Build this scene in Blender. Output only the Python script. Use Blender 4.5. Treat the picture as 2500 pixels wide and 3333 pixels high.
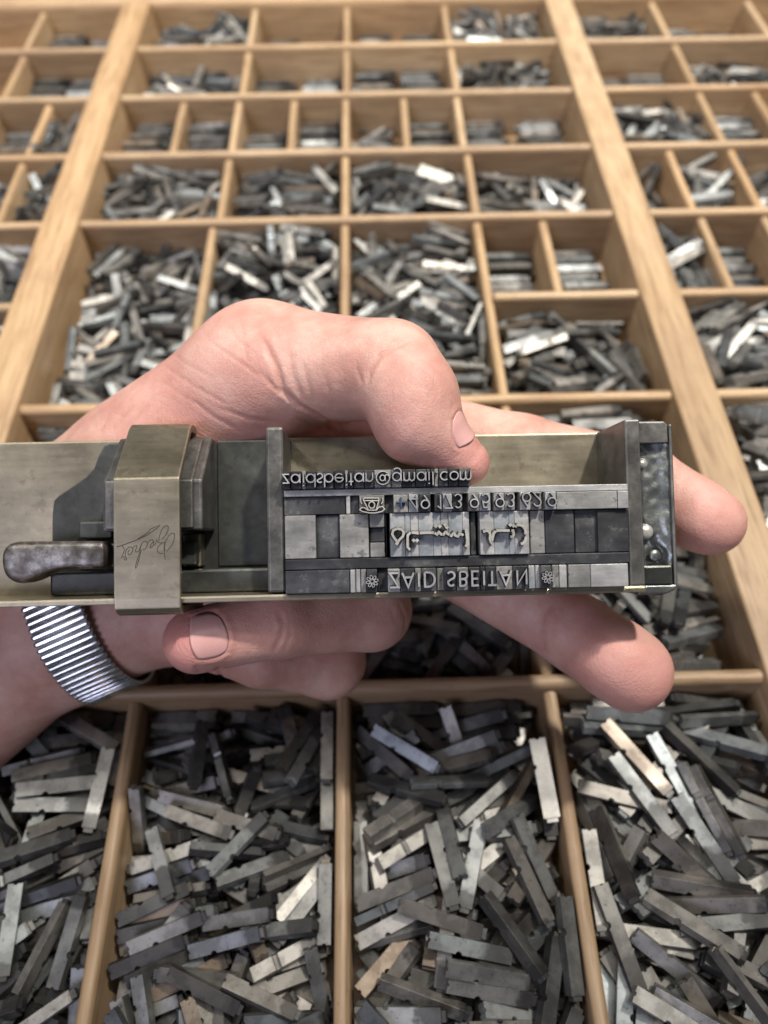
import bpy, bmesh, math, random, base64, zlib
import numpy as np
from mathutils import Matrix, Vector, Quaternion

for o in list(bpy.data.objects):
    bpy.data.objects.remove(o)
sc = bpy.context.scene
COL = sc.collection
random.seed(11)
MM = 0.001

# ------------------------------------------------------------------ camera
cam_d = bpy.data.cameras.new('camera')
cam = bpy.data.objects.new('camera', cam_d)
COL.objects.link(cam)
cam.location = (0, 0, 0.239)
cam.rotation_euler = (math.radians(34.693), math.radians(0.3087), math.radians(-1.5005))
cam_d.sensor_fit = 'HORIZONTAL'
cam_d.sensor_width = 24
cam_d.lens = 24.03
cam_d.clip_start = 0.01
cam_d.clip_end = 20
cam_d.dof.use_dof = True
cam_d.dof.focus_distance = 0.159
cam_d.dof.aperture_fstop = 10.0
sc.camera = cam
CM = cam.matrix_basis.copy()

# ------------------------------------------------------------------ light
w = bpy.data.worlds.new('World')
sc.world = w
w.use_nodes = True
bg = w.node_tree.nodes['Background']
bg.inputs[0].default_value = (0.86, 0.90, 1.0, 1)
bg.inputs[1].default_value = 0.08


def lamp(name, kind, loc, aim, power, color, size, spot=None, blend=0.5):
    d = bpy.data.lights.new(name, kind)
    d.energy = power
    d.color = color
    if kind == 'AREA':
        d.shape = 'DISK'
        d.size = size
    else:
        d.shadow_soft_size = size
        if spot:
            d.spot_size = math.radians(spot)
            d.spot_blend = blend
    o = bpy.data.objects.new(name, d)
    COL.objects.link(o)
    o.location = loc
    o.rotation_euler = (Vector(aim) - Vector(loc)).to_track_quat('-Z', 'Y').to_euler()
    return o


lamp('ceiling_spot_right', 'SPOT', (0.42, 0.36, 1.35), (0.05, 0.50, 0), 140, (1.0, 0.945, 0.87), 0.035, 52, 1.0)
lamp('ceiling_spot_left', 'SPOT', (-0.62, 0.22, 1.30), (0.05, 0.60, 0), 56, (1.0, 0.945, 0.87), 0.06, 52, 1.0)
lamp('added_overhead_fill', 'AREA', (0.15, 0.45, 2.0), (0.1, 0.40, 0), 12, (1.0, 0.95, 0.88), 1.3)  # added overhead fill: ambient light and contrast in the metal's reflections
lamp('added_cool_fill', 'AREA', (-0.65, -0.80, 0.85), (0.0, 0.1, 0.05), 6.0, (0.76, 0.76, 1.0), 0.6)  # added cool fill from behind the camera, brightens fingers and shaded wrist

sc.render.engine = 'CYCLES'
sc.cycles.use_denoising = True
sc.cycles.max_bounces = 8
sc.view_settings.view_transform = 'Standard'
sc.view_settings.look = 'None'
sc.view_settings.exposure = 0.0
sc.view_settings.gamma = 1.0


# ------------------------------------------------------------------ helpers
class MB:
    """collects geometry in millimetres, builds one mesh object"""
    def __init__(s):
        s.v = []
        s.f = []

    def add(s, v, f):
        n = len(s.v)
        s.v += [tuple(map(float, p)) for p in v]
        s.f += [tuple(i + n for i in q) for q in f]
        return s

    def box(s, x0, x1, y0, y1, z0, z1):
        return s.add([(x, y, z) for x in (x0, x1) for y in (y0, y1) for z in (z0, z1)],
                     [(0, 1, 3, 2), (4, 6, 7, 5), (0, 4, 5, 1), (2, 3, 7, 6), (0, 2, 6, 4), (1, 5, 7, 3)])

    def prism(s, poly, lo, hi, ax='z'):
        """extrude a 2D polygon along an axis; poly coords are the two other axes in order"""
        n = len(poly)
        def P(p, t):
            return {'z': (p[0], p[1], t), 'y': (p[0], t, p[1]), 'x': (t, p[0], p[1])}[ax]
        v = [P(p, lo) for p in poly] + [P(p, hi) for p in poly]
        f = [tuple(range(n)), tuple(range(2 * n - 1, n - 1, -1))]
        f += [(i, i + n, (i + 1) % n + n, (i + 1) % n) for i in range(n)]
        return s.add(v, f)

    def dome(s, c, r, h, n=14, m=5):
        v, f = [], []
        for j in range(m):
            a = j / m * math.pi / 2
            for i in range(n):
                t = i / n * 2 * math.pi
                v.append((c[0] + r * math.cos(a) * math.cos(t), c[1] + r * math.cos(a) * math.sin(t), c[2] + h * math.sin(a)))
        v.append((c[0], c[1], c[2] + h))
        for j in range(m - 1):
            for i in range(n):
                f.append((j * n + i, j * n + (i + 1) % n, (j + 1) * n + (i + 1) % n, (j + 1) * n + i))
        for i in range(n):
            f.append(((m - 1) * n + i, (m - 1) * n + (i + 1) % n, m * n))
        return s.add(v, f)

    def ribbon(s, pts, wd, z0, z1, flare=0.0, closed=False):
        """raised stroke with a flat top of width wd at z1 and a base wider by flare at z0"""
        P = [np.array(p[:2], float) for p in pts]
        Q = [P[0]]
        for p in P[1:]:
            if np.hypot(*(p - Q[-1])) > 1e-4:
                Q.append(p)
        P = Q
        n = len(P)
        L = []
        for i in range(n):
            a = P[i - 1] if (i > 0 or closed) else None
            b = P[(i + 1) % n] if (i < n - 1 or closed) else None
            d1 = (P[i] - a) / np.hypot(*(P[i] - a)) if a is not None else None
            d2 = (b - P[i]) / np.hypot(*(b - P[i])) if b is not None else None
            if d1 is None:
                d1 = d2
            if d2 is None:
                d2 = d1
            n1 = np.array([-d1[1], d1[0]])
            n2 = np.array([-d2[1], d2[0]])
            m = n1 + n2
            k = np.hypot(*m)
            m = n1 if k < .3 else m / k
            L.append(m * min(1.0 / max(m @ n1, .45), 2.0))
        v, f = [], []
        for p, m in zip(P, L):
            for off, z in ((-wd / 2 - flare, z0), (-wd / 2, z1), (wd / 2, z1), (wd / 2 + flare, z0)):
                q = p + m * off
                v.append((q[0], q[1], z))
        for i in range(n if closed else n - 1):
            a, b = 4 * i, 4 * ((i + 1) % n)
            for k in range(3):
                f.append((a + k, b + k, b + k + 1, a + k + 1))
        if not closed:
            f.append((0, 1, 2, 3))
            e = 4 * (n - 1)
            f.append((e + 3, e + 2, e + 1, e))
        return s.add(v, f)

    def build(s, name, mat, parent=None, M=None, smooth=None, bevel=0.0, seg=2, flank=None):
        me = bpy.data.meshes.new(name)
        me.from_pydata([(a * MM, b * MM, c * MM) for a, b, c in s.v], [], s.f)
        bm = bmesh.new()
        bm.from_mesh(me)
        bmesh.ops.recalc_face_normals(bm, faces=bm.faces)
        bm.to_mesh(me)
        bm.free()
        if mat:
            me.materials.append(mat)
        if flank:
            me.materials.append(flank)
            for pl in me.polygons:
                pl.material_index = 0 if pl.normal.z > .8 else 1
        o = bpy.data.objects.new(name, me)
        COL.objects.link(o)
        if bevel:
            b = o.modifiers.new('bevel', 'BEVEL')
            b.width = bevel * MM
            b.segments = seg
            b.limit_method = 'ANGLE'
            b.angle_limit = math.radians(40)
        if smooth is not None:
            me.polygons.foreach_set('use_smooth', [True] * len(me.polygons))
            bm = bmesh.new(); bm.from_mesh(me)
            for e in bm.edges:
                e.smooth = not (len(e.link_faces) == 2 and e.calc_face_angle(0) > math.radians(smooth))
            bm.to_mesh(me); bm.free()
        if parent:
            o.parent = parent
        if M is not None:
            o.matrix_basis = M
        return o


def tag(o, label, cat=None, group=None, kind=None):
    o['label'] = label
    if cat:
        o['category'] = cat
    if group:
        o['group'] = group
    if kind:
        o['kind'] = kind
    return o


def empty(name, M=None):
    o = bpy.data.objects.new(name, None)
    o.empty_display_size = 0.01
    COL.objects.link(o)
    if M is not None:
        o.matrix_basis = M
    return o


# ------------------------------------------------------------------ materials
class NT:
    def __init__(s, name):
        s.m = bpy.data.materials.new(name)
        s.m.use_nodes = True
        s.t = s.m.node_tree
        s.p = s.t.nodes['Principled BSDF']

    def n(s, kind, **kw):
        x = s.t.nodes.new('ShaderNode' + kind)
        for k, v in kw.items():
            if k.startswith('i_'):
                x.inputs[int(k[2:])].default_value = v
            elif k in x.inputs.keys():
                x.inputs[k].default_value = v
            else:
                setattr(x, k, v)
        return x

    def l(s, a, b):
        s.t.links.new(a, b)

    def ramp(s, src, stops):
        r = s.n('ValToRGB')
        el = r.color_ramp.elements
        while len(el) < len(stops):
            el.new(0.5)
        for e, (p, c) in zip(el, stops):
            e.position = p
            e.color = (*c, 1) if len(c) == 3 else c
        s.l(src, r.inputs[0])
        return r.outputs[0]

    def noise(s, coord, scale, detail=3, rough=.55, vec=None):
        x = s.n('TexNoise')
        x.inputs['Scale'].default_value = scale
        x.inputs['Detail'].default_value = detail
        x.inputs['Roughness'].default_value = rough
        if vec:
            mp = s.n('Mapping')
            mp.inputs['Scale'].default_value = vec
            s.l(coord, mp.inputs[0])
            coord = mp.outputs[0]
        s.l(coord, x.inputs['Vector'])
        return x.outputs[0]

    def mix(s, fac, a, b, blend='MIX'):
        x = s.n('MixRGB', blend_type=blend)
        for k, v in ((0, fac), (1, a), (2, b)):
            if hasattr(v, 'is_output'):
                s.l(v, x.inputs[k])
            else:
                x.inputs[k].default_value = v if k == 0 else (*v, 1)
        return x.outputs[0]

    def math(s, op, a, b=0.5, clamp=False):
        x = s.n('Math', operation=op, use_clamp=clamp)
        for k, v in ((0, a), (1, b)):
            if hasattr(v, 'is_output'):
                s.l(v, x.inputs[k])
            else:
                x.inputs[k].default_value = v
        return x.outputs[0]

    def bump(s, h, strength, dist, prev=None):
        b = s.n('Bump')
        b.inputs['Strength'].default_value = strength
        b.inputs['Distance'].default_value = dist
        s.l(h, b.inputs['Height'])
        if prev:
            s.l(prev, b.inputs['Normal'])
        return b.outputs[0]

    def set(s, **kw):
        for k, v in kw.items():
            i = s.p.inputs[k.replace('_', ' ')]
            if hasattr(v, 'is_output'):
                s.l(v, i)
            else:
                i.default_value = v


def wood(name, vec):
    t = NT(name)
    co = t.n('TexCoord').outputs['Object']
    inf = t.n('ObjectInfo')
    add = t.n('VectorMath', operation='ADD')
    t.l(co, add.inputs[0])
    sc_ = t.n('VectorMath', operation='SCALE')
    t.l(inf.outputs['Random'], sc_.inputs['Scale'])
    sc_.inputs[0].default_value = (3, 5, 7)
    t.l(sc_.outputs[0], add.inputs[1])
    v = add.outputs[0]
    big = t.noise(v, 60, 3, .5, vec)
    fine = t.noise(v, 700, 4, .6, vec)
    blot = t.noise(v, 28, 4, .6)
    c = t.ramp(big, [(.3, (.33, .222, .125)), (.55, (.425, .305, .182)), (.75, (.51, .382, .245))])
    f = t.ramp(fine, [(.36, (.60, .54, .48)), (.47, (.92, .90, .88)), (.62, (1.06, 1.06, 1.05))])
    c = t.mix(.85, c, f, 'MULTIPLY')
    d = t.ramp(blot, [(.52, (0, 0, 0)), (.72, (1, 1, 1))])
    c = t.mix(t.math('MULTIPLY', d, .55), c, (.27, .175, .105))
    # grime specks rubbed into the surface
    sp = t.ramp(t.noise(v, 420, 3, .7), [(.64, (0, 0, 0)), (.70, (1, 1, 1))])
    c = t.mix(t.math('MULTIPLY', sp, .35), c, (.13, .09, .06))
    tint = t.ramp(inf.outputs['Random'], [(0, (.86, .84, .84)), (.5, (1, 1, 1)), (1, (1.0, .94, .88))])
    c = t.mix(1, c, tint, 'MULTIPLY')
    t.set(Base_Color=c, Roughness=t.ramp(blot, [(.3, (.42,) * 3), (.7, (.62,) * 3)]))
    t.set(Normal=t.bump(t.math('ADD', fine, t.math('MULTIPLY', sp, -.6)), .25, .0002))
    return t.m


WOOD_X = wood('beech_grain_across', (.06, 1, 1))
WOOD_Y = wood('beech_grain_along', (1, .06, 1))


def type_metal():
    t = NT('type_metal')
    co = t.n('TexCoord').outputs['Object']
    geo = t.n('NewGeometry')
    inf = t.n('ObjectInfo')
    rnd = t.math('FRACT', t.math('ADD', t.math('MULTIPLY', geo.outputs['Random Per Island'], 7.31), inf.outputs['Random']))
    r2 = t.math('FRACT', t.math('MULTIPLY', rnd, 17.7))
    off = t.n('VectorMath', operation='SCALE')
    off.inputs[0].default_value = (1, 2, 3)
    t.l(rnd, off.inputs['Scale'])
    add = t.n('VectorMath', operation='ADD')
    t.l(co, add.inputs[0]); t.l(off.outputs[0], add.inputs[1])
    v = add.outputs[0]
    n1 = t.noise(v, 180, 4, .6)
    n2 = t.noise(v, 900, 3, .7)
    n3 = t.noise(v, 70, 2, .5)
    base = t.ramp(rnd, [(0, (.09, .09, .09)), (.3, (.18, .178, .172)), (.6, (.27, .267, .258)), (.85, (.33, .327, .315)), (1, (.40, .395, .385))])
    hue = t.ramp(r2, [(0, (.95, .90, .84)), (.35, (1, .98, .94)), (.7, (.93, .98, 1.0)), (.9, (.84, .93, 1.0)), (.97, (1.0, .82, .66))])
    c = t.mix(1, base, hue, 'MULTIPLY')
    worn = t.ramp(n1, [(.42, (.45, .44, .42)), (.52, (1, 1, 1)), (.68, (1.35, 1.33, 1.28))])
    c = t.mix(.5, c, worn, 'MULTIPLY')
    al = t.n('Attribute', attribute_name='along').outputs['Fac']
    r3 = t.math('FRACT', t.math('MULTIPLY', rnd, 41.3))
    edge = t.math('ADD', t.math('ADD', al, t.math('MULTIPLY', t.math('SUBTRACT', n1, .5), .5)), t.math('MULTIPLY', r3, .35))
    inked = t.ramp(edge, [(.93, (0, 0, 0)), (1.0, (1, 1, 1))])
    c = t.mix(t.math('MULTIPLY', inked, .75), c, (.035, .034, .034))
    pit = t.ramp(n2, [(.30, (1, 1, 1)), (.38, (0, 0, 0))])
    c = t.mix(t.math('MULTIPLY', pit, .7), c, (.03, .03, .03))
    t.set(Base_Color=c, Metallic=.80, Roughness=t.ramp(n3, [(.3, (.40,) * 3), (.7, (.60,) * 3)]))
    bv = t.n('Bevel', samples=3)
    bv.inputs['Radius'].default_value = .00018
    nb = t.bump(t.math('ADD', n2, t.math('MULTIPLY', n1, 1.5)), .22, .00012, bv.outputs[0])
    t.set(Normal=nb)
    return t.m


TYPE = type_metal()


def metal(name, cols, rough, metallic=1.0, scale=120, stretch=None, spots=(0.0, (.05, .03, .02)), bump=.1, bevel=.0002, rr=.12, rub=0.0):
    t = NT(name)
    co = t.n('TexCoord').outputs['Object']
    inf = t.n('ObjectInfo')
    off = t.n('VectorMath', operation='SCALE')
    off.inputs[0].default_value = (1, 2, 3)
    t.l(inf.outputs['Random'], off.inputs['Scale'])
    add = t.n('VectorMath', operation='ADD')
    t.l(co, add.inputs[0]); t.l(off.outputs[0], add.inputs[1])
    v = add.outputs[0]
    n1 = t.noise(v, scale, 4, .6)
    n2 = t.noise(v, scale * 9, 3, .65, stretch)
    n3 = t.noise(v, scale * 5, 4, .7)
    c = t.ramp(n1, [(.32, cols[0]), (.5, cols[1]), (.68, cols[2])])
    c = t.mix(.35, c, t.ramp(n2, [(.3, (.7, .7, .7)), (.65, (1.15, 1.15, 1.15))]), 'MULTIPLY')
    if spots[0]:
        s = t.ramp(t.math('MULTIPLY', n3, t.math('ADD', n1, .5)), [(.60, (0, 0, 0)), (.68, (1, 1, 1))])
        c = t.mix(t.math('MULTIPLY', s, spots[0]), c, spots[1])
    r = t.math('ADD', t.math('MULTIPLY', t.math('SUBTRACT', n1, .5), rr * 2), rough, True)
    r = t.math('ADD', r, t.math('MULTIPLY', t.math('SUBTRACT', n2, .5), .12), True)
    nb = None
    if bevel:
        bv = t.n('Bevel', samples=3)
        bv.inputs['Radius'].default_value = bevel
        nb = bv.outputs[0]
        if rub:
            dt = t.n('VectorMath', operation='DOT_PRODUCT')
            t.l(bv.outputs[0], dt.inputs[0]); t.l(t.n('NewGeometry').outputs['True Normal'], dt.inputs[1])
            em = t.ramp(t.math('ADD', dt.outputs['Value'], t.math('MULTIPLY', t.math('SUBTRACT', n3, .5), .06)), [(.95, (1, 1, 1)), (.995, (0, 0, 0))])
            c = t.mix(t.math('MULTIPLY', em, rub), c, tuple(min(1, k * 2.0) for k in cols[2]))
    t.set(Base_Color=c, Metallic=metallic, Roughness=r, Normal=t.bump(n2, bump, .00008, nb))
    return t.m


NICKEL = metal('nickel_silver', ((.225, .197, .142), (.29, .258, .188), (.35, .315, .232)), .38, .8, 75, (.12, 1, 1), (.30, (.10, .07, .045)), .12, .0005, rub=.8)
STEEL = metal('dark_steel', ((.075, .073, .068), (.13, .127, .118), (.20, .195, .18)), .40, .6, 160, None, (.4, (.06, .035, .025)), .25, .0003, rub=.7)
BLACKED = metal('blackened_steel', ((.05, .052, .047), (.08, .083, .076), (.12, .125, .113)), .32, .65, 60, None, (.3, (.02, .02, .02)), .15, .0003, rub=.6)
RUSTY = metal('worn_brown_steel', ((.055, .043, .038), (.11, .092, .083), (.30, .285, .27)), .46, .6, 300, None, (.4, (.07, .04, .025)), .5, .0004)
WORN = metal('rubbed_steel', ((.07, .058, .05), (.14, .13, .12), (.34, .33, .32)), .42, .8, 320, None, (.3, (.05, .035, .03)), .5, .0003)
SOLDER = metal('lumpy_solder', ((.17, .185, .18), (.215, .23, .22), (.28, .285, .255)), .34, .8, 200, None, (.2, (.05, .05, .05)), .5, .0004)
LEAD = metal('lead_spacing', ((.19, .19, .183), (.29, .287, .275), (.40, .395, .38)), .44, .5, 130, (.2, 1, 1), (.6, (.035, .035, .035)), .4, .00015)
LEADD = metal('dark_lead_spacing', ((.045, .047, .05), (.07, .073, .078), (.12, .125, .13)), .42, .7, 110, (.2, 1, 1), (.5, (.22, .22, .20)), .3, .00015)
LEADL = metal('bright_lead_spacing', ((.36, .36, .355), (.46, .46, .455), (.58, .575, .56)), .40, .5, 130, (.2, 1, 1), (.3, (.08, .08, .08)), .3, .00015)
BLUISH = metal('fresh_type_metal', ((.30, .33, .355), (.40, .43, .45), (.54, .54, .52)), .34, .45, 190, None, (.15, (.1, .1, .1)), .2, .0001)
FACE = metal('type_face', ((.38, .38, .39), (.47, .47, .48), (.57, .57, .56)), .34, .5, 200, None, (0, (0, 0, 0)), .1, .0)
FACEB = metal('inked_type_face', ((.07, .10, .17), (.10, .14, .24), (.15, .19, .30)), .4, .5, 200, None, (0, (0, 0, 0)), .1, .0)
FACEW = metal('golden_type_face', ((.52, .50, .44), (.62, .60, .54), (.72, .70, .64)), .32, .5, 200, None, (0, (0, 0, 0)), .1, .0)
CHROME = metal('polished_steel', ((.60, .62, .66), (.66, .68, .71), (.72, .73, .75)), .13, 1, 80, None, (0, (0, 0, 0)), .03, .0)
INK = metal('engraved_line', ((.03, .028, .02), (.045, .04, .03), (.07, .06, .045)), .6, .2, 400, None, (0, (0, 0, 0)), .0, .0)


DARKSHADE = metal('dark_metal_and_shade', ((.022, .022, .024), (.035, .036, .04), (.06, .062, .068)), .45, .5, 160, None, (0, (0, 0, 0)), .2, .0)  # dark metal; on letter sides it paints in their shade and dark reflections


def skin():
    t = NT('skin')
    co = t.n('TexCoord').outputs['Object']
    at = t.n('Attribute', attribute_name='flush')
    red = at.outputs['Fac']
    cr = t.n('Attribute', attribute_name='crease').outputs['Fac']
    n1 = t.noise(co, 90, 4, .6)
    n2 = t.noise(co, 420, 4, .6)
    n3 = t.noise(co, 2600, 3, .6)
    c = t.ramp(n1, [(.36, (.555, .30, .24)), (.5, (.645, .385, .31)), (.64, (.715, .465, .38))])
    c = t.mix(t.math('MULTIPLY', red, .85, True), c, (.63, .26, .235))
    c = t.mix(t.math('MULTIPLY', t.ramp(n2, [(.45, (0, 0, 0)), (.65, (1, 1, 1))]), .38), c, (.66, .31, .265))
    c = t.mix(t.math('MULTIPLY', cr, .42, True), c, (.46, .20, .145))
    c = t.mix(.3, c, t.ramp(n3, [(.3, (.88, .86, .85)), (.6, (1, 1, 1))]), 'MULTIPLY')
    vo = t.n('TexVoronoi', feature='DISTANCE_TO_EDGE')
    vo.inputs['Scale'].default_value = 1400
    mp = t.n('Mapping')
    mp.inputs['Scale'].default_value = (1, .62, 1)
    t.l(co, mp.inputs[0]); t.l(mp.outputs[0], vo.inputs['Vector'])
    b = t.bump(t.ramp(vo.outputs['Distance'], [(0, (0, 0, 0)), (.12, (1, 1, 1))]), .30, .0001)
    wv = t.n('TexWave', wave_type='RINGS', rings_direction='SPHERICAL')
    wv.inputs['Scale'].default_value = 620
    wv.inputs['Distortion'].default_value = 2.5
    wv.inputs['Detail'].default_value = 1
    t.l(co, wv.inputs['Vector'])
    b = t.bump(t.math('MULTIPLY', wv.outputs['Fac'], red), .30, .00010, b)
    b = t.bump(n2, .45, .00035, b)
    b = t.bump(n3, .55, .00014, b)
    t.set(Base_Color=c, Roughness=t.ramp(n2, [(.3, (.40,) * 3), (.7, (.58,) * 3)]), Normal=b)
    t.set(Subsurface_Weight=.22, Subsurface_Scale=.002)
    t.p.inputs['Subsurface Radius'].default_value = (1.0, .35, .2)
    t.p.inputs['Specular IOR Level'].default_value = .45
    return t.m


SKIN = skin()


def nail_mat():
    t = NT('fingernail')
    co = t.n('TexCoord').outputs['Object']
    n1 = t.noise(co, 200, 3, .5)
    c = t.ramp(n1, [(.3, (.68, .37, .34)), (.7, (.75, .44, .40))])
    t.set(Base_Color=c, Roughness=.34, Subsurface_Weight=.0)
    t.p.inputs['Coat Weight'].default_value = .05
    return t.m


NAIL = nail_mat()

# ------------------------------------------------------------------ the type case
case = empty('type_case')
tag(case, 'open beech type case divided into many compartments of metal type', 'type case')
TOP = 26.0


def bullnose(th, h, z0=0.0, n=6, flat=.06):
    """cross-section (u, z) with rounded top edges"""
    r = th * (.5 - flat / 2)
    pts = [(-th / 2, z0)]
    for i in range(n + 1):
        a = math.pi - i / n * math.pi / 2
        pts.append((-th / 2 + r + r * math.cos(a), h - r + r * math.sin(a)))
    for i in range(n + 1):
        a = math.pi / 2 - i / n * math.pi / 2
        pts.append((th / 2 - r + r * math.cos(a), h - r + r * math.sin(a)))
    pts.append((th / 2, z0))
    return pts


def rail(x0, x1, y, th=4.4, h=TOP, name='rail'):
    o = MB().prism([(y * 0 + u, z) for u, z in bullnose(th, h)], x0 - (x0 + x1) / 2, x1 - (x0 + x1) / 2, 'x').build(name, WOOD_X, case, smooth=35)
    o.location = ((x0 + x1) / 2 * MM, y * MM, 0)
    return o


def divider(x, y0, y1, th=4.0, h=TOP - 3.0, mat=None, name='divider', flat=.06):
    c = (y0 + y1) / 2
    o = MB().prism(bullnose(th, h, 0, 6, flat), y0 - c, y1 - c, 'y').build(name, mat or WOOD_Y, case, smooth=35)
    o.location = (x * MM, c * MM, 0)
    return o


MB().box(-262, 272, -46, 552, -5, 0).build('bottom_board', WOOD_X, case)
rail(-262, 272, 541, 12, 29, 'back_frame')
for xc in (-140.3, 120.6):
    divider(xc, -46, 535.1, 16.6, 28.2, None, 'bar', .86)
ROWS = [-27, 86.4, 199, 257, 313, 369, 425, 480.5]
for y in ROWS:
    if y != 257:
        rail(-132.2, 112.5, y)
    rail(128.7, 268, y)
    rail(-258, -148.4, y)
rail(51.9, 112.5, 257)


def dv(xs, y0, y1):
    for x in xs:
        divider(x, y0 + 2.42, y1 - 2.42)


dv([-72, -11, 50], -27, 86.4)
dv([-72, -11, 50], 86.4, 199)
dv([-72, -11, 50], 199, 313)
dv([80.5], 257, 313)
dv([-69.5, -11, 50.5], 313, 369)
dv([-99, -69, -39, -11, 20.5, 49.5], 369, 425)
dv([-68, -10.5, 50.5, 182.5, 243, -199], 425, 480.5)
dv([-68, -10.5, 50.5, 181.5, 242, -200], 480.5, 537)
dv([182.5, 213, -172, -203], 369, 425)
dv([152.5, 184, 215, -173, -203], 313, 369)
dv([154.3, 184, -200], 257, 313)
dv([184, -200], 199, 257)
dv([184], 86.4, 199)

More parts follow.
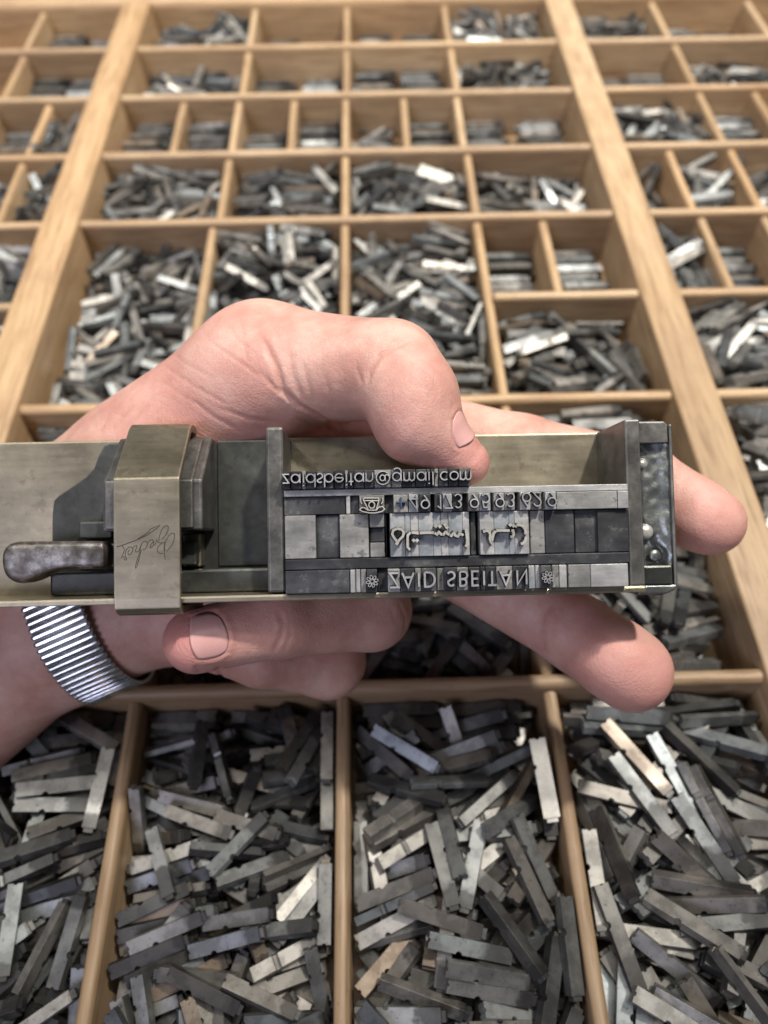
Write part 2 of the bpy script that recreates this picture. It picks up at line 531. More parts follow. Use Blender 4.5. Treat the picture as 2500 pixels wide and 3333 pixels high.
PILE = [
(0,30,0,20,0,0,-97,-2253,1103,88),(0,30,0,92,-7,9,36,-2360,813,135),(0,30,0,8,0,0,-99,-1795,820,88),(0,30,0,99,0,0,-10,-1719,1284,88),(0,29,0,97,0,0,-18,-1794,1412,82),(0,30,0,98,0,0,11,-2156,-195,88),(0,30,0,0,96,25,0,-1864,1070,88),(0,29,0,13,14,-69,-69,-1737,319,97),(0,28,0,64,64,28,28,-2167,1298,97),(0,30,0,97,0,0,20,-1771,628,88),(0,30,0,50,-38,-59,49,-2083,-272,142),(0,30,0,98,0,0,-16,-1847,38,88),(0,29,0,97,0,-3,-18,-1715,-233,150),(0,31,0,94,-2,-4,-32,-2377,415,136),(0,31,0,37,0,0,-92,-1728,473,94),(0,30,0,66,-66,23,-23,-1695,1498,97),(0,31,0,97,0,0,18,-1715,1030,94),(0,31,0,96,8,-10,-19,-1721,-373,138),(0,31,0,98,3,-2,10,-1838,1394,157),(0,30,0,66,55,-41,-25,-2234,-155,157),(0,30,0,92,-3,5,36,-2388,686,162),(0,31,0,97,-14,-5,9,-1830,708,133),(0,31,0,19,0,0,-97,-1732,258,94),(0,29,0,92,-6,7,36,-2385,889,123),(0,29,0,94,-1,-1,-32,-1692,495,152),(0,30,0,69,69,-14,-12,-1856,-247,159),(0,28,0,70,8,8,-70,-1533,948,123),(0,30,0,93,23,22,12,-2293,646,178),(0,28,0,8,-70,-67,-19,-1535,244,164),(0,28,0,98,9,-3,10,-1877,1462,173),(0,31,0,22,36,80,41,-2272,954,176),(0,30,0,99,1,-3,5,-1778,930,163),(0,30,0,61,71,0,33,-1818,-374,199),(0,28,0,90,-5,-4,-41,-2224,-306,149),(0,28,0,99,8,-2,1,-1823,1509,151),(0,28,0,79,59,5,7,-1847,751,100),(0,31,0,64,56,-42,-29,-2439,1002,166),(0,31,0,63,56,-43,-30,-2445,927,254),(0,29,0,58,-50,49,-39,-2101,1017,135),(0,28,0,97,-9,5,19,-1772,158,111),(0,30,0,96,-7,-6,-22,-1911,1196,126),(0,31,0,69,66,-13,-24,-2366,-355,172),(0,28,0,95,9,25,-1,-2375,587,263),(0,29,0,8,98,5,3,-1795,1024,153),(0,31,0,76,6,1,-64,-1999,-271,221),(0,28,0,15,-95,-25,-4,-1855,1323,196),(0,29,0,49,36,-63,-46,-1570,538,194),(0,31,0,87,-4,-4,-48,-2314,-149,177),(0,30,1,96,20,-5,-15,-1722,249,181),(0,29,0,28,94,-8,-6,-1719,-153,173),(0,31,0,62,-11,-20,-74,-2083,88,189),(0,28,0,92,13,0,34,-2289,1290,103),(0,29,0,21,-14,-25,-92,-1769,-126,218),(0,30,1,67,19,8,-70,-1537,159,238),(0,31,0,99,-4,3,0,-1760,1588,168),(0,30,0,94,-8,-16,-24,-2285,1159,210),(0,29,0,68,2,2,-72,-2106,1449,222),(0,29,0,19,95,4,-21,-2298,905,282),(0,28,0,51,-74,-26,31,-1989,967,227),(0,28,0,80,4,3,58,-1930,1450,230),(0,30,0,73,63,21,11,-1804,1270,180),(0,28,0,61,-5,-8,-77,-2147,330,203),(0,31,1,17,-16,-6,96,-1794,180,218),(0,29,0,92,-13,22,-25,-2379,671,308),(0,29,0,8,7,5,98,-2352,-378,234),(0,28,0,91,36,4,-15,-1813,-406,260),(0,31,1,56,40,57,42,-1535,681,227),(0,28,0,82,-20,-15,-50,-1765,-87,247),(0,31,0,81,-15,12,-54,-1624,-209,249),(0,29,0,89,-8,-19,-39,-1743,376,193),(0,30,0,73,65,-13,-9,-2321,-93,242),(0,28,0,4,-94,32,-2,-1766,745,199),(0,29,0,95,3,1,-26,-2176,1528,270),(0,31,0,98,-3,8,11,-2254,-408,278),(0,31,0,2,-91,38,11,-1749,1310,253),(0,28,0,1,-46,-80,35,-2266,967,280),(0,29,0,17,-93,19,-21,-2159,1182,229),(0,31,0,98,-3,13,0,-1842,1633,283),(0,30,0,62,53,40,40,-2128,645,200),(0,28,0,72,-14,-13,-65,-2037,429,157),(0,31,0,98,-3,-4,-11,-1727,908,234),(0,31,0,58,-72,26,-24,-1684,1146,266),(0,30,0,97,-9,-12,9,-2353,1212,240),(0,30,0,97,3,-10,-17,-1772,92,215),
(0,31,0,97,-8,-12,9,-2342,1288,231),(0,30,0,95,-17,6,21,-2354,-11,288),(0,30,0,67,73,-2,4,-1805,-106,326),(0,31,0,96,9,-17,-17,-2358,-238,238),(0,28,0,3,18,30,93,-2219,1028,256),(0,28,0,36,-92,-1,-2,-1828,-426,284),(0,31,0,47,-55,-55,39,-1875,170,267),(0,28,0,13,-75,62,10,-1978,559,150),(0,30,0,98,-9,-4,8,-2351,1146,290),(0,31,0,95,-21,-16,12,-1786,474,222),(0,28,0,98,-3,13,0,-1713,1634,299),(0,31,0,94,-9,-11,-26,-2362,324,226),(0,29,0,75,-14,13,61,-1792,1009,264),(0,28,0,24,-78,-55,3,-2006,1389,305),(0,31,0,71,-8,4,-69,-1914,1069,288),(0,31,0,95,-13,4,-25,-2259,1489,297),(0,31,0,60,72,-22,-23,-1839,706,217),(0,28,0,94,-22,-14,18,-1847,484,251),(0,29,0,67,10,-7,-72,-1941,162,233),(0,31,0,4,-72,-67,9,-1895,1129,351),(0,28,0,72,58,-23,-25,-2100,963,317),(0,28,1,96,-5,-2,22,-1712,851,290),(0,30,0,37,-59,54,-45,-1534,-216,293),(0,30,0,11,98,-8,9,-2351,285,301),(0,30,0,7,-9,50,85,-2115,-194,336),(0,28,0,1,54,81,-18,-1628,-15,189),(0,28,0,5,97,-17,-1,-2302,435,232),(0,28,1,95,7,-2,27,-1727,649,266),(0,29,0,83,46,-29,2,-2315,1422,252),(0,28,0,28,-37,-87,-10,-1975,1438,355),(0,28,1,58,65,-23,-41,-2079,1103,358),(0,30,0,98,2,16,1,-2088,571,261),(0,29,0,73,65,-3,-14,-2315,-404,360),(0,31,1,70,68,17,3,-1845,1327,400),(0,30,1,64,71,19,20,-1707,134,343),(0,29,0,98,-7,-13,-3,-2349,1296,287),(0,30,0,78,52,-11,-28,-2293,1036,355),(0,29,1,97,-2,20,10,-1710,1526,289),(0,30,1,95,-11,13,23,-1707,1053,372),(0,28,0,70,70,1,-1,-1841,-480,276),(0,29,1,95,7,-4,27,-1737,730,284),(0,30,0,95,6,-16,-23,-2366,-266,301),(0,28,0,98,-11,-9,-8,-2353,356,272),(0,28,0,97,-7,-6,-17,-2357,1201,325),(0,28,0,8,-66,74,-5,-1939,329,280),(0,30,1,80,57,11,7,-1716,915,371),(0,31,0,99,5,-4,2,-1857,-43,325),(0,31,0,73,67,-6,-5,-2199,477,291),(0,30,0,85,-6,12,49,-1638,1293,295),(0,30,0,79,56,-18,9,-2325,214,322),(0,29,0,94,-23,1,22,-2186,-14,292),(0,30,1,90,32,-8,-27,-2168,1063,391),(0,29,1,1,56,-75,33,-1809,215,329),(0,30,0,95,-16,-20,-6,-2359,152,324),(0,31,1,6,-70,-69,13,-1541,1449,322),(0,31,0,83,6,-5,54,-1855,-222,382),(0,31,0,73,66,-5,-7,-2248,414,286),(0,30,0,58,7,-32,73,-2040,810,339),(0,30,1,49,85,10,11,-1802,699,344),(0,30,1,3,98,2,-13,-1792,1624,367),(0,30,0,82,-15,4,54,-1994,-10,379),(0,29,0,20,90,35,-11,-2343,-78,388),(0,29,0,99,-5,-1,-7,-2275,465,350),(0,28,1,97,14,0,10,-1734,634,301),(0,30,0,93,-1,-13,31,-1971,320,324),(0,28,0,95,-20,17,3,-2164,1559,321),(0,30,0,43,68,42,39,-2294,788,398),(0,29,0,15,-94,18,19,-2128,1551,371),(0,31,1,67,-64,-17,30,-1971,413,373),(0,31,0,97,-13,-6,15,-2352,300,363),(0,30,0,71,-67,10,13,-2171,546,357),(0,30,1,68,-70,-3,17,-1804,1274,396),(0,31,0,38,88,-11,22,-2344,63,339),(0,28,0,10,-94,23,17,-1883,-371,412),(0,29,0,93,-3,6,35,-2188,-51,353),(0,30,1,68,-69,-15,11,-1919,776,400),(0,30,1,31,14,-3,-93,-1971,225,317),(0,30,1,86,-47,0,16,-1924,1385,379),(0,28,1,73,-7,5,-67,-1896,516,410),(0,29,0,40,89,-1,16,-2356,387,372),(0,30,0,96,12,15,12,-2084,525,396),(0,28,1,11,98,4,-7,-1718,1179,379),(0,30,1,96,-19,-10,10,-1948,154,394),
(0,30,0,13,-97,2,14,-1770,-453,401),(0,30,0,86,-24,23,36,-2226,661,381),(0,31,1,10,24,72,62,-1709,1532,429),(1,0,0,70,70,4,4,-1183,1624,94),(1,3,0,99,0,0,8,-966,1290,94),(1,1,0,68,68,-17,-17,-583,614,94),(1,2,0,99,0,0,6,-562,1238,88),(1,3,0,94,0,0,32,-629,390,94),(1,1,0,94,0,0,30,-1082,808,82),(1,2,0,69,-69,14,-14,-1102,125,94),(1,0,0,97,0,0,17,-475,991,76),(1,3,0,97,0,0,18,-672,840,94),(1,2,0,98,0,0,15,-1183,1039,88),(1,2,0,74,65,-1,-7,-1180,388,113),(1,0,0,98,0,11,0,-600,741,120),(1,3,0,92,-32,-6,17,-501,1057,108),(1,2,0,99,0,0,-7,-980,-313,144),(1,1,0,1,-7,9,98,-1182,842,114),(1,2,0,62,6,1,77,-355,349,141),(1,3,0,98,0,-9,14,-1153,1262,164),(1,1,0,98,-6,-6,-6,-690,136,111),(1,3,0,97,16,11,2,-1082,666,144),(1,1,0,92,-3,3,35,-597,604,153),(1,2,0,11,11,-69,-69,-1176,1162,94),(1,3,0,69,-68,14,-14,-615,-43,138),(1,2,0,93,-10,-5,-33,-689,1338,126),(1,1,0,70,70,4,4,-1168,1587,94),(1,3,0,0,0,21,97,-521,1627,105),(1,3,0,0,99,9,0,-1128,1177,162),(1,0,0,73,-67,6,6,-479,791,129),(1,0,0,63,13,-9,75,-930,569,139),(1,1,0,85,48,-2,13,-723,1550,132),(1,0,0,39,-7,6,91,-758,-99,114),(1,1,0,28,-93,-17,5,-525,976,129),(1,1,0,38,88,4,23,-935,-401,174),(1,2,0,1,-96,-22,4,-957,420,161),(1,2,0,65,65,26,26,-976,1035,94),(1,1,0,70,70,-7,-7,-477,1361,94),(1,0,0,86,3,-3,-49,-894,794,142),(1,1,0,67,68,-15,-24,-593,-358,139),(1,2,0,8,-95,26,-6,-469,267,178),(1,2,0,61,68,18,33,-617,499,140),(1,0,0,98,0,0,13,-1173,1440,76),(1,2,0,14,14,69,69,-1187,222,94),(1,2,0,4,-11,33,93,-1179,-376,149),(1,0,0,92,0,0,36,-471,549,144),(1,2,0,99,0,0,10,-1156,-312,199),(1,2,0,60,73,9,28,-706,637,160),(1,3,0,90,-7,5,41,-913,170,192),(1,1,0,54,83,7,2,-1042,612,218),(1,3,0,93,-24,-7,23,-1089,1487,140),(1,3,0,16,-21,-67,68,-531,220,176),(1,3,0,65,54,-36,-37,-1260,468,179),(1,0,0,76,-9,11,62,-796,944,132),(1,2,0,69,-68,-13,12,-626,-77,206),(1,2,0,79,59,-7,7,-1179,779,141),(1,2,0,69,-69,12,-12,-551,11,138),(1,1,0,27,93,19,10,-1057,1385,115),(1,1,0,66,-71,-14,17,-539,657,203),(1,0,0,68,70,-5,18,-959,1157,156),(1,0,0,98,0,0,17,-1130,-332,243),(1,0,0,89,-1,7,-42,-433,-320,102),(1,3,0,93,33,2,5,-1028,546,200),(1,0,0,97,2,-5,18,-668,-160,177),(1,0,0,68,-11,-12,-70,-752,917,184),(1,0,0,70,65,23,9,-869,406,141),(1,1,0,90,3,-3,41,-1086,78,197),(1,2,0,28,-2,-8,-95,-664,1425,168),(1,2,0,98,-3,11,-4,-977,1092,189),(1,2,0,94,5,11,-27,-464,578,245),(1,0,0,56,58,40,41,-1304,1477,160),(1,3,0,67,-8,-15,-71,-887,848,212),(1,1,0,3,99,3,-8,-615,1156,117),(1,3,0,95,-6,4,-27,-467,96,191),(1,0,0,95,5,4,27,-676,-351,200),(1,0,0,99,-3,0,5,-919,476,207),(1,1,0,96,-21,3,11,-1113,-117,196),(1,1,0,64,-70,-15,24,-458,1140,153),(1,0,0,88,35,15,24,-490,1398,183),(1,2,0,58,-45,-54,39,-1281,-93,149),(1,0,0,87,-39,-7,26,-1194,1336,168),(1,1,0,81,-2,15,-55,-382,-242,165),(1,3,0,96,-7,-4,24,-922,320,167),(1,0,0,98,5,1,-14,-507,468,200),(1,0,0,88,-39,-8,22,-1121,1405,183),(1,3,0,69,18,10,68,-903,94,266),(1,3,0,76,56,-28,-9,-638,122,207),(1,3,0,64,-75,-7,-2,-1155,865,172),(1,3,0,0,-99,6,0,-1145,1038,162),(1,2,0,26,-3,1,95,-562,242,235),
(1,3,0,72,63,-19,-17,-670,618,279),(1,2,0,56,76,26,15,-675,1352,232),(1,3,0,97,-2,10,18,-673,-235,218),(1,3,0,37,-59,-37,59,-1350,-126,177),(1,2,0,55,83,3,-1,-809,450,259),(1,2,0,89,34,16,22,-468,1354,198),(1,1,0,98,-8,-8,4,-1171,930,152),(1,0,0,1,98,-15,-3,-1182,1224,225),(1,2,0,99,-6,3,-1,-1074,379,241),(1,1,0,96,20,-1,10,-479,422,240),(1,1,0,94,26,13,15,-618,-388,219),(1,2,0,71,68,-3,5,-1181,859,241),(1,0,0,61,-14,10,76,-435,735,243),(1,3,0,61,65,28,33,-1119,79,252),(1,2,0,67,-72,-10,8,-478,351,295),(1,3,0,28,-8,-5,-95,-657,1080,188),(1,0,0,92,-13,-9,32,-607,89,282),(1,2,1,98,2,6,-14,-719,1242,299),(1,3,0,95,0,0,-28,-1071,-292,293),(1,2,0,99,0,-3,0,-1158,1638,233),(1,1,0,69,-69,-12,-12,-1182,-442,160),(1,0,0,93,29,1,-15,-1161,766,253),(1,0,0,95,6,-5,27,-1196,208,206),(1,2,0,68,69,13,14,-637,-101,273),(1,1,0,99,-7,6,-1,-477,1169,211),(1,3,1,82,3,-19,52,-779,239,257),(1,3,1,8,97,15,-3,-512,265,298),(1,2,0,97,8,19,-2,-624,-458,254),(1,0,0,68,-66,21,-18,-1206,-147,277),(1,1,1,46,-81,-10,30,-784,1434,232),(1,1,0,90,-6,7,41,-1184,1499,187),(1,2,0,16,-91,29,20,-469,991,190),(1,3,0,83,-54,-7,4,-1168,478,272),(1,0,0,91,11,8,37,-573,-222,255),(1,0,0,97,-17,6,6,-513,1330,274),(1,1,0,97,20,4,6,-1079,580,268),(1,1,0,84,38,-15,-34,-1214,1065,236),(1,1,0,2,97,-18,-3,-1184,1234,263),(1,3,1,11,83,51,-14,-398,1200,256),(1,3,1,96,20,3,9,-1175,532,319),(1,3,0,50,-63,-36,45,-943,1201,240),(1,3,1,66,-71,-16,14,-482,377,361),(1,1,0,95,-17,0,24,-470,468,294),(1,2,0,82,2,-13,53,-808,1,211),(1,1,0,97,7,-4,-20,-922,791,323),(1,0,0,8,-85,45,21,-457,-321,237),(1,2,1,79,58,13,0,-480,1267,323),(1,0,0,70,70,-6,6,-1065,-480,176),(1,1,0,99,-8,4,0,-1182,1567,220),(1,3,1,86,45,-13,-13,-760,1556,230),(1,2,0,80,-58,-5,2,-1145,643,257),(1,2,0,55,47,-28,-61,-981,-19,283),(1,3,0,77,56,21,15,-466,843,260),(1,3,0,2,-74,-65,-7,-1321,142,239),(1,0,0,97,8,19,-2,-470,-460,240),(1,3,0,93,1,11,33,-863,1046,230),(1,0,1,95,-23,-13,-10,-587,1132,318),(1,0,1,15,-97,-8,-2,-1181,600,337),(1,0,0,54,6,14,-81,-1159,272,270),(1,3,0,93,-18,14,-24,-532,-351,303),(1,0,1,95,23,14,-2,-501,109,321),(1,0,0,95,4,-1,-28,-1178,-105,285),(1,1,1,48,-15,26,81,-715,512,292),(1,2,1,0,3,0,-99,-1179,1638,288),(1,2,1,75,-62,-14,8,-1184,154,322),(1,2,0,0,-15,0,98,-1091,-461,262),(1,1,0,70,-70,0,0,-605,1650,176),(1,1,1,94,21,-15,13,-1085,738,314),(1,1,0,98,2,-3,11,-1180,1131,303),(1,1,0,96,-12,-14,-15,-992,1245,282),(1,3,0,84,11,35,37,-413,-204,285),(1,2,0,95,5,3,26,-467,927,236),(1,0,0,8,-98,-7,11,-570,1425,279),(1,0,0,94,-10,6,30,-459,670,308),(1,1,0,35,91,15,9,-477,48,339),(1,2,0,1,-3,42,-89,-1163,1507,253),(1,1,0,87,20,-4,42,-1137,476,352),(1,0,0,92,-14,-4,-33,-588,970,278),(1,3,1,83,-53,-12,1,-1102,1215,342),(1,3,1,30,30,-67,-59,-430,572,358),(1,3,1,57,79,16,10,-975,310,312),(1,0,0,40,89,7,-15,-491,1570,216),(1,0,0,98,12,4,0,-561,-459,343),(1,3,0,3,-12,56,-80,-501,1375,310),(1,2,0,68,-57,-39,21,-1237,-322,337),(1,1,1,78,61,2,7,-1110,676,332),(1,1,1,88,-35,12,24,-1121,1336,272),(1,1,0,24,18,-91,24,-979,-255,317),
(1,1,1,81,-4,22,-52,-905,32,332),(1,2,1,93,-16,15,25,-465,765,296),(1,3,0,72,-51,-5,46,-449,-159,323),(1,1,1,23,95,-10,-6,-497,981,307),(1,2,0,58,78,2,20,-1099,-408,332),(1,3,1,88,32,32,5,-963,1410,288),(1,0,0,82,-6,19,-52,-855,69,297),(1,1,0,69,-14,27,-65,-316,-249,269),(1,1,0,2,-99,0,6,-698,1637,257),(1,0,1,6,-97,-19,-3,-1186,629,379),(1,2,0,70,16,-23,-64,-1295,-130,367),(1,0,1,78,55,26,6,-461,807,346),(1,0,1,26,94,16,7,-545,1171,344),(1,3,0,97,1,-1,17,-476,-30,344),(1,0,1,37,89,-22,7,-1190,1360,307),(1,2,1,65,61,36,24,-426,681,357),(1,2,0,30,-62,43,-57,-688,816,273),(1,2,1,29,-77,-55,2,-782,1129,342),(1,0,0,6,-92,35,-6,-792,-274,314),(1,0,0,79,-57,-11,15,-1083,317,332),(1,2,1,94,27,7,-13,-1043,1125,365),(1,0,0,95,21,-12,14,-1184,780,313),(1,1,1,95,20,7,19,-1104,364,341),(1,1,0,97,10,-14,-7,-1108,22,334),(1,1,0,12,-98,0,4,-478,-458,377),(1,1,0,97,-15,-13,3,-703,907,308),(1,1,0,70,70,0,0,-1056,-474,382),(1,3,0,79,57,-4,14,-736,928,353),(1,3,0,68,16,-22,-66,-1337,-114,412),(1,2,0,62,75,-14,-15,-1188,1088,357),(1,2,1,65,-73,17,-3,-608,1558,337),(1,1,1,1,70,70,-3,-310,609,413),(1,0,1,95,21,-12,14,-1184,767,343),(1,3,0,1,-21,-72,-65,-478,1579,284),(1,2,0,94,2,32,0,-452,-354,421),(1,1,1,16,96,19,-9,-695,779,364),(1,1,0,65,71,1,23,-1025,1462,292),(1,0,1,39,90,7,10,-1185,1477,317),(1,1,1,95,21,1,17,-1183,398,371),(1,3,0,6,47,87,7,-861,-237,355),(1,2,0,34,77,-52,0,-1008,-144,317),(1,0,0,8,-69,68,-16,-997,-243,412),(1,2,0,61,34,-40,-57,-316,-220,392),(1,3,1,13,-92,0,-35,-1206,968,278),(1,2,1,7,-6,-97,-15,-945,298,373),(1,3,1,35,48,62,49,-521,1469,394),(1,1,1,95,-13,-21,12,-734,574,336),(1,1,1,13,6,5,-98,-1181,852,347),(1,0,1,74,14,26,-58,-345,241,314),(1,2,0,55,-51,25,-59,-785,-12,362),(1,3,1,47,51,47,52,-310,1168,359),(1,1,0,75,-5,12,63,-364,1462,335),(1,3,0,70,-67,-18,7,-599,-149,369),(1,3,1,81,16,-1,-55,-1220,35,371),(1,0,1,76,64,3,-3,-1164,1582,273),(2,36,0,99,0,0,-3,63,-113,76),(2,37,0,98,0,0,13,707,611,82),(2,36,0,92,0,0,-36,290,141,76),(2,39,0,86,0,0,49,799,1459,94),(2,36,0,94,0,0,-32,269,371,76),(2,39,0,90,0,0,-42,10,1238,94),(2,38,0,96,0,0,-25,182,699,88),(2,37,0,68,68,-18,-18,70,828,97),(2,37,0,64,64,-29,-29,5,1150,97),(2,38,0,99,0,0,6,716,84,88),(2,38,0,63,-63,-31,31,681,973,97),(2,37,0,52,0,0,84,11,1434,82),(2,37,0,0,87,-45,10,784,1443,157),(2,36,0,95,4,3,-26,139,-238,97),(2,37,0,70,70,2,-8,65,1630,127),(2,38,0,87,0,0,-47,788,333,144),(2,38,0,94,0,0,-31,623,-201,88),(2,36,0,99,0,0,7,143,-430,132),(2,37,0,76,45,-33,-31,112,881,153),(2,36,0,99,0,0,10,610,1592,76),(2,36,0,98,3,-4,14,161,79,98),(2,37,0,64,67,14,31,543,1368,151),(2,37,0,55,-55,-43,43,850,979,97),(2,39,0,96,-2,9,21,58,1459,136),(2,36,0,93,9,5,-32,111,398,114),(2,36,0,98,-4,5,9,64,1085,156),(2,39,0,99,0,0,5,542,-65,162),(2,37,0,99,0,0,-3,622,39,138),(2,36,0,98,4,12,3,302,1437,131),(2,39,0,99,0,-10,-2,715,1208,137),(2,39,0,92,16,7,-31,531,-144,216),(2,39,0,64,67,25,23,749,643,188),(2,36,0,98,0,7,-12,293,1580,149),(2,36,0,84,-11,-12,-50,808,146,149),(2,37,0,96,-3,-10,22,517,1239,155),
(2,38,0,0,-99,-7,0,143,-355,144),(2,38,0,3,98,-13,-1,64,920,226),(2,39,0,99,-5,-8,0,713,1632,182),(2,36,0,89,-10,-2,43,714,914,160),(2,37,0,3,-81,-56,-7,-50,605,115),(2,39,0,49,79,-17,-31,736,-195,180),(2,37,0,40,57,-49,-50,-137,-262,142),(2,36,0,2,98,9,-4,64,1161,147),(2,37,0,6,-3,-3,99,715,419,196),(2,37,0,21,-88,-40,-6,532,-237,244),(2,39,0,82,55,6,4,64,1231,188),(2,39,0,97,1,-5,21,391,530,147),(2,36,0,6,-98,-1,-11,587,1349,213),(2,39,0,93,10,-14,31,642,1134,181),(2,37,0,88,2,4,44,778,826,167),(2,39,0,69,-71,0,0,719,605,265),(2,39,0,22,-10,-4,-96,57,-248,173),(2,38,0,84,51,-8,-3,143,1549,186),(2,38,0,76,-62,-12,12,180,318,150),(2,36,0,92,11,6,-34,176,-297,212),(2,38,0,6,98,5,-8,152,1343,128),(2,39,0,88,7,-1,-44,4,22,138),(2,38,0,1,-70,70,0,906,317,259),(2,36,0,69,69,14,-14,179,-480,182),(2,36,0,95,4,5,-28,208,0,125),(2,36,0,91,-1,-14,-37,539,1489,223),(2,36,0,59,-79,1,10,192,1292,138),(2,36,0,98,15,-7,-2,589,991,179),(2,38,0,84,51,-8,-3,64,1510,204),(2,36,0,87,6,-3,-48,181,664,189),(2,39,0,34,4,11,92,68,-88,214),(2,39,0,14,-72,-47,46,560,50,243),(2,38,0,71,68,7,2,134,1169,196),(2,39,0,52,-82,-10,16,706,643,341),(2,36,0,88,-1,-12,-44,770,1352,294),(2,38,0,98,-8,-7,-3,671,910,200),(2,37,0,98,12,-4,-3,607,431,240),(2,37,0,92,28,2,23,189,266,195),(2,36,0,20,-84,42,22,679,-177,298),(2,37,0,35,-15,-18,90,37,744,205),(2,39,0,98,0,-12,0,619,1635,280),(2,39,0,94,22,13,-17,160,981,176),(2,38,0,53,-82,14,-6,145,826,253),(2,37,0,66,-23,2,70,637,162,224),(2,39,0,70,-69,5,5,135,1637,225),(2,36,0,97,-17,-2,-8,228,1321,210),(2,38,1,92,36,-3,9,710,536,307),(2,38,0,44,-66,48,-34,270,-70,186),(2,38,0,94,11,-10,-26,94,564,201),(2,37,1,86,-19,10,43,780,740,361),(2,38,0,70,70,-2,2,587,-468,196),(2,37,0,23,-82,-49,-8,800,-227,286),(2,39,0,74,-62,-21,1,576,1149,245),(2,37,0,60,77,3,19,97,340,160),(2,38,0,95,23,9,-14,304,180,196),(2,39,0,98,-7,-12,-1,588,1556,279),(2,39,0,74,62,-8,-18,91,-374,258),(2,36,0,93,-6,10,32,86,-287,302),(2,39,0,82,-50,23,1,142,1057,213),(2,38,0,93,4,-14,31,37,600,251),(2,36,0,67,-47,-33,45,828,-31,324),(2,39,1,94,25,12,-14,314,249,228),(2,37,0,98,-12,-4,10,607,781,242),(2,38,0,91,11,4,36,532,958,248),(2,38,0,94,-1,-17,28,229,123,266),(2,37,0,98,4,7,-9,71,1432,225),(2,37,0,58,-4,33,73,504,301,194),(2,38,0,36,60,-36,-60,842,-280,323),(2,36,1,98,0,-12,0,524,1635,308),(2,38,1,98,-6,-13,-1,594,1482,285),(2,36,0,93,-1,3,-34,169,1228,247),(2,39,1,95,11,-24,10,54,769,291),(2,37,0,96,10,19,9,279,-245,281),(2,38,1,91,-8,-24,29,480,624,327),(2,36,0,70,-66,-5,-24,721,328,260),(2,36,1,13,-97,-9,-13,524,1544,326),(2,38,0,96,-6,2,23,70,1480,291),(2,37,0,95,-21,-5,19,562,751,302),(2,38,0,97,13,-10,-9,167,-124,309),(2,37,1,23,-90,-34,2,597,390,346),(2,39,0,97,5,5,20,471,881,312),(2,38,0,5,-11,98,-1,555,691,258),(2,36,0,91,-16,17,-31,243,1062,238),(2,36,0,89,30,-3,30,222,210,280),(2,37,0,85,23,-1,46,493,322,290),(2,38,1,69,12,-6,-70,-121,791,284),(2,39,1,61,47,49,38,254,515,296),(2,36,0,95,28,3,-4,112,16,273),(2,39,0,73,8,14,64,453,-15,321),
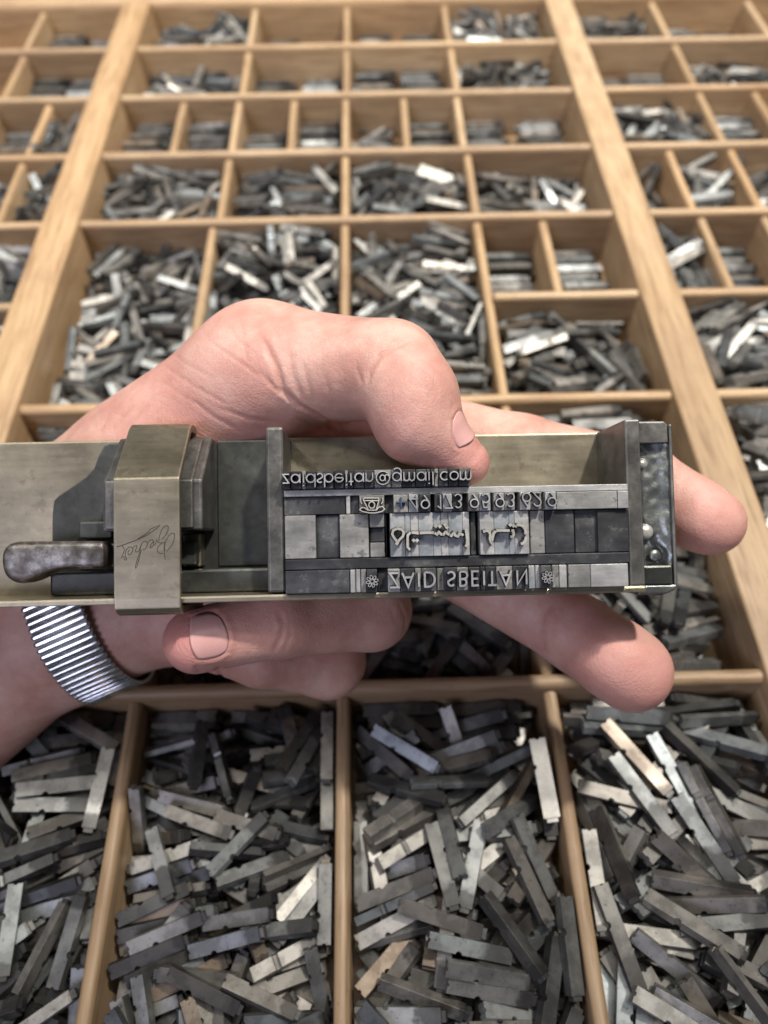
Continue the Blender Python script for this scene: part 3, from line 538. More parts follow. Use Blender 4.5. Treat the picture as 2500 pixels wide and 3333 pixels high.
(2,36,0,12,-69,-69,-12,907,-268,335),(2,39,1,75,27,9,-58,447,1435,314),(2,37,1,86,-4,13,48,79,1275,313),(2,36,0,91,0,21,-32,245,-331,326),(2,38,1,96,-16,21,1,652,105,318),(2,38,1,34,-1,26,-89,697,379,334),(2,38,0,47,73,-20,-43,664,-220,373),(2,39,1,49,84,6,16,465,1393,379),(2,38,0,96,10,11,18,229,981,294),(2,39,0,28,-95,7,4,71,-23,309),(2,38,1,94,-8,-1,29,506,772,355),(2,36,0,8,-92,-31,-20,27,499,212),(2,38,0,79,-16,13,55,311,-53,370),(2,36,0,35,-83,-41,5,459,1027,291),(2,37,0,96,-11,6,-21,58,-365,360),(2,36,1,99,-6,0,0,150,1559,325),(2,36,0,88,4,17,42,214,1293,273),(2,37,1,89,5,-23,-37,21,253,263),(2,36,0,88,36,-27,8,587,-398,214),(2,38,0,94,23,4,19,425,1236,304),(2,38,1,76,-6,13,-62,-36,729,329),(2,39,0,96,-12,-2,20,678,882,282),(2,36,0,11,87,-41,22,-5,173,252),(2,39,0,95,22,13,-11,650,258,352),(2,37,0,94,25,-8,16,496,1340,332),(2,38,1,93,-23,5,25,130,979,376),(2,38,0,97,9,-5,-14,252,596,355),(2,39,0,72,-66,-1,14,598,1023,328),(2,38,0,1,15,49,85,642,193,330),(2,37,1,92,3,-8,-36,440,746,413),(2,38,1,99,0,-2,0,119,1635,328),(2,39,0,91,19,32,-9,394,-285,417),(2,36,0,92,21,-19,24,43,-172,307),(2,39,1,75,64,0,4,594,913,404),(2,37,1,14,88,36,22,18,251,315),(2,37,0,25,-80,34,-40,-23,-209,365),(2,36,0,86,-1,12,-47,151,1412,344),(2,39,1,73,-62,-11,24,165,892,367),(2,39,0,97,2,-13,-17,541,-385,311),(2,38,1,16,11,-50,-83,646,1292,363),(2,38,1,59,7,-5,-79,457,746,466),(2,39,1,14,-78,-58,11,790,223,399),(2,36,1,96,6,-7,20,57,514,366),(2,39,1,57,79,18,10,520,1195,291),(2,38,1,93,1,28,-20,253,1464,340),(2,39,1,10,-63,76,1,299,416,396),(2,37,0,91,-21,0,32,141,1131,376),(2,39,0,93,26,1,20,598,-331,406),(2,37,1,23,25,15,-92,36,1364,339),(2,36,0,98,0,-13,0,657,-459,396),(2,37,1,91,-7,3,37,23,366,294),(2,39,0,18,21,-3,95,291,-380,355),(2,39,1,48,-81,-17,26,91,1017,428),(2,38,1,7,-98,1,-14,60,112,372),(2,37,1,11,-90,37,-11,32,-6,405),(2,38,0,66,71,19,-3,712,1114,312),(2,37,1,61,-20,-2,75,350,897,455),(2,38,0,17,97,2,-13,592,34,356),(2,37,0,9,89,-37,-21,226,-310,454),(2,37,1,49,73,38,23,760,1156,389),(2,38,1,87,10,15,44,781,-59,428),(2,37,0,28,25,87,-29,753,-382,436),(2,37,1,26,94,4,18,55,473,317),(3,46,0,90,0,0,41,1925,122,88),(3,44,0,96,-4,-7,-24,1952,370,115),(3,44,0,91,-7,-5,-37,1261,1403,115),(3,45,0,99,0,0,-2,1934,620,82),(3,45,0,99,0,0,3,1942,829,82),(3,44,0,93,-6,-10,-32,1496,118,135),(3,47,0,98,0,0,12,1428,-369,94),(3,47,0,96,0,0,23,1296,1062,94),(3,47,0,97,-2,-14,15,1379,33,162),(3,45,0,96,-22,-7,9,1926,-336,158),(3,47,0,22,2,-11,96,1948,510,123),(3,45,0,6,34,-93,3,1773,1199,115),(3,46,0,0,-98,-14,0,1754,942,120),(3,47,0,96,-2,0,23,1423,368,139),(3,45,0,98,0,0,-15,1873,1476,82),(3,44,0,98,-3,-4,-12,1917,142,134),(3,47,0,63,-76,-9,-1,1320,195,149),(3,47,0,98,-1,-1,-14,1308,1185,165),(3,45,0,70,0,0,70,1097,-244,82),(3,45,0,9,6,-5,-98,1942,314,158),(3,45,0,98,-6,-4,12,1900,213,170),(3,44,0,84,-11,-4,-51,1207,1285,205),(3,47,0,16,95,8,21,1365,131,198),(3,44,0,98,11,-1,6,1913,474,166),(3,44,0,64,-1,-3,-75,1554,632,177),(3,45,0,70,-70,0,0,1306,1650,98),
(3,46,0,96,11,-10,20,1811,73,157),(3,47,0,79,59,2,-4,1922,1557,127),(3,45,0,96,-4,-6,21,1322,902,165),(3,45,0,97,-7,-3,-18,1502,1218,193),(3,47,0,63,-71,14,-24,1288,372,207),(3,47,0,97,-16,-6,-2,1874,1379,136),(3,46,0,92,5,5,-36,1855,-76,185),(3,45,0,97,-11,-3,-15,1946,1239,177),(3,45,0,91,-35,13,14,1752,677,182),(3,46,0,96,-14,-12,-12,1825,-263,165),(3,45,0,99,-3,1,-1,1940,1474,127),(3,44,0,6,98,8,-2,1400,542,225),(3,45,0,97,20,3,-9,1909,799,132),(3,46,0,95,4,-13,-25,1442,369,224),(3,45,0,99,-5,-6,6,1395,738,194),(3,46,0,73,-63,-15,17,1909,-92,247),(3,45,0,25,1,1,-96,1960,-153,226),(3,46,0,99,0,0,5,1361,-356,156),(3,44,0,97,-16,5,-5,1437,1481,109),(3,44,0,71,10,1,-68,1110,122,178),(3,46,0,70,2,9,69,2154,374,242),(3,45,0,93,-28,15,9,1370,1361,188),(3,45,0,99,2,2,4,1323,-237,155),(3,44,0,64,67,30,16,1990,59,228),(3,46,0,33,74,-55,17,2076,508,275),(3,44,0,98,-4,8,-14,1946,1153,203),(3,45,0,70,70,-1,-1,1315,1646,174),(3,45,0,29,86,-40,3,1260,1426,231),(3,46,0,98,-8,-5,5,1385,372,287),(3,47,0,99,0,0,-4,1346,-311,218),(3,46,0,69,67,-24,-5,1881,199,250),(3,47,0,72,68,0,-1,1937,1493,186),(3,46,0,57,81,6,-6,1940,-202,289),(3,45,0,98,-4,-7,11,1309,931,206),(3,45,0,98,-2,-8,12,1308,32,232),(3,46,0,88,-7,-1,-44,1239,1055,262),(3,45,0,1,-98,-6,-15,1853,387,155),(3,46,0,71,-69,0,-2,1753,-265,279),(3,44,0,37,91,-4,-6,1945,693,184),(3,47,0,22,-21,-58,74,1314,709,265),(3,45,0,92,-25,4,25,1293,-136,223),(3,47,1,94,-5,-5,-30,1968,1273,234),(3,47,0,99,0,0,0,1306,-458,230),(3,44,0,97,-6,-12,14,1901,205,311),(3,46,1,70,4,-4,-70,1097,80,252),(3,46,0,93,-20,1,-26,1445,1458,175),(3,46,0,98,11,5,-7,1864,1115,258),(3,46,0,1,93,-34,-3,1979,1481,257),(3,47,0,89,-17,3,-40,1360,1073,299),(3,45,0,97,2,1,-21,1953,-6,313),(3,46,0,98,-8,-4,5,1416,450,272),(3,47,0,97,20,2,-6,1929,771,180),(3,45,0,97,-2,-9,-16,1856,299,201),(3,46,0,94,-3,-8,30,1358,171,293),(3,44,0,94,7,-3,-31,1281,822,236),(3,45,0,75,57,-24,-18,1273,664,252),(3,45,0,96,-12,-7,-19,1950,850,221),(3,47,0,93,24,24,9,1454,-162,206),(3,45,0,11,98,11,-2,1409,-28,231),(3,45,0,13,97,9,-9,1359,794,299),(3,46,0,99,0,3,0,1388,1634,251),(3,44,0,17,9,27,-93,1787,-333,312),(3,47,0,80,55,-19,-8,1829,-32,334),(3,46,0,14,0,0,98,1895,995,264),(3,46,0,70,-70,2,2,1511,1644,309),(3,46,0,61,76,-6,-14,1909,1062,309),(3,45,1,49,-5,-5,86,1217,148,324),(3,45,0,14,-27,-55,76,1344,568,299),(3,47,0,89,-16,3,40,1823,366,265),(3,46,0,80,56,-17,0,1945,-156,374),(3,46,0,98,-11,-1,3,1944,1233,308),(3,46,0,87,-22,-4,-42,1248,925,312),(3,47,1,30,91,-22,10,1777,1298,342),(3,46,1,97,-7,-8,-14,1308,394,339),(3,47,1,94,-10,-5,-28,1966,1310,354),(3,46,0,39,-2,-3,-91,1397,-286,281),(3,45,1,98,-7,-8,-9,1309,414,387),(3,45,0,81,-2,-4,57,1500,1348,245),(3,45,0,70,70,8,-8,1930,-474,154),(3,46,1,96,10,7,-22,1934,1027,367),(3,46,0,11,-11,-69,-69,1947,1644,310),(3,46,0,89,-16,5,-40,1343,983,325),(3,44,0,12,93,-31,6,1856,273,348),(3,45,1,77,55,-29,-12,1275,561,290),(3,46,0,93,-31,-4,-8,1470,1404,327),(3,47,0,66,-71,-18,8,1881,602,246),
(3,44,0,7,-98,12,-9,1806,933,239),(3,46,0,90,-34,-18,14,1828,497,269),(3,46,0,96,-4,-11,22,1698,-139,384),(3,46,0,52,67,-33,-38,1405,-193,371),(3,47,0,90,-17,6,-38,1398,1178,326),(3,45,1,77,-3,-7,62,1148,147,358),(3,45,0,93,-24,-23,-2,1294,-356,352),(3,45,0,88,-20,2,41,1964,1452,382),(3,47,1,73,62,-13,-22,1773,187,377),(3,45,0,75,-61,20,-4,1952,1115,334),(3,46,0,74,65,-3,-12,1796,442,343),(3,44,1,89,-22,-3,-37,1323,895,366),(3,47,0,23,-96,7,-4,1781,-350,364),(3,44,1,32,-88,33,-2,1424,268,391),(3,47,0,90,17,2,-37,1801,874,290),(3,47,1,8,47,-72,-48,1232,704,390),(3,45,0,57,65,-45,-17,1831,702,327),(3,44,1,90,-17,3,-37,1333,1128,341),(3,45,0,79,-3,-7,59,1177,-87,353),(3,45,1,91,-31,6,22,1297,1421,371),(3,45,0,88,42,-4,16,1355,1548,321),(3,45,0,86,18,11,-43,1529,17,302),(3,45,0,24,94,0,-18,1794,-433,282),(3,44,1,70,5,0,-70,1095,665,414),(3,46,1,80,56,-12,8,1855,1577,362),(3,45,0,99,3,8,1,1945,846,333),(3,45,1,24,-96,4,-1,1943,916,376),(3,44,0,86,45,-2,21,1850,-379,439),(3,46,0,10,-94,-27,-7,1288,-297,406),(3,47,1,61,63,-38,-27,1717,761,290),(3,46,1,96,-22,3,-3,1411,1468,403),(3,46,0,4,-83,54,-8,1376,40,356),(3,45,0,82,51,10,-20,1635,1541,363),(3,47,0,95,-6,-3,26,1760,-208,445),(3,46,1,59,-60,-29,43,1724,370,442),(3,46,0,17,96,-4,-18,1450,1266,348),(3,47,1,13,94,24,-12,1382,655,352),(3,44,0,99,4,8,0,1405,-457,318),(3,46,0,4,90,40,-5,1547,1088,397),(3,47,1,91,-2,9,37,1866,333,420),(3,44,0,84,53,-2,-2,1314,1523,383),(3,44,0,6,6,-72,68,1371,-478,378),(3,47,0,66,66,23,-23,1978,-462,329),(3,46,0,96,-1,-13,22,1725,-40,386),(3,44,0,26,89,25,-23,1977,304,432),(3,44,1,97,21,1,-5,1434,1525,449),(3,44,1,93,-20,12,24,1486,619,331),(3,44,1,84,17,12,-48,1558,23,345),(3,46,1,93,-2,-15,31,1742,696,369),(3,46,0,60,74,15,24,1284,-226,434),(3,46,1,63,30,-58,-40,2118,1378,384),(3,44,1,69,31,-38,-51,1129,891,378),(3,45,1,95,-15,12,-21,1866,162,496),(3,46,1,3,-93,-31,12,1540,901,431),(3,47,1,37,0,-2,-92,1465,1152,408),(3,45,0,29,-64,40,-58,2168,1379,371),(4,22,0,53,52,-46,-46,-1908,3711,118),(4,23,0,98,0,0,15,-2349,3611,114),(4,21,0,97,0,12,13,-1749,3609,151),(4,23,0,66,66,23,23,-2391,3766,118),(4,22,0,97,-2,14,13,-1812,3672,168),(4,22,0,69,-69,15,-2,-2214,3315,158),(4,22,0,16,-87,44,-2,-1658,3517,223),(4,22,0,70,-70,4,-4,-2361,3416,174),(4,21,0,90,-29,-6,-27,-1695,3761,173),(4,20,0,95,16,9,-19,-2284,3562,154),(4,21,0,98,4,8,-6,-2216,3467,162),(4,22,0,5,-97,16,5,-2271,3793,181),(4,23,0,70,70,5,-5,-1710,3890,169),(4,21,0,14,-5,-4,98,-1763,3496,259),(4,23,0,83,-1,6,-54,-2053,3328,204),(4,21,0,65,-71,-15,17,-1694,3799,241),(4,21,0,97,-14,11,2,-2168,3881,199),(4,21,0,67,-69,-24,9,-1879,3751,209),(4,20,0,96,2,4,22,-2285,3527,222),(4,20,0,82,10,2,-55,-2460,3198,204),(4,23,0,98,0,-13,0,-1841,3886,290),(4,22,0,69,65,-20,-20,-1934,3779,324),(4,21,0,96,1,2,23,-2208,3652,217),(4,22,0,89,1,7,-43,-2247,3455,259),(4,20,0,93,-5,-2,-32,-2257,3620,262),(4,20,0,8,99,1,-1,-1975,3560,300),(4,22,0,98,10,-4,-1,-2364,3268,271),(4,20,0,91,2,18,-34,-1672,3675,269),
(4,21,0,61,-75,-10,20,-2279,3702,306),(4,20,0,91,-1,4,-39,-2391,3488,263),(4,21,0,79,-3,-3,59,-1665,3590,314),(4,22,0,91,-27,8,29,-2106,3216,320),(4,21,0,59,-79,3,5,-2342,3892,301),(4,22,0,88,25,-15,36,-2400,3190,298),(4,20,0,96,-16,-1,-19,-1960,3356,299),(4,20,0,91,-1,-4,39,-2403,3302,319),(4,23,0,82,-45,-30,12,-2388,3150,352),(4,22,0,6,-91,-39,4,-2299,3528,327),(4,22,0,49,-81,16,-25,-1908,3644,329),(4,22,0,78,-57,-20,0,-2365,3735,335),(4,20,0,77,55,-25,-15,-1963,3735,291),(4,23,0,19,-8,-18,95,-1823,3365,256),(4,21,0,94,0,-3,-30,-1875,3529,346),(4,23,0,90,-1,-4,40,-2406,3285,369),(4,20,0,97,14,-12,-6,-1877,3424,370),(4,23,0,95,-27,-10,4,-2332,3813,297),(4,23,0,67,72,1,-8,-2287,3502,391),(4,20,0,98,-15,1,-4,-1879,3354,331),(5,22,0,98,0,0,-12,-507,1980,108),(5,22,0,99,0,8,0,-1035,3886,139),(5,21,0,93,0,0,-33,-470,2138,102),(5,22,0,20,12,69,67,-1131,1970,141),(5,22,0,89,32,-10,-27,-1183,1939,193),(5,23,0,63,69,-23,-23,-465,2177,169),(5,21,0,98,-11,8,1,-488,3882,187),(5,23,0,1,-96,23,7,-1146,2051,172),(5,22,0,18,-95,1,19,-1103,3764,265),(5,22,0,93,-6,23,23,-912,1971,201),(5,22,0,54,81,13,-14,-1103,3699,249),(5,21,0,79,52,25,11,-1023,1993,240),(5,22,0,96,-1,-1,24,-695,1918,203),(5,20,0,26,-93,-6,-20,-1101,1825,211),(5,20,0,83,-33,-5,-42,-1099,2043,288),(5,23,0,71,-64,-24,10,-729,1983,216),(5,20,0,96,-8,24,2,-1032,3884,257),(5,22,0,93,-32,9,-5,-961,2066,291),(5,23,0,71,-47,42,-28,-474,2137,312),(5,23,0,98,-12,1,12,-489,1883,221),(5,21,0,12,97,12,12,-546,3775,308),(5,21,0,67,67,19,-19,-492,1806,252),(5,23,0,96,-12,-12,15,-635,3757,345),(5,22,0,69,-12,6,-70,-320,2270,272),(5,22,0,68,16,-26,65,-1342,1976,227),(5,21,0,18,-97,-10,1,-733,1910,265),(5,21,0,98,-8,1,10,-944,3842,337),(5,23,0,54,74,-26,-28,-534,2022,330),(5,23,0,0,0,-8,-99,-970,3881,388),(5,22,0,18,-14,74,61,-662,3889,299),(6,41,0,97,0,0,-19,60,3747,102),(6,40,0,91,0,0,39,663,2013,96),(6,42,0,92,4,-9,36,753,3739,152),(6,40,0,91,0,0,38,82,2092,96),(6,41,0,6,-4,4,99,674,2189,125),(6,43,0,96,-8,7,24,590,2553,154),(6,43,0,99,0,0,7,108,1891,114),(6,43,0,99,-4,-4,-2,643,2202,178),(6,41,0,96,6,14,-16,717,2432,171),(6,41,0,61,73,-9,-24,191,2373,175),(6,41,0,91,2,5,-38,757,1971,127),(6,43,0,92,3,-9,35,631,3737,158),(6,43,0,65,65,25,25,25,3691,162),(6,42,0,70,-70,4,4,80,3896,141),(6,40,0,98,-13,-4,-6,581,2280,210),(6,42,0,90,12,-15,37,603,2051,193),(6,40,0,95,-25,0,-9,80,1894,182),(6,41,0,92,0,0,36,87,3650,146),(6,41,0,92,15,10,-32,219,2297,211),(6,42,0,97,5,-8,17,679,3813,238),(6,42,0,91,10,-5,-37,472,3517,166),(6,43,0,91,6,13,-37,155,3711,223),(6,42,0,8,94,-28,-6,324,3755,217),(6,40,0,86,-2,5,-48,792,2432,206),(6,42,0,70,-66,23,-1,270,2417,187),(6,42,0,95,-25,-1,-10,176,1875,238),(6,41,0,67,18,17,-68,763,3632,209),(6,41,0,96,0,-24,1,495,2091,207),(6,42,0,77,6,12,-61,339,2702,168),(6,42,0,79,-59,-3,-6,218,3545,239),(6,42,0,78,12,-11,58,844,3076,244),(6,41,1,9,-89,-42,-8,773,1982,184),(6,41,0,23,-94,-16,-12,720,3633,259),(6,43,0,78,-59,-8,-13,245,3486,218),(6,41,0,94,19,-4,25,66,3665,275),
(6,41,0,17,58,-77,-11,846,2246,261),(6,40,0,8,-94,29,-5,45,2313,190),(6,43,0,15,-1,-90,39,674,3529,254),(6,42,0,98,10,0,9,657,3425,274),(6,41,0,13,97,-15,-6,696,3453,213),(6,43,0,63,76,-3,4,640,1825,201),(6,42,0,64,-65,-24,30,764,2414,265),(6,40,0,97,-19,1,7,64,2000,181),(6,43,1,94,-24,-3,-20,59,1945,276),(6,41,0,99,-2,3,-9,690,2259,335),(6,43,1,96,-18,0,-13,357,1930,255),(6,42,0,6,4,82,55,70,2057,216),(6,42,0,10,-98,-9,1,715,3358,264),(6,41,0,94,-16,0,25,728,3492,327),(6,42,0,88,-36,5,-27,52,2228,229),(6,42,0,97,6,-14,-13,683,3728,322),(6,43,0,21,-24,56,-75,742,2497,369),(6,41,0,95,-8,-7,-27,733,2385,334),(6,41,0,12,17,-53,-81,51,3628,325),(6,41,1,95,-14,-4,-25,63,2065,279),(6,41,0,87,-45,-9,11,718,3281,308),(6,42,0,96,18,-7,-12,516,1962,204),(6,41,0,77,57,-20,-15,43,2152,274),(6,43,0,36,-77,35,-37,-20,2373,268),(6,43,0,84,20,-32,36,-3,3463,306),(6,42,0,98,-10,-13,-1,595,3881,273),(6,40,0,97,9,-16,-6,635,2185,287),(6,43,0,93,-12,0,32,741,2404,390),(6,41,0,87,-1,6,-46,784,3546,380),(6,42,0,32,-9,13,92,546,3636,319),(6,42,0,56,-41,34,-61,-123,2350,322),(6,41,0,97,10,0,18,600,3328,315),(6,41,1,14,84,-49,13,464,2001,284),(6,43,1,4,88,45,6,2,1990,349),(6,42,0,17,14,-23,94,373,2465,325),(6,42,0,90,27,-26,15,46,3486,440),(6,43,0,65,72,-10,-16,123,2539,279),(6,42,1,99,-1,-7,0,63,2062,419),(6,43,1,12,82,54,-5,356,2206,266),(6,40,0,93,-13,-8,-30,489,3709,338),(6,42,0,98,10,1,13,619,3311,361),(6,41,0,68,70,15,-10,163,2383,312),(6,41,0,73,55,34,18,250,3547,375),(6,40,0,57,-5,17,79,282,3476,339),(6,42,1,24,4,75,60,308,2188,346),(6,42,0,96,-13,-3,20,591,3762,387),(6,43,1,7,-94,31,4,634,2148,383),(6,43,1,86,21,-16,-41,557,2027,297),(6,43,0,96,-15,-2,20,477,3793,366),(6,41,1,61,-78,-4,2,300,2340,306),(6,43,0,48,-83,-20,-13,551,2556,341),(6,41,0,2,-5,14,98,506,3825,419),(6,41,0,94,12,-11,25,655,3160,344),(6,42,0,10,-9,-76,62,61,2472,384),(6,42,0,66,66,-24,24,416,3896,334),(6,40,1,88,-3,-8,44,418,1986,334),(6,42,1,28,64,-28,-64,916,2060,284),(7,42,0,99,0,0,10,1822,3095,108),(7,43,0,96,0,0,-23,1276,1936,114),(7,43,0,95,0,0,-29,1303,2131,114),(7,40,0,96,0,0,25,1327,3738,96),(7,43,0,98,0,0,-17,1292,3206,114),(7,43,0,30,0,0,-94,1263,3590,114),(7,41,0,25,25,-65,-66,1814,3423,118),(7,40,0,8,97,17,5,1846,3507,168),(7,41,0,99,0,0,-6,1964,1949,102),(7,42,0,69,69,-14,-14,1878,2091,118),(7,42,0,69,-69,10,-10,1807,2907,118),(7,41,0,99,0,0,10,1903,3189,102),(7,42,0,95,0,0,-26,1393,1972,108),(7,41,0,11,11,69,69,1793,1873,118),(7,42,0,0,-99,2,8,1511,2392,144),(7,41,0,93,0,0,33,1877,3389,102),(7,40,0,92,0,0,37,1869,1966,172),(7,42,0,98,12,8,-1,1404,3543,153),(7,43,0,78,59,-12,-4,1894,3790,156),(7,41,0,83,-9,-12,-51,1692,3599,168),(7,42,0,56,-56,42,-42,1143,3413,186),(7,40,0,96,10,14,-19,1978,1901,174),(7,42,0,57,70,-23,-33,1796,3139,195),(7,42,0,98,0,0,12,1364,2118,176),(7,41,0,70,70,0,0,1791,3902,118),(7,40,0,98,-1,6,10,1944,3277,124),(7,40,0,98,-3,12,0,1367,3386,192),(7,41,0,99,-2,-2,-8,1805,1858,213),(7,41,0,6,-52,-84,-4,2057,2905,132),(7,43,0,67,72,-4,-10,1400,3654,187),
(7,43,0,70,70,0,0,1483,2242,162),(7,40,0,99,-7,-4,6,1284,3858,158),(7,42,0,63,-2,1,76,1136,2019,236),(7,42,0,11,97,-18,0,1760,3737,176),(7,41,0,81,-4,-2,57,1172,2648,218),(7,43,0,99,-7,-6,3,1797,2094,202),(7,40,0,97,5,16,-11,1975,3676,236),(7,43,0,31,93,4,-10,1486,3363,237),(7,43,1,90,-39,9,8,1940,1907,255),(7,40,0,14,92,33,-1,1887,3751,223),(7,43,0,84,3,5,-52,1190,2270,264),(7,41,0,5,-89,-44,2,2027,2892,182),(7,42,0,34,-61,-68,-15,2152,2549,258),(7,41,0,98,-3,16,0,1376,3462,175),(7,43,0,70,70,3,3,1969,2234,118),(7,42,0,96,-22,-7,5,1309,3775,147),(7,40,0,9,96,-19,-12,1275,1910,267),(7,41,0,87,-36,16,26,1871,1951,300),(7,41,0,43,66,-51,-33,1147,3185,252),(7,42,0,56,77,14,23,1832,2989,231),(7,42,0,61,63,36,28,2021,3321,168),(7,43,0,96,-24,1,-7,1850,2048,297),(7,42,0,90,-31,14,-23,1375,1939,272),(7,40,0,39,34,-42,-73,1816,2782,197),(7,40,0,92,9,15,-33,1302,3201,257),(7,40,0,0,-87,47,1,1351,2322,223),(7,43,0,5,-32,-94,-3,1361,3592,257),(7,42,0,99,-2,4,-3,1968,3340,239),(7,40,0,7,99,-3,4,1283,3874,188),(7,42,1,95,-23,7,17,1972,2058,355),(7,41,0,96,9,18,-10,1435,3256,264),(7,42,0,85,2,2,-51,1324,2184,239),(7,40,0,98,2,10,-11,1895,3615,261),(7,42,0,98,-7,-9,-1,1887,3883,231),(7,42,0,82,19,25,45,2052,3062,203),(7,42,0,69,-62,-22,25,2003,2721,196),(7,41,0,2,95,-25,-9,1404,2494,220),(7,42,0,87,-9,9,-45,1501,2557,246),(7,43,0,97,5,17,-10,1469,3170,256),(7,40,1,65,-72,-5,17,1975,2123,340),(7,40,0,93,-5,9,-33,1566,2854,195),(7,41,0,99,-7,-4,0,1282,3883,225),(7,42,0,75,59,-2,-28,1545,2037,254),(7,41,0,92,-12,-24,24,1867,2926,276),(7,43,0,72,67,10,-9,1337,2276,307),(7,42,0,99,8,1,5,1854,2182,221),(7,43,0,99,1,6,-7,1945,3512,247),(7,42,0,5,-26,-95,-3,1327,2066,298),(7,43,0,65,68,26,15,1987,2603,246),(7,42,0,99,-3,3,-3,1968,3264,243),(7,43,0,78,-59,1,13,1911,2280,210),(7,43,0,64,69,-19,-26,1497,3579,250),(7,42,0,90,14,-4,-39,2011,3729,291),(7,42,0,61,76,2,-17,1434,3106,258),(7,41,0,93,5,3,34,1956,2765,224),(7,41,0,87,37,3,28,1955,2492,206),(7,43,0,93,2,1,-35,1510,2792,258),(7,40,0,97,-11,-5,19,1939,2787,268),(7,40,0,97,-7,6,-18,1964,2193,277),(7,42,0,74,65,-3,3,1283,3858,289),(7,43,0,88,6,5,44,1785,3573,339),(7,40,0,98,14,-2,3,1285,1867,313),(7,42,0,97,-4,8,16,1871,2145,342),(7,40,0,44,-6,7,88,1720,2506,220),(7,41,0,87,-5,9,-46,1436,2517,259),(7,43,0,75,41,44,24,1559,2171,314),(7,41,0,95,-1,2,-26,1272,2457,265),(7,42,0,98,-8,-9,-1,1799,3825,343),(7,42,0,98,1,10,-3,1968,3419,252),(7,43,0,10,98,0,-13,1411,3788,290),(7,42,0,33,16,-5,92,1463,3028,304),(7,41,0,77,-10,-17,-59,1839,2934,342),(7,43,0,74,3,7,-65,1907,3316,323),(7,40,0,0,9,-8,-98,1732,3857,370),(7,40,0,98,3,8,-9,1952,3573,365),(7,43,0,41,-84,26,-19,1263,3555,270),(7,43,0,9,-13,-9,-97,1964,2362,287),(7,40,0,94,7,4,29,1897,2629,257),(7,40,0,98,-9,-7,-4,1866,2783,292),(7,43,0,68,-63,20,-29,1558,2842,310),(7,40,0,74,65,-3,3,1363,3903,289),(7,43,0,67,73,8,2,1367,2507,330),(7,40,0,94,-22,21,-4,1485,3686,285),(7,42,0,18,-39,65,-61,1514,2236,346),(7,41,1,96,-20,5,12,1967,2227,367),
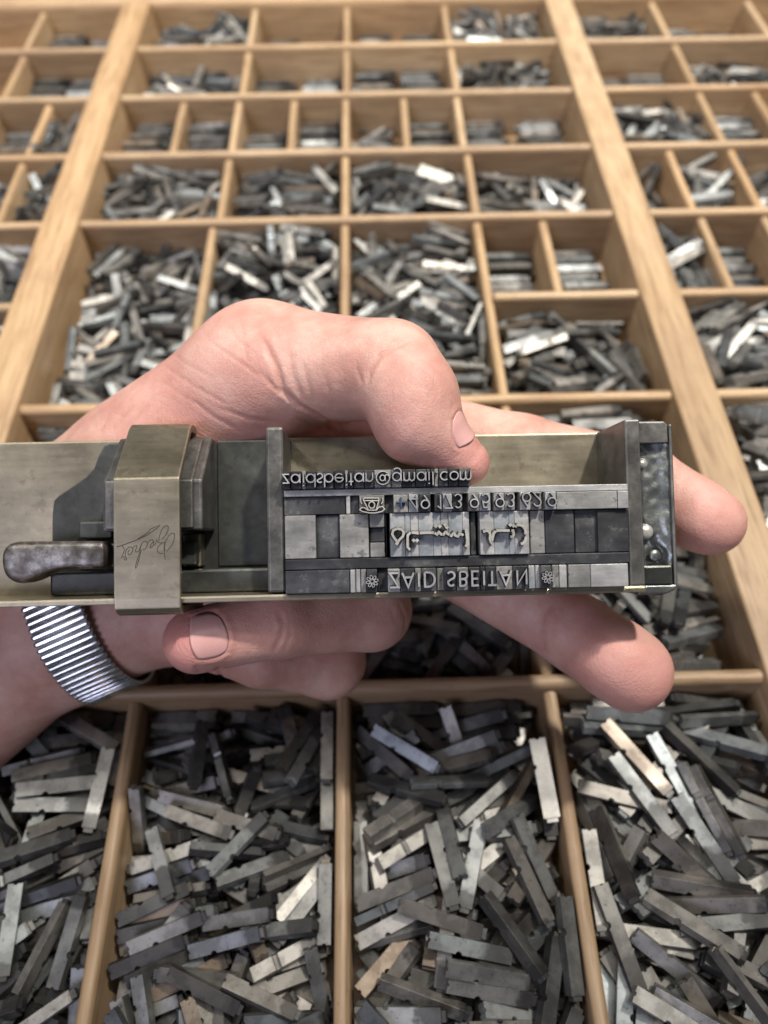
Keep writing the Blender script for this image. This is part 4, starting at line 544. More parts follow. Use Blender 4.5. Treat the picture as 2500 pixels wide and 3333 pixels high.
(7,42,0,7,3,-67,-73,1394,2449,322),(7,41,0,86,31,-8,-38,1452,2763,303),(7,43,0,99,2,5,6,1457,1962,344),(7,42,0,5,74,-56,34,1755,2937,314),(7,43,0,59,-78,2,16,1966,2290,312),(7,42,0,98,0,14,1,1913,2685,351),(7,42,0,94,-9,7,30,1575,3030,344),(7,40,0,18,84,-48,10,1882,3035,344),(7,42,0,92,-7,16,33,2001,3712,376),(7,43,0,73,-66,-3,7,1316,2569,339),(7,41,0,96,9,15,-15,1492,3728,330),(7,40,0,59,78,8,11,1520,1890,385),(7,40,0,7,99,0,4,1282,3884,340),(7,42,1,95,28,-6,-2,1720,3783,399),(7,41,1,52,-15,-8,-82,1843,2268,415),(7,40,1,46,12,10,87,1606,2360,365),(7,41,0,85,10,5,50,1593,3411,296),(7,40,0,97,8,-16,3,1773,3234,331),(7,43,0,75,62,18,-5,1882,2421,295),(7,41,0,74,64,-6,-14,1948,2490,344),(7,40,0,95,-26,-3,4,1909,2841,315),(7,43,0,13,-7,-17,96,1436,2798,383),(7,40,0,70,-70,-1,-1,1344,1800,323),(7,42,1,99,-7,-5,0,1646,3883,417),(7,41,0,91,5,15,-36,1537,3094,294),(7,43,0,26,93,-19,7,1359,2740,334),(7,42,0,21,-94,5,-22,1270,2675,338),(7,41,0,42,42,-1,79,1678,2454,303),(7,41,1,51,-13,-16,-82,1932,2244,409),(7,40,0,85,14,20,44,2045,3243,316),(7,43,0,51,48,31,63,1101,3630,327),(7,40,0,94,-7,26,13,1582,2580,374),(7,40,1,97,-16,6,-14,1969,2426,384),(7,42,0,45,-4,4,-88,1223,2027,366),(7,43,0,64,-74,12,-8,1968,2542,337),(7,41,0,12,97,16,-5,1408,3536,338),(7,43,0,10,98,4,6,1966,2774,359),(8,10,0,97,0,0,21,-1703,4670,48),(8,11,0,56,56,-42,-42,-2119,5101,50),(8,10,0,66,66,23,23,-2314,5246,50),(8,10,0,99,0,0,-8,-1809,4811,48),(8,8,0,94,-5,7,29,-2103,4543,71),(8,9,0,69,69,14,14,-2305,4294,118),(8,8,0,20,-96,-14,7,-2254,5566,61),(8,10,0,65,-61,33,-27,-2421,4903,70),(8,11,0,72,-6,-5,-68,-1998,5394,86),(8,9,0,0,99,4,0,-1759,4515,42),(8,10,0,91,0,0,39,-1661,6028,48),(8,11,0,98,-10,-10,-7,-2345,5316,102),(8,10,0,66,-70,-12,20,-2181,5924,86),(8,11,0,69,67,16,15,-1754,4827,106),(8,9,0,20,-2,-15,-96,-1694,4605,70),(8,11,0,98,0,0,-13,-2357,4702,54),(8,10,0,53,81,-1,-20,-2309,4238,168),(8,9,0,95,-1,-1,-29,-2384,5164,103),(8,9,0,97,6,2,-21,-2372,4179,167),(8,10,0,72,67,-1,9,-1842,6149,81),(8,8,0,90,-1,-4,-42,-1659,5910,101),(8,11,0,79,58,-14,4,-2198,5364,115),(8,10,0,98,-4,5,16,-2330,5949,97),(8,8,0,3,-97,14,-14,-1701,5694,96),(8,9,0,94,-11,2,-28,-1945,5101,119),(8,8,0,98,0,-3,14,-2199,4999,92),(8,11,0,69,67,16,15,-1705,4775,107),(8,9,0,96,0,0,24,-1695,4435,86),(8,10,0,62,-75,18,2,-1817,5361,109),(8,10,0,11,-97,11,9,-1715,5414,94),(8,8,0,97,11,-14,6,-1813,5756,103),(8,9,0,11,-55,-81,-12,-2012,5059,154),(8,11,0,98,0,-11,4,-1785,5821,126),(8,9,0,20,27,-61,-70,-1746,4300,98),(8,8,0,1,94,29,-5,-2237,5992,133),(8,9,0,79,-1,-12,58,-2455,4653,107),(8,10,0,68,-70,12,-13,-1851,4721,172),(8,10,0,95,24,8,12,-2356,5465,87),(8,8,0,21,4,-8,-96,-2337,5355,151),(8,11,0,88,-43,-16,3,-2352,4366,118),(8,8,0,5,26,95,-2,-2248,5161,112),(8,8,0,97,-10,-16,7,-1953,4204,104),(8,11,0,26,0,-1,-96,-1889,4598,110),(8,11,0,59,-38,59,-38,-2542,5743,132),(8,11,0,59,75,-13,-24,-2157,4848,98),(8,10,0,97,-6,3,19,-1702,6062,130),(8,10,0,98,0,-1,13,-2365,6060,80),(8,11,0,69,70,-7,8,-1905,5787,165),
(8,11,0,66,73,-5,-11,-1747,5488,114),(8,11,0,68,65,27,18,-2320,5821,170),(8,10,0,30,74,-34,-47,-1590,6002,159),(8,9,0,96,20,13,-10,-2256,4203,198),(8,11,0,76,-59,-12,19,-2368,5420,145),(8,8,0,35,8,-6,-92,-2330,4549,126),(8,10,0,20,-30,-74,55,-2238,5137,167),(8,9,0,1,99,0,0,-1722,4873,156),(8,9,0,5,-91,-38,3,-1668,5431,158),(8,11,0,70,-69,-10,2,-1930,4298,142),(8,8,0,88,10,-3,44,-1646,5184,69),(8,10,0,98,-15,-5,-6,-2362,5969,188),(8,11,0,72,68,-5,5,-1710,6168,160),(8,10,0,76,-59,-10,21,-2370,5485,163),(8,9,0,78,-61,-2,6,-2141,4616,188),(8,9,0,5,35,91,-20,-2398,4388,186),(8,11,0,92,7,-4,35,-2398,4953,146),(8,10,0,71,67,7,12,-1838,4398,140),(8,8,0,16,-25,-93,-18,-2178,4157,201),(8,10,0,67,72,4,-3,-1708,4511,168),(8,9,0,1,98,-12,8,-1845,5576,143),(8,10,0,62,-77,3,4,-1709,5036,164),(8,8,0,92,1,-6,-36,-1921,4200,194),(8,11,0,99,0,0,0,-2358,6174,86),(8,11,0,78,-60,-8,12,-2154,4829,155),(8,9,0,49,64,22,52,-1680,5732,187),(8,8,0,76,63,-9,7,-1826,5925,120),(8,11,0,98,-1,-1,-11,-1708,4669,239),(8,9,0,83,-1,4,53,-2433,4723,203),(8,10,0,95,23,-9,-9,-1797,5627,177),(8,8,0,69,52,33,34,-2039,4392,216),(8,10,0,17,97,-6,7,-2347,6024,165),(8,11,0,74,64,9,15,-1708,5444,212),(8,9,0,79,58,9,12,-2367,6030,231),(8,10,0,94,19,4,23,-2343,5702,146),(8,9,0,92,9,-12,34,-2399,5031,168),(8,11,0,5,-9,22,-96,-2267,4120,261),(8,11,0,19,-95,-20,5,-2368,5531,225),(8,9,0,43,88,-1,15,-1861,6075,149),(8,9,0,84,-3,22,-47,-2019,4229,241),(8,8,0,87,-25,7,40,-2268,4395,222),(8,9,0,1,18,97,6,-2130,4949,216),(8,9,0,28,40,64,58,-1997,4308,272),(8,11,0,74,-48,-44,13,-1650,5264,162),(8,8,0,95,17,14,-15,-2102,4715,146),(8,10,1,64,0,-2,-75,-1909,4710,297),(8,9,0,84,47,-22,-3,-2307,4483,216),(8,11,0,32,25,57,-70,-1667,5131,310),(8,9,0,10,-93,32,1,-2391,4999,211),(8,9,0,67,8,-7,-72,-2102,5898,175),(8,11,0,81,57,-9,1,-2361,6086,143),(8,10,0,91,36,-11,-6,-1937,5600,192),(8,8,0,75,63,-11,-6,-1705,4941,212),(8,9,0,27,94,0,12,-1940,5868,134),(8,8,0,8,-94,-31,2,-2388,5363,186),(8,9,0,24,-66,67,-19,-1533,5888,183),(8,10,0,47,85,-4,-17,-1838,4421,240),(8,9,0,66,-43,-50,31,-2495,4711,135),(8,9,0,54,-7,9,82,-2391,5750,245),(8,11,0,92,-23,-10,-27,-2321,4404,272),(8,10,0,98,15,-3,4,-2130,4667,206),(8,10,1,69,11,-11,69,-2546,4912,221),(8,9,0,5,97,17,-4,-2283,5214,222),(8,8,0,1,-96,24,1,-1738,4846,195),(8,10,0,66,-71,21,-5,-1703,4229,204),(8,8,0,7,90,39,9,-1810,5835,233),(8,11,0,89,32,-21,21,-1969,5534,206),(8,10,0,91,-36,-14,4,-2366,6110,240),(8,9,0,9,-19,33,91,-1851,6096,203),(8,11,0,85,-50,5,2,-2257,4549,237),(8,9,0,96,19,9,-16,-2262,4816,226),(8,9,0,18,-86,-40,-22,-1716,5287,153),(8,11,0,47,-54,-41,55,-1538,5135,187),(8,11,0,59,-59,36,-39,-2175,5698,231),(8,10,0,78,59,10,12,-2249,6017,246),(8,8,0,98,-7,8,3,-2059,4166,331),(8,11,0,3,-21,13,-96,-1701,4576,172),(8,9,0,80,-54,22,-6,-1697,4291,221),(8,11,0,9,-3,-11,-98,-1975,5456,216),(8,9,0,95,11,23,-7,-1697,4593,240),(8,10,0,3,98,0,16,-1947,6173,180),(8,10,0,89,25,-5,36,-1822,5288,221),(8,8,0,97,14,-8,8,-1738,4842,236),(8,9,0,93,-25,-5,20,-1868,5925,174),
(8,9,0,10,60,-45,-64,-2036,4465,189),(8,8,0,58,80,1,-4,-2233,4601,253),(8,10,1,9,-87,-46,-1,-2366,5937,308),(8,10,0,70,5,5,-70,-2546,4248,228),(8,10,1,51,-25,65,-49,-2153,5199,314),(8,10,0,9,71,-68,-10,-1541,4309,239),(8,11,0,96,-4,12,-19,-1704,4168,211),(8,9,0,79,-57,-11,10,-2336,5257,234),(8,11,0,44,4,20,-86,-2265,4812,286),(8,8,0,87,-45,13,4,-1782,5177,209),(8,11,0,45,61,-32,-55,-2238,5521,269),(8,11,0,90,-4,-10,39,-1868,5864,239),(8,8,0,64,-17,-14,-73,-1599,4692,284),(8,11,1,98,-11,6,-1,-1709,5061,293),(8,10,0,73,48,-35,-29,-1823,4980,265),(8,11,0,20,-50,-70,45,-2003,5630,282),(8,10,1,75,59,11,23,-2214,5416,301),(8,9,0,98,15,6,-1,-2255,4643,277),(8,11,0,58,-47,49,-43,-2074,4910,269),(8,11,0,63,38,-41,-53,-1610,4343,252),(8,9,0,4,83,-53,8,-2042,5565,256),(8,8,0,71,48,-4,50,-1985,6049,204),(8,8,0,19,-96,-14,-5,-2235,5343,247),(8,11,1,50,-67,-42,31,-2446,5998,307),(8,9,0,32,5,9,93,-2218,4255,302),(8,9,0,38,28,77,40,-2081,5082,198),(8,10,1,1,-95,-28,-2,-2139,4577,309),(8,10,1,5,-90,-40,0,-2259,5934,305),(8,10,0,40,-91,-1,-2,-2364,6163,212),(8,10,1,2,98,12,3,-2079,4774,341),(8,8,0,25,-96,-1,4,-1707,5243,237),(8,8,0,68,16,-23,66,-2544,4363,148),(8,8,0,1,97,20,-6,-2141,4681,310),(8,11,0,9,-58,-79,-14,-2013,5141,242),(8,10,1,97,14,8,-14,-1714,5681,239),(8,9,1,66,72,-11,9,-1891,5323,277),(8,11,0,53,-60,-25,52,-1964,5878,273),(8,11,0,70,8,0,70,-1530,4925,333),(9,10,0,63,-61,35,-30,-1066,5789,147),(9,11,0,98,0,0,16,-615,5640,134),(9,11,0,90,0,0,-41,-436,5137,134),(9,9,0,99,0,0,-2,-510,5416,122),(9,9,0,92,-2,1,-37,-463,5227,190),(9,11,0,1,4,-3,-99,-1124,6162,162),(9,10,0,92,4,9,-36,-730,4717,170),(9,11,0,91,3,7,-37,-449,5298,164),(9,10,0,61,-1,-1,-78,-921,5371,187),(9,11,0,93,-7,-1,-32,-1197,4194,195),(9,11,0,62,62,-32,-32,-425,4998,130),(9,11,0,0,-99,-5,0,-491,5934,134),(9,11,0,69,6,-11,70,-744,4488,184),(9,9,0,8,4,98,7,-755,5247,159),(9,9,0,99,-3,-4,0,-1173,6173,214),(9,9,0,95,-1,2,29,-1086,4673,187),(9,10,0,83,-53,-1,-5,-1071,5623,225),(9,9,0,88,0,-1,44,-564,4638,190),(9,10,0,75,64,1,-9,-1132,5528,213),(9,9,0,92,24,23,13,-471,4645,209),(9,10,0,55,-56,-36,49,-368,4448,166),(9,10,0,46,38,61,50,-360,5382,186),(9,11,0,91,-34,18,1,-1100,4877,214),(9,11,0,99,0,0,3,-1172,6029,166),(9,9,0,97,-14,-9,-2,-1108,5362,215),(9,10,0,63,70,21,21,-682,5538,193),(9,9,0,99,0,-2,-2,-488,4718,237),(9,11,0,99,1,3,-6,-514,4861,227),(9,9,0,99,-3,-8,-1,-1090,5298,219),(9,8,0,10,96,-22,-1,-1133,4182,246),(9,9,0,98,-8,-11,-4,-1166,5468,189),(9,11,0,15,-16,66,-70,-591,4306,251),(9,9,0,60,2,11,-78,-809,5350,223),(9,9,0,97,-5,-1,-18,-1138,4678,232),(9,10,0,97,-15,-13,7,-721,5663,210),(9,8,0,78,-1,-4,61,-1304,5727,193),(9,10,0,99,-4,1,8,-1143,4823,271),(9,11,0,0,14,-98,4,-486,5946,204),(9,11,0,97,-5,16,6,-1114,5962,215),(9,9,0,83,12,12,-52,-1266,4679,294),(9,9,0,63,-73,12,-20,-475,6020,258),(9,11,0,90,-7,-10,-40,-791,5937,185),(9,9,0,27,65,63,31,-312,4442,211),(9,8,0,82,7,0,55,-472,4580,272),(9,10,0,69,69,-11,-14,-725,4912,305),(9,11,0,4,99,8,-1,-942,4797,278),
(9,11,0,90,-18,-8,37,-704,5696,273),(9,9,0,57,-80,-3,-11,-1160,5426,240),(9,10,0,80,-12,18,53,-1220,4315,260),(9,11,0,5,98,6,-15,-1171,5896,241),(9,8,0,98,-2,5,13,-577,5399,245),(9,10,0,98,-8,-4,-11,-516,5964,325),(9,11,0,81,-56,-5,-7,-1041,5225,268),(9,10,0,98,-6,3,11,-1172,5761,285),(9,10,0,70,69,11,10,-485,4418,305),(9,9,0,86,11,9,-47,-1153,4637,282),(9,11,0,83,-51,-1,20,-638,5463,267),(9,10,0,94,-10,-5,-29,-652,6041,242),(9,11,0,96,11,-1,-19,-1077,4409,275),(9,10,0,98,-1,-2,15,-539,4780,285),(9,11,0,79,59,-10,3,-1169,5371,256),(9,10,0,40,-86,7,-26,-1055,4937,276),(9,10,0,99,6,3,3,-500,4524,311),(9,10,0,98,-3,1,15,-539,4340,307),(9,11,0,80,37,-2,-45,-436,5623,270),(9,11,0,99,-7,0,1,-1173,6059,290),(9,11,0,96,-16,-11,-14,-1136,5440,308),(9,11,0,68,-45,52,-19,-753,5356,338),(9,11,0,75,64,3,-7,-1116,5552,268),(9,11,0,14,-7,7,97,-488,6113,231),(9,11,0,70,46,44,30,-397,4611,350),(9,9,0,59,-72,-26,23,-452,5207,270),(9,8,0,63,-73,14,-17,-978,4958,259),(9,11,0,76,13,20,-59,-361,4258,317),(9,9,0,97,-14,-9,-5,-1171,5305,258),(9,10,0,5,26,95,-6,-548,6007,374),(9,11,0,95,3,28,-9,-927,4681,243),(9,8,0,96,14,11,16,-665,5527,275),(9,8,0,58,-43,60,-32,-308,4370,332),(9,8,0,98,0,2,-14,-537,4851,344),(9,11,0,76,63,1,-3,-990,4176,284),(9,11,0,96,-13,-8,21,-1059,5426,404),(9,11,0,92,-9,-1,35,-503,5232,267),(9,9,0,96,13,-11,14,-1079,5237,323),(9,11,0,72,66,18,-4,-1059,5912,271),(9,11,0,59,77,-10,-16,-1166,4583,322),(9,8,0,76,61,-15,-5,-615,4725,357),(9,8,0,96,0,1,-26,-473,4229,351),(9,11,0,5,99,-4,5,-1146,5091,231),(9,9,0,75,63,5,9,-577,6092,300),(9,10,0,45,79,37,11,-558,5379,310),(9,11,0,70,60,33,14,-1095,5772,369),(9,11,0,60,77,-13,-14,-1062,4470,293),(9,8,0,74,64,-11,-9,-619,4823,342),(9,8,0,95,2,-25,15,-664,5887,345),(9,10,0,58,71,-17,33,-678,4419,330),(9,9,0,8,97,-15,12,-784,5614,333),(9,10,0,97,0,-19,0,-540,6174,328),(9,8,0,69,-69,-16,-7,-907,5501,326),(9,10,0,91,-29,-24,9,-671,5807,319),(9,9,0,9,-18,92,31,-706,5194,291),(9,10,0,52,-77,-6,33,-1037,5703,363),(9,9,0,69,70,-7,-9,-632,4957,280),(9,8,0,81,7,-15,54,-1218,5111,300),(9,11,0,4,-93,18,-27,-468,4143,363),(9,9,0,94,12,28,-12,-577,5424,402),(9,9,0,70,2,12,69,-1150,4913,323),(9,10,0,3,85,50,6,-926,4317,368),(9,11,0,3,50,-85,-2,-1045,4238,357),(9,8,0,51,11,1,84,-1114,4648,381),(9,10,0,74,64,-18,-3,-723,5658,346),(9,10,0,11,97,-14,6,-488,4736,363),(9,11,0,97,-18,-7,8,-1078,5526,361),(9,11,0,70,-67,-19,-9,-794,4275,348),(9,9,0,93,11,-22,-22,-618,5914,416),(9,10,0,61,76,11,-14,-933,4070,366),(9,11,0,96,9,2,-21,-480,6065,366),(9,8,0,22,20,-50,-80,-602,4520,386),(9,10,0,90,11,-11,37,-1215,4389,352),(9,10,0,91,-13,-14,-33,-1205,5468,426),(9,8,0,91,26,18,24,-465,5355,354),(9,9,0,99,-7,-1,0,-1173,6171,392),(9,10,0,48,-69,44,-29,-1084,4940,356),(9,10,0,25,-89,-33,-16,-770,5094,276),(9,9,0,75,57,24,19,-1043,5642,389),(9,10,0,15,2,0,98,-606,4941,337),(9,10,0,62,67,38,-2,-990,4649,371),(9,10,0,74,63,-18,-2,-745,5600,399),(9,8,0,96,-20,12,3,-889,5986,258),(9,8,0,98,-4,-12,6,-684,4357,379),
(9,9,0,17,-97,-4,-5,-490,5522,346),(9,8,0,98,-4,6,8,-1148,5527,462),(9,11,0,66,37,-53,-35,-848,6002,329),(9,11,0,25,93,-11,-19,-686,4151,310),(9,8,0,7,98,11,-1,-568,4851,384),(9,10,0,75,3,-11,-64,-753,4451,428),(9,10,0,87,0,4,48,-1130,4231,354),(9,8,0,6,92,34,-10,-992,4892,394),(9,10,0,74,65,6,-7,-1086,6022,412),(9,11,0,86,7,28,40,-896,4586,322),(9,11,0,7,99,0,1,-1166,6113,412),(9,9,0,80,-42,38,-15,-433,5042,279),(9,10,0,98,1,-1,-10,-492,5473,390),(9,10,0,80,57,11,4,-488,4812,404),(9,11,0,69,-70,9,-9,-965,5704,460),(9,9,0,94,8,3,-29,-481,6058,421),(9,11,0,48,-38,63,-45,-1284,4560,382),(9,9,0,70,4,-13,69,-1351,5094,272),(9,9,0,98,-7,9,-4,-1164,6031,479),(9,9,0,97,13,-8,14,-1173,4453,431),(9,10,0,39,-90,-13,-1,-570,5348,411),(9,9,0,94,25,-12,-16,-729,6093,416),(9,8,0,97,-15,-2,-13,-486,4941,402),(9,11,0,87,2,4,-47,-498,4669,479),(9,10,0,23,89,-23,-28,-1094,5088,397),(9,9,0,92,16,6,33,-460,4362,471),(9,10,0,92,-25,-14,-21,-1184,4165,436),(9,10,0,71,-55,41,-8,-442,5128,322),(9,11,0,10,59,-79,-1,-1281,5784,418),(9,8,0,21,97,7,2,-1103,4876,438),(9,10,1,94,17,8,-26,-1058,5441,488),(9,8,0,30,63,-30,-63,-1368,4515,330),(9,10,0,49,83,-22,-1,-784,6061,380),(9,8,0,88,13,29,-33,-462,5225,352),(9,9,0,35,7,70,61,-949,5059,383),(9,8,0,75,65,-4,5,-1170,6068,418),(9,9,0,99,-6,-7,0,-1173,4306,395),(9,9,0,70,-68,12,-3,-1041,5787,449),(9,9,0,95,3,25,12,-503,5704,379),(9,11,0,81,39,-42,4,-1216,5392,463),(9,9,0,89,12,23,-34,-442,5122,380),(9,8,0,70,70,6,-6,-488,4052,381),(9,8,0,5,-29,-17,93,-1139,4968,397),(9,9,0,95,12,25,-2,-1016,4776,432),(9,9,0,68,1,-22,69,-755,5908,399),(9,9,0,24,-15,95,-2,-710,4524,379),(9,10,0,5,-5,93,-32,-1171,4362,431),(9,8,0,0,11,-98,0,-697,5722,412),(9,10,0,97,-15,5,-15,-514,5010,386),(9,11,0,53,77,18,26,-465,4289,425),(9,11,0,96,0,21,-9,-1017,5841,417),(9,10,0,85,49,-4,-12,-799,4157,424),(9,9,0,61,-61,34,-34,-970,5735,519),(9,8,0,72,62,16,-23,-1064,5963,387),(9,9,0,4,-70,-69,-14,-1351,5195,345),(9,11,0,45,87,-12,-10,-667,5039,324),(9,10,0,19,93,-27,-8,-1073,4182,448),(9,8,0,8,80,57,-3,-433,4962,437),(9,10,0,49,-54,53,-41,-891,5991,443),(9,8,0,91,-24,10,30,-951,4258,457),(9,8,0,56,-42,-56,42,-292,5701,312),(9,10,0,77,-55,-21,-21,-1193,4941,407),(9,10,0,86,11,29,-38,-421,5217,381),(9,11,1,82,-53,7,-14,-603,6098,483),(9,8,0,54,54,41,48,-811,4753,388),(9,8,0,88,25,19,32,-449,4207,426),(9,10,0,95,17,-5,-23,-978,5141,399),(9,11,0,79,-56,-12,17,-1142,4627,450),(9,9,0,46,-51,66,-26,-322,5705,368),(9,9,0,7,-66,-69,-25,-701,5904,432),(9,8,0,87,44,-4,-15,-542,5060,352),(9,9,0,70,6,-20,-67,-1348,4957,438),(9,9,0,10,-89,-41,7,-439,5558,445),(9,9,0,7,97,-4,-16,-1105,5923,417),(9,9,0,12,73,-65,-5,-813,4388,450),(9,10,0,80,-12,9,57,-373,4950,445),(9,9,1,79,53,-16,-22,-1075,5628,486),(9,8,0,19,60,-75,-16,-890,4615,410),(9,9,0,41,62,-65,6,-774,5147,386),(9,11,0,76,61,-11,14,-1177,5031,432),(10,10,0,66,66,-22,-22,760,6050,130),(10,11,0,75,0,0,64,-101,5878,134),(10,8,0,98,4,9,-9,48,5641,155),(10,8,0,27,-10,5,-95,55,5863,155),(10,9,0,98,4,7,-13,732,4866,156),
(10,9,0,97,0,0,20,678,5674,190),(10,10,0,70,70,-7,-7,192,5424,130),(10,8,0,55,-75,13,-32,749,5851,201),(10,9,0,10,98,9,5,49,4726,145),(10,9,0,93,0,0,34,722,4289,122),(10,10,0,77,61,3,14,186,4693,173),(10,11,0,60,-60,-36,36,505,5907,130),(10,8,0,13,24,85,42,655,5121,216),(10,8,0,5,-1,1,99,128,4546,161),(10,10,0,3,70,-70,3,-134,4265,182),(10,8,0,0,99,-3,2,48,5478,178),(10,11,0,99,-4,2,0,47,6104,197),(10,10,0,50,-55,38,-54,852,4561,203),(10,8,0,64,6,8,75,880,5411,190),(10,8,0,68,72,5,-4,158,5053,235),(10,11,0,64,-62,39,-18,762,5146,207),(10,10,0,65,9,-1,-74,345,4395,205),(10,8,0,1,-98,9,6,48,5534,141),(10,8,0,97,-6,12,-15,43,4130,199),(10,8,0,48,86,-8,-10,44,5996,203),(10,9,0,88,-41,5,22,551,6046,271),(10,8,0,15,89,37,20,782,4643,215),(10,10,0,94,16,6,-25,455,5931,228),(10,9,0,96,20,13,6,104,4610,197),(10,9,0,17,-96,-18,0,719,4819,194),(10,9,0,66,-23,23,66,914,4545,246),(10,10,0,27,93,-19,12,569,5094,207),(10,11,0,88,-13,-4,44,786,5487,262),(10,8,0,80,-16,11,55,842,6007,195),(10,10,0,94,-14,-3,28,333,4644,212),(10,11,0,91,31,5,-22,118,6037,253),(10,10,0,6,8,-55,82,294,5004,235),(10,8,0,72,-23,8,63,-94,4759,209),(10,9,0,95,-5,-11,27,588,5472,213),(10,10,0,20,97,-6,-4,50,4494,183),(10,9,0,86,32,-1,-37,556,4235,214),(10,10,0,93,32,-8,3,76,5947,255),(10,11,0,90,4,-8,40,730,4680,217),(10,8,0,98,5,9,-3,181,5636,234),(10,8,0,72,65,18,8,604,6010,273),(10,10,0,56,77,-20,-15,743,4944,270),(10,9,0,67,16,16,-70,-67,4415,213),(10,11,0,19,73,61,18,330,5415,254),(10,11,0,83,-36,-32,26,545,5348,214),(10,9,0,69,-35,15,-60,864,5113,221),(10,8,0,4,93,-31,12,585,4807,232),(10,10,0,14,7,97,8,74,5211,189),(10,8,0,72,65,19,7,722,6022,258),(10,10,0,12,53,-82,8,421,4267,189),(10,8,0,89,-2,10,43,688,5941,227),(10,11,0,73,63,23,6,46,4323,232),(10,10,0,97,-7,7,19,737,5977,263),(10,9,0,12,95,-21,11,217,4652,244),(10,11,0,95,-1,-26,-6,437,5450,236),(10,10,0,61,0,6,78,813,4365,265),(10,10,0,97,5,4,16,731,5156,284),(10,10,0,70,-61,21,-28,334,4339,257),(10,9,0,35,92,-11,-4,187,4967,211),(10,8,0,87,23,0,42,518,4550,194),(10,9,0,73,65,-8,11,584,4874,278),(10,10,0,96,-2,-24,-10,116,5266,222),(10,11,0,60,-79,5,-5,209,6133,260),(10,8,0,87,-2,13,45,742,5997,314),(10,8,0,77,-61,-9,6,674,4571,259),(10,11,0,76,63,-6,8,627,4818,286),(10,9,0,94,31,-2,1,288,5875,265),(10,8,0,23,92,23,14,94,5350,236),(10,9,0,97,7,-13,15,565,5165,270),(10,10,0,11,95,24,11,36,5389,220),(10,8,0,84,-44,-28,2,490,4662,226),(10,9,0,32,-93,0,-8,296,5906,328),(10,8,0,4,-94,31,-2,403,5279,314),(10,9,0,97,-14,-7,8,152,4742,254),(10,10,0,98,-10,10,-4,115,4175,245),(10,10,0,94,-5,-4,30,63,4445,271),(10,9,0,64,74,-11,10,46,5190,239),(10,9,0,13,-96,-21,-5,637,5593,266),(10,9,0,22,-89,-37,7,769,5925,301),(10,8,0,37,44,66,47,538,5977,355),(10,8,0,85,2,-12,49,202,4404,290),(10,11,0,48,69,-37,-36,671,4824,371),(10,11,0,10,-7,-58,-79,153,4223,301),(10,9,0,87,18,4,44,319,4224,315),(10,11,1,98,-8,12,3,591,6006,404),(10,11,0,65,63,-34,-22,80,4556,322),(10,8,0,70,-6,6,70,-134,5331,236),(10,9,0,91,-38,-8,-3,97,5988,298),
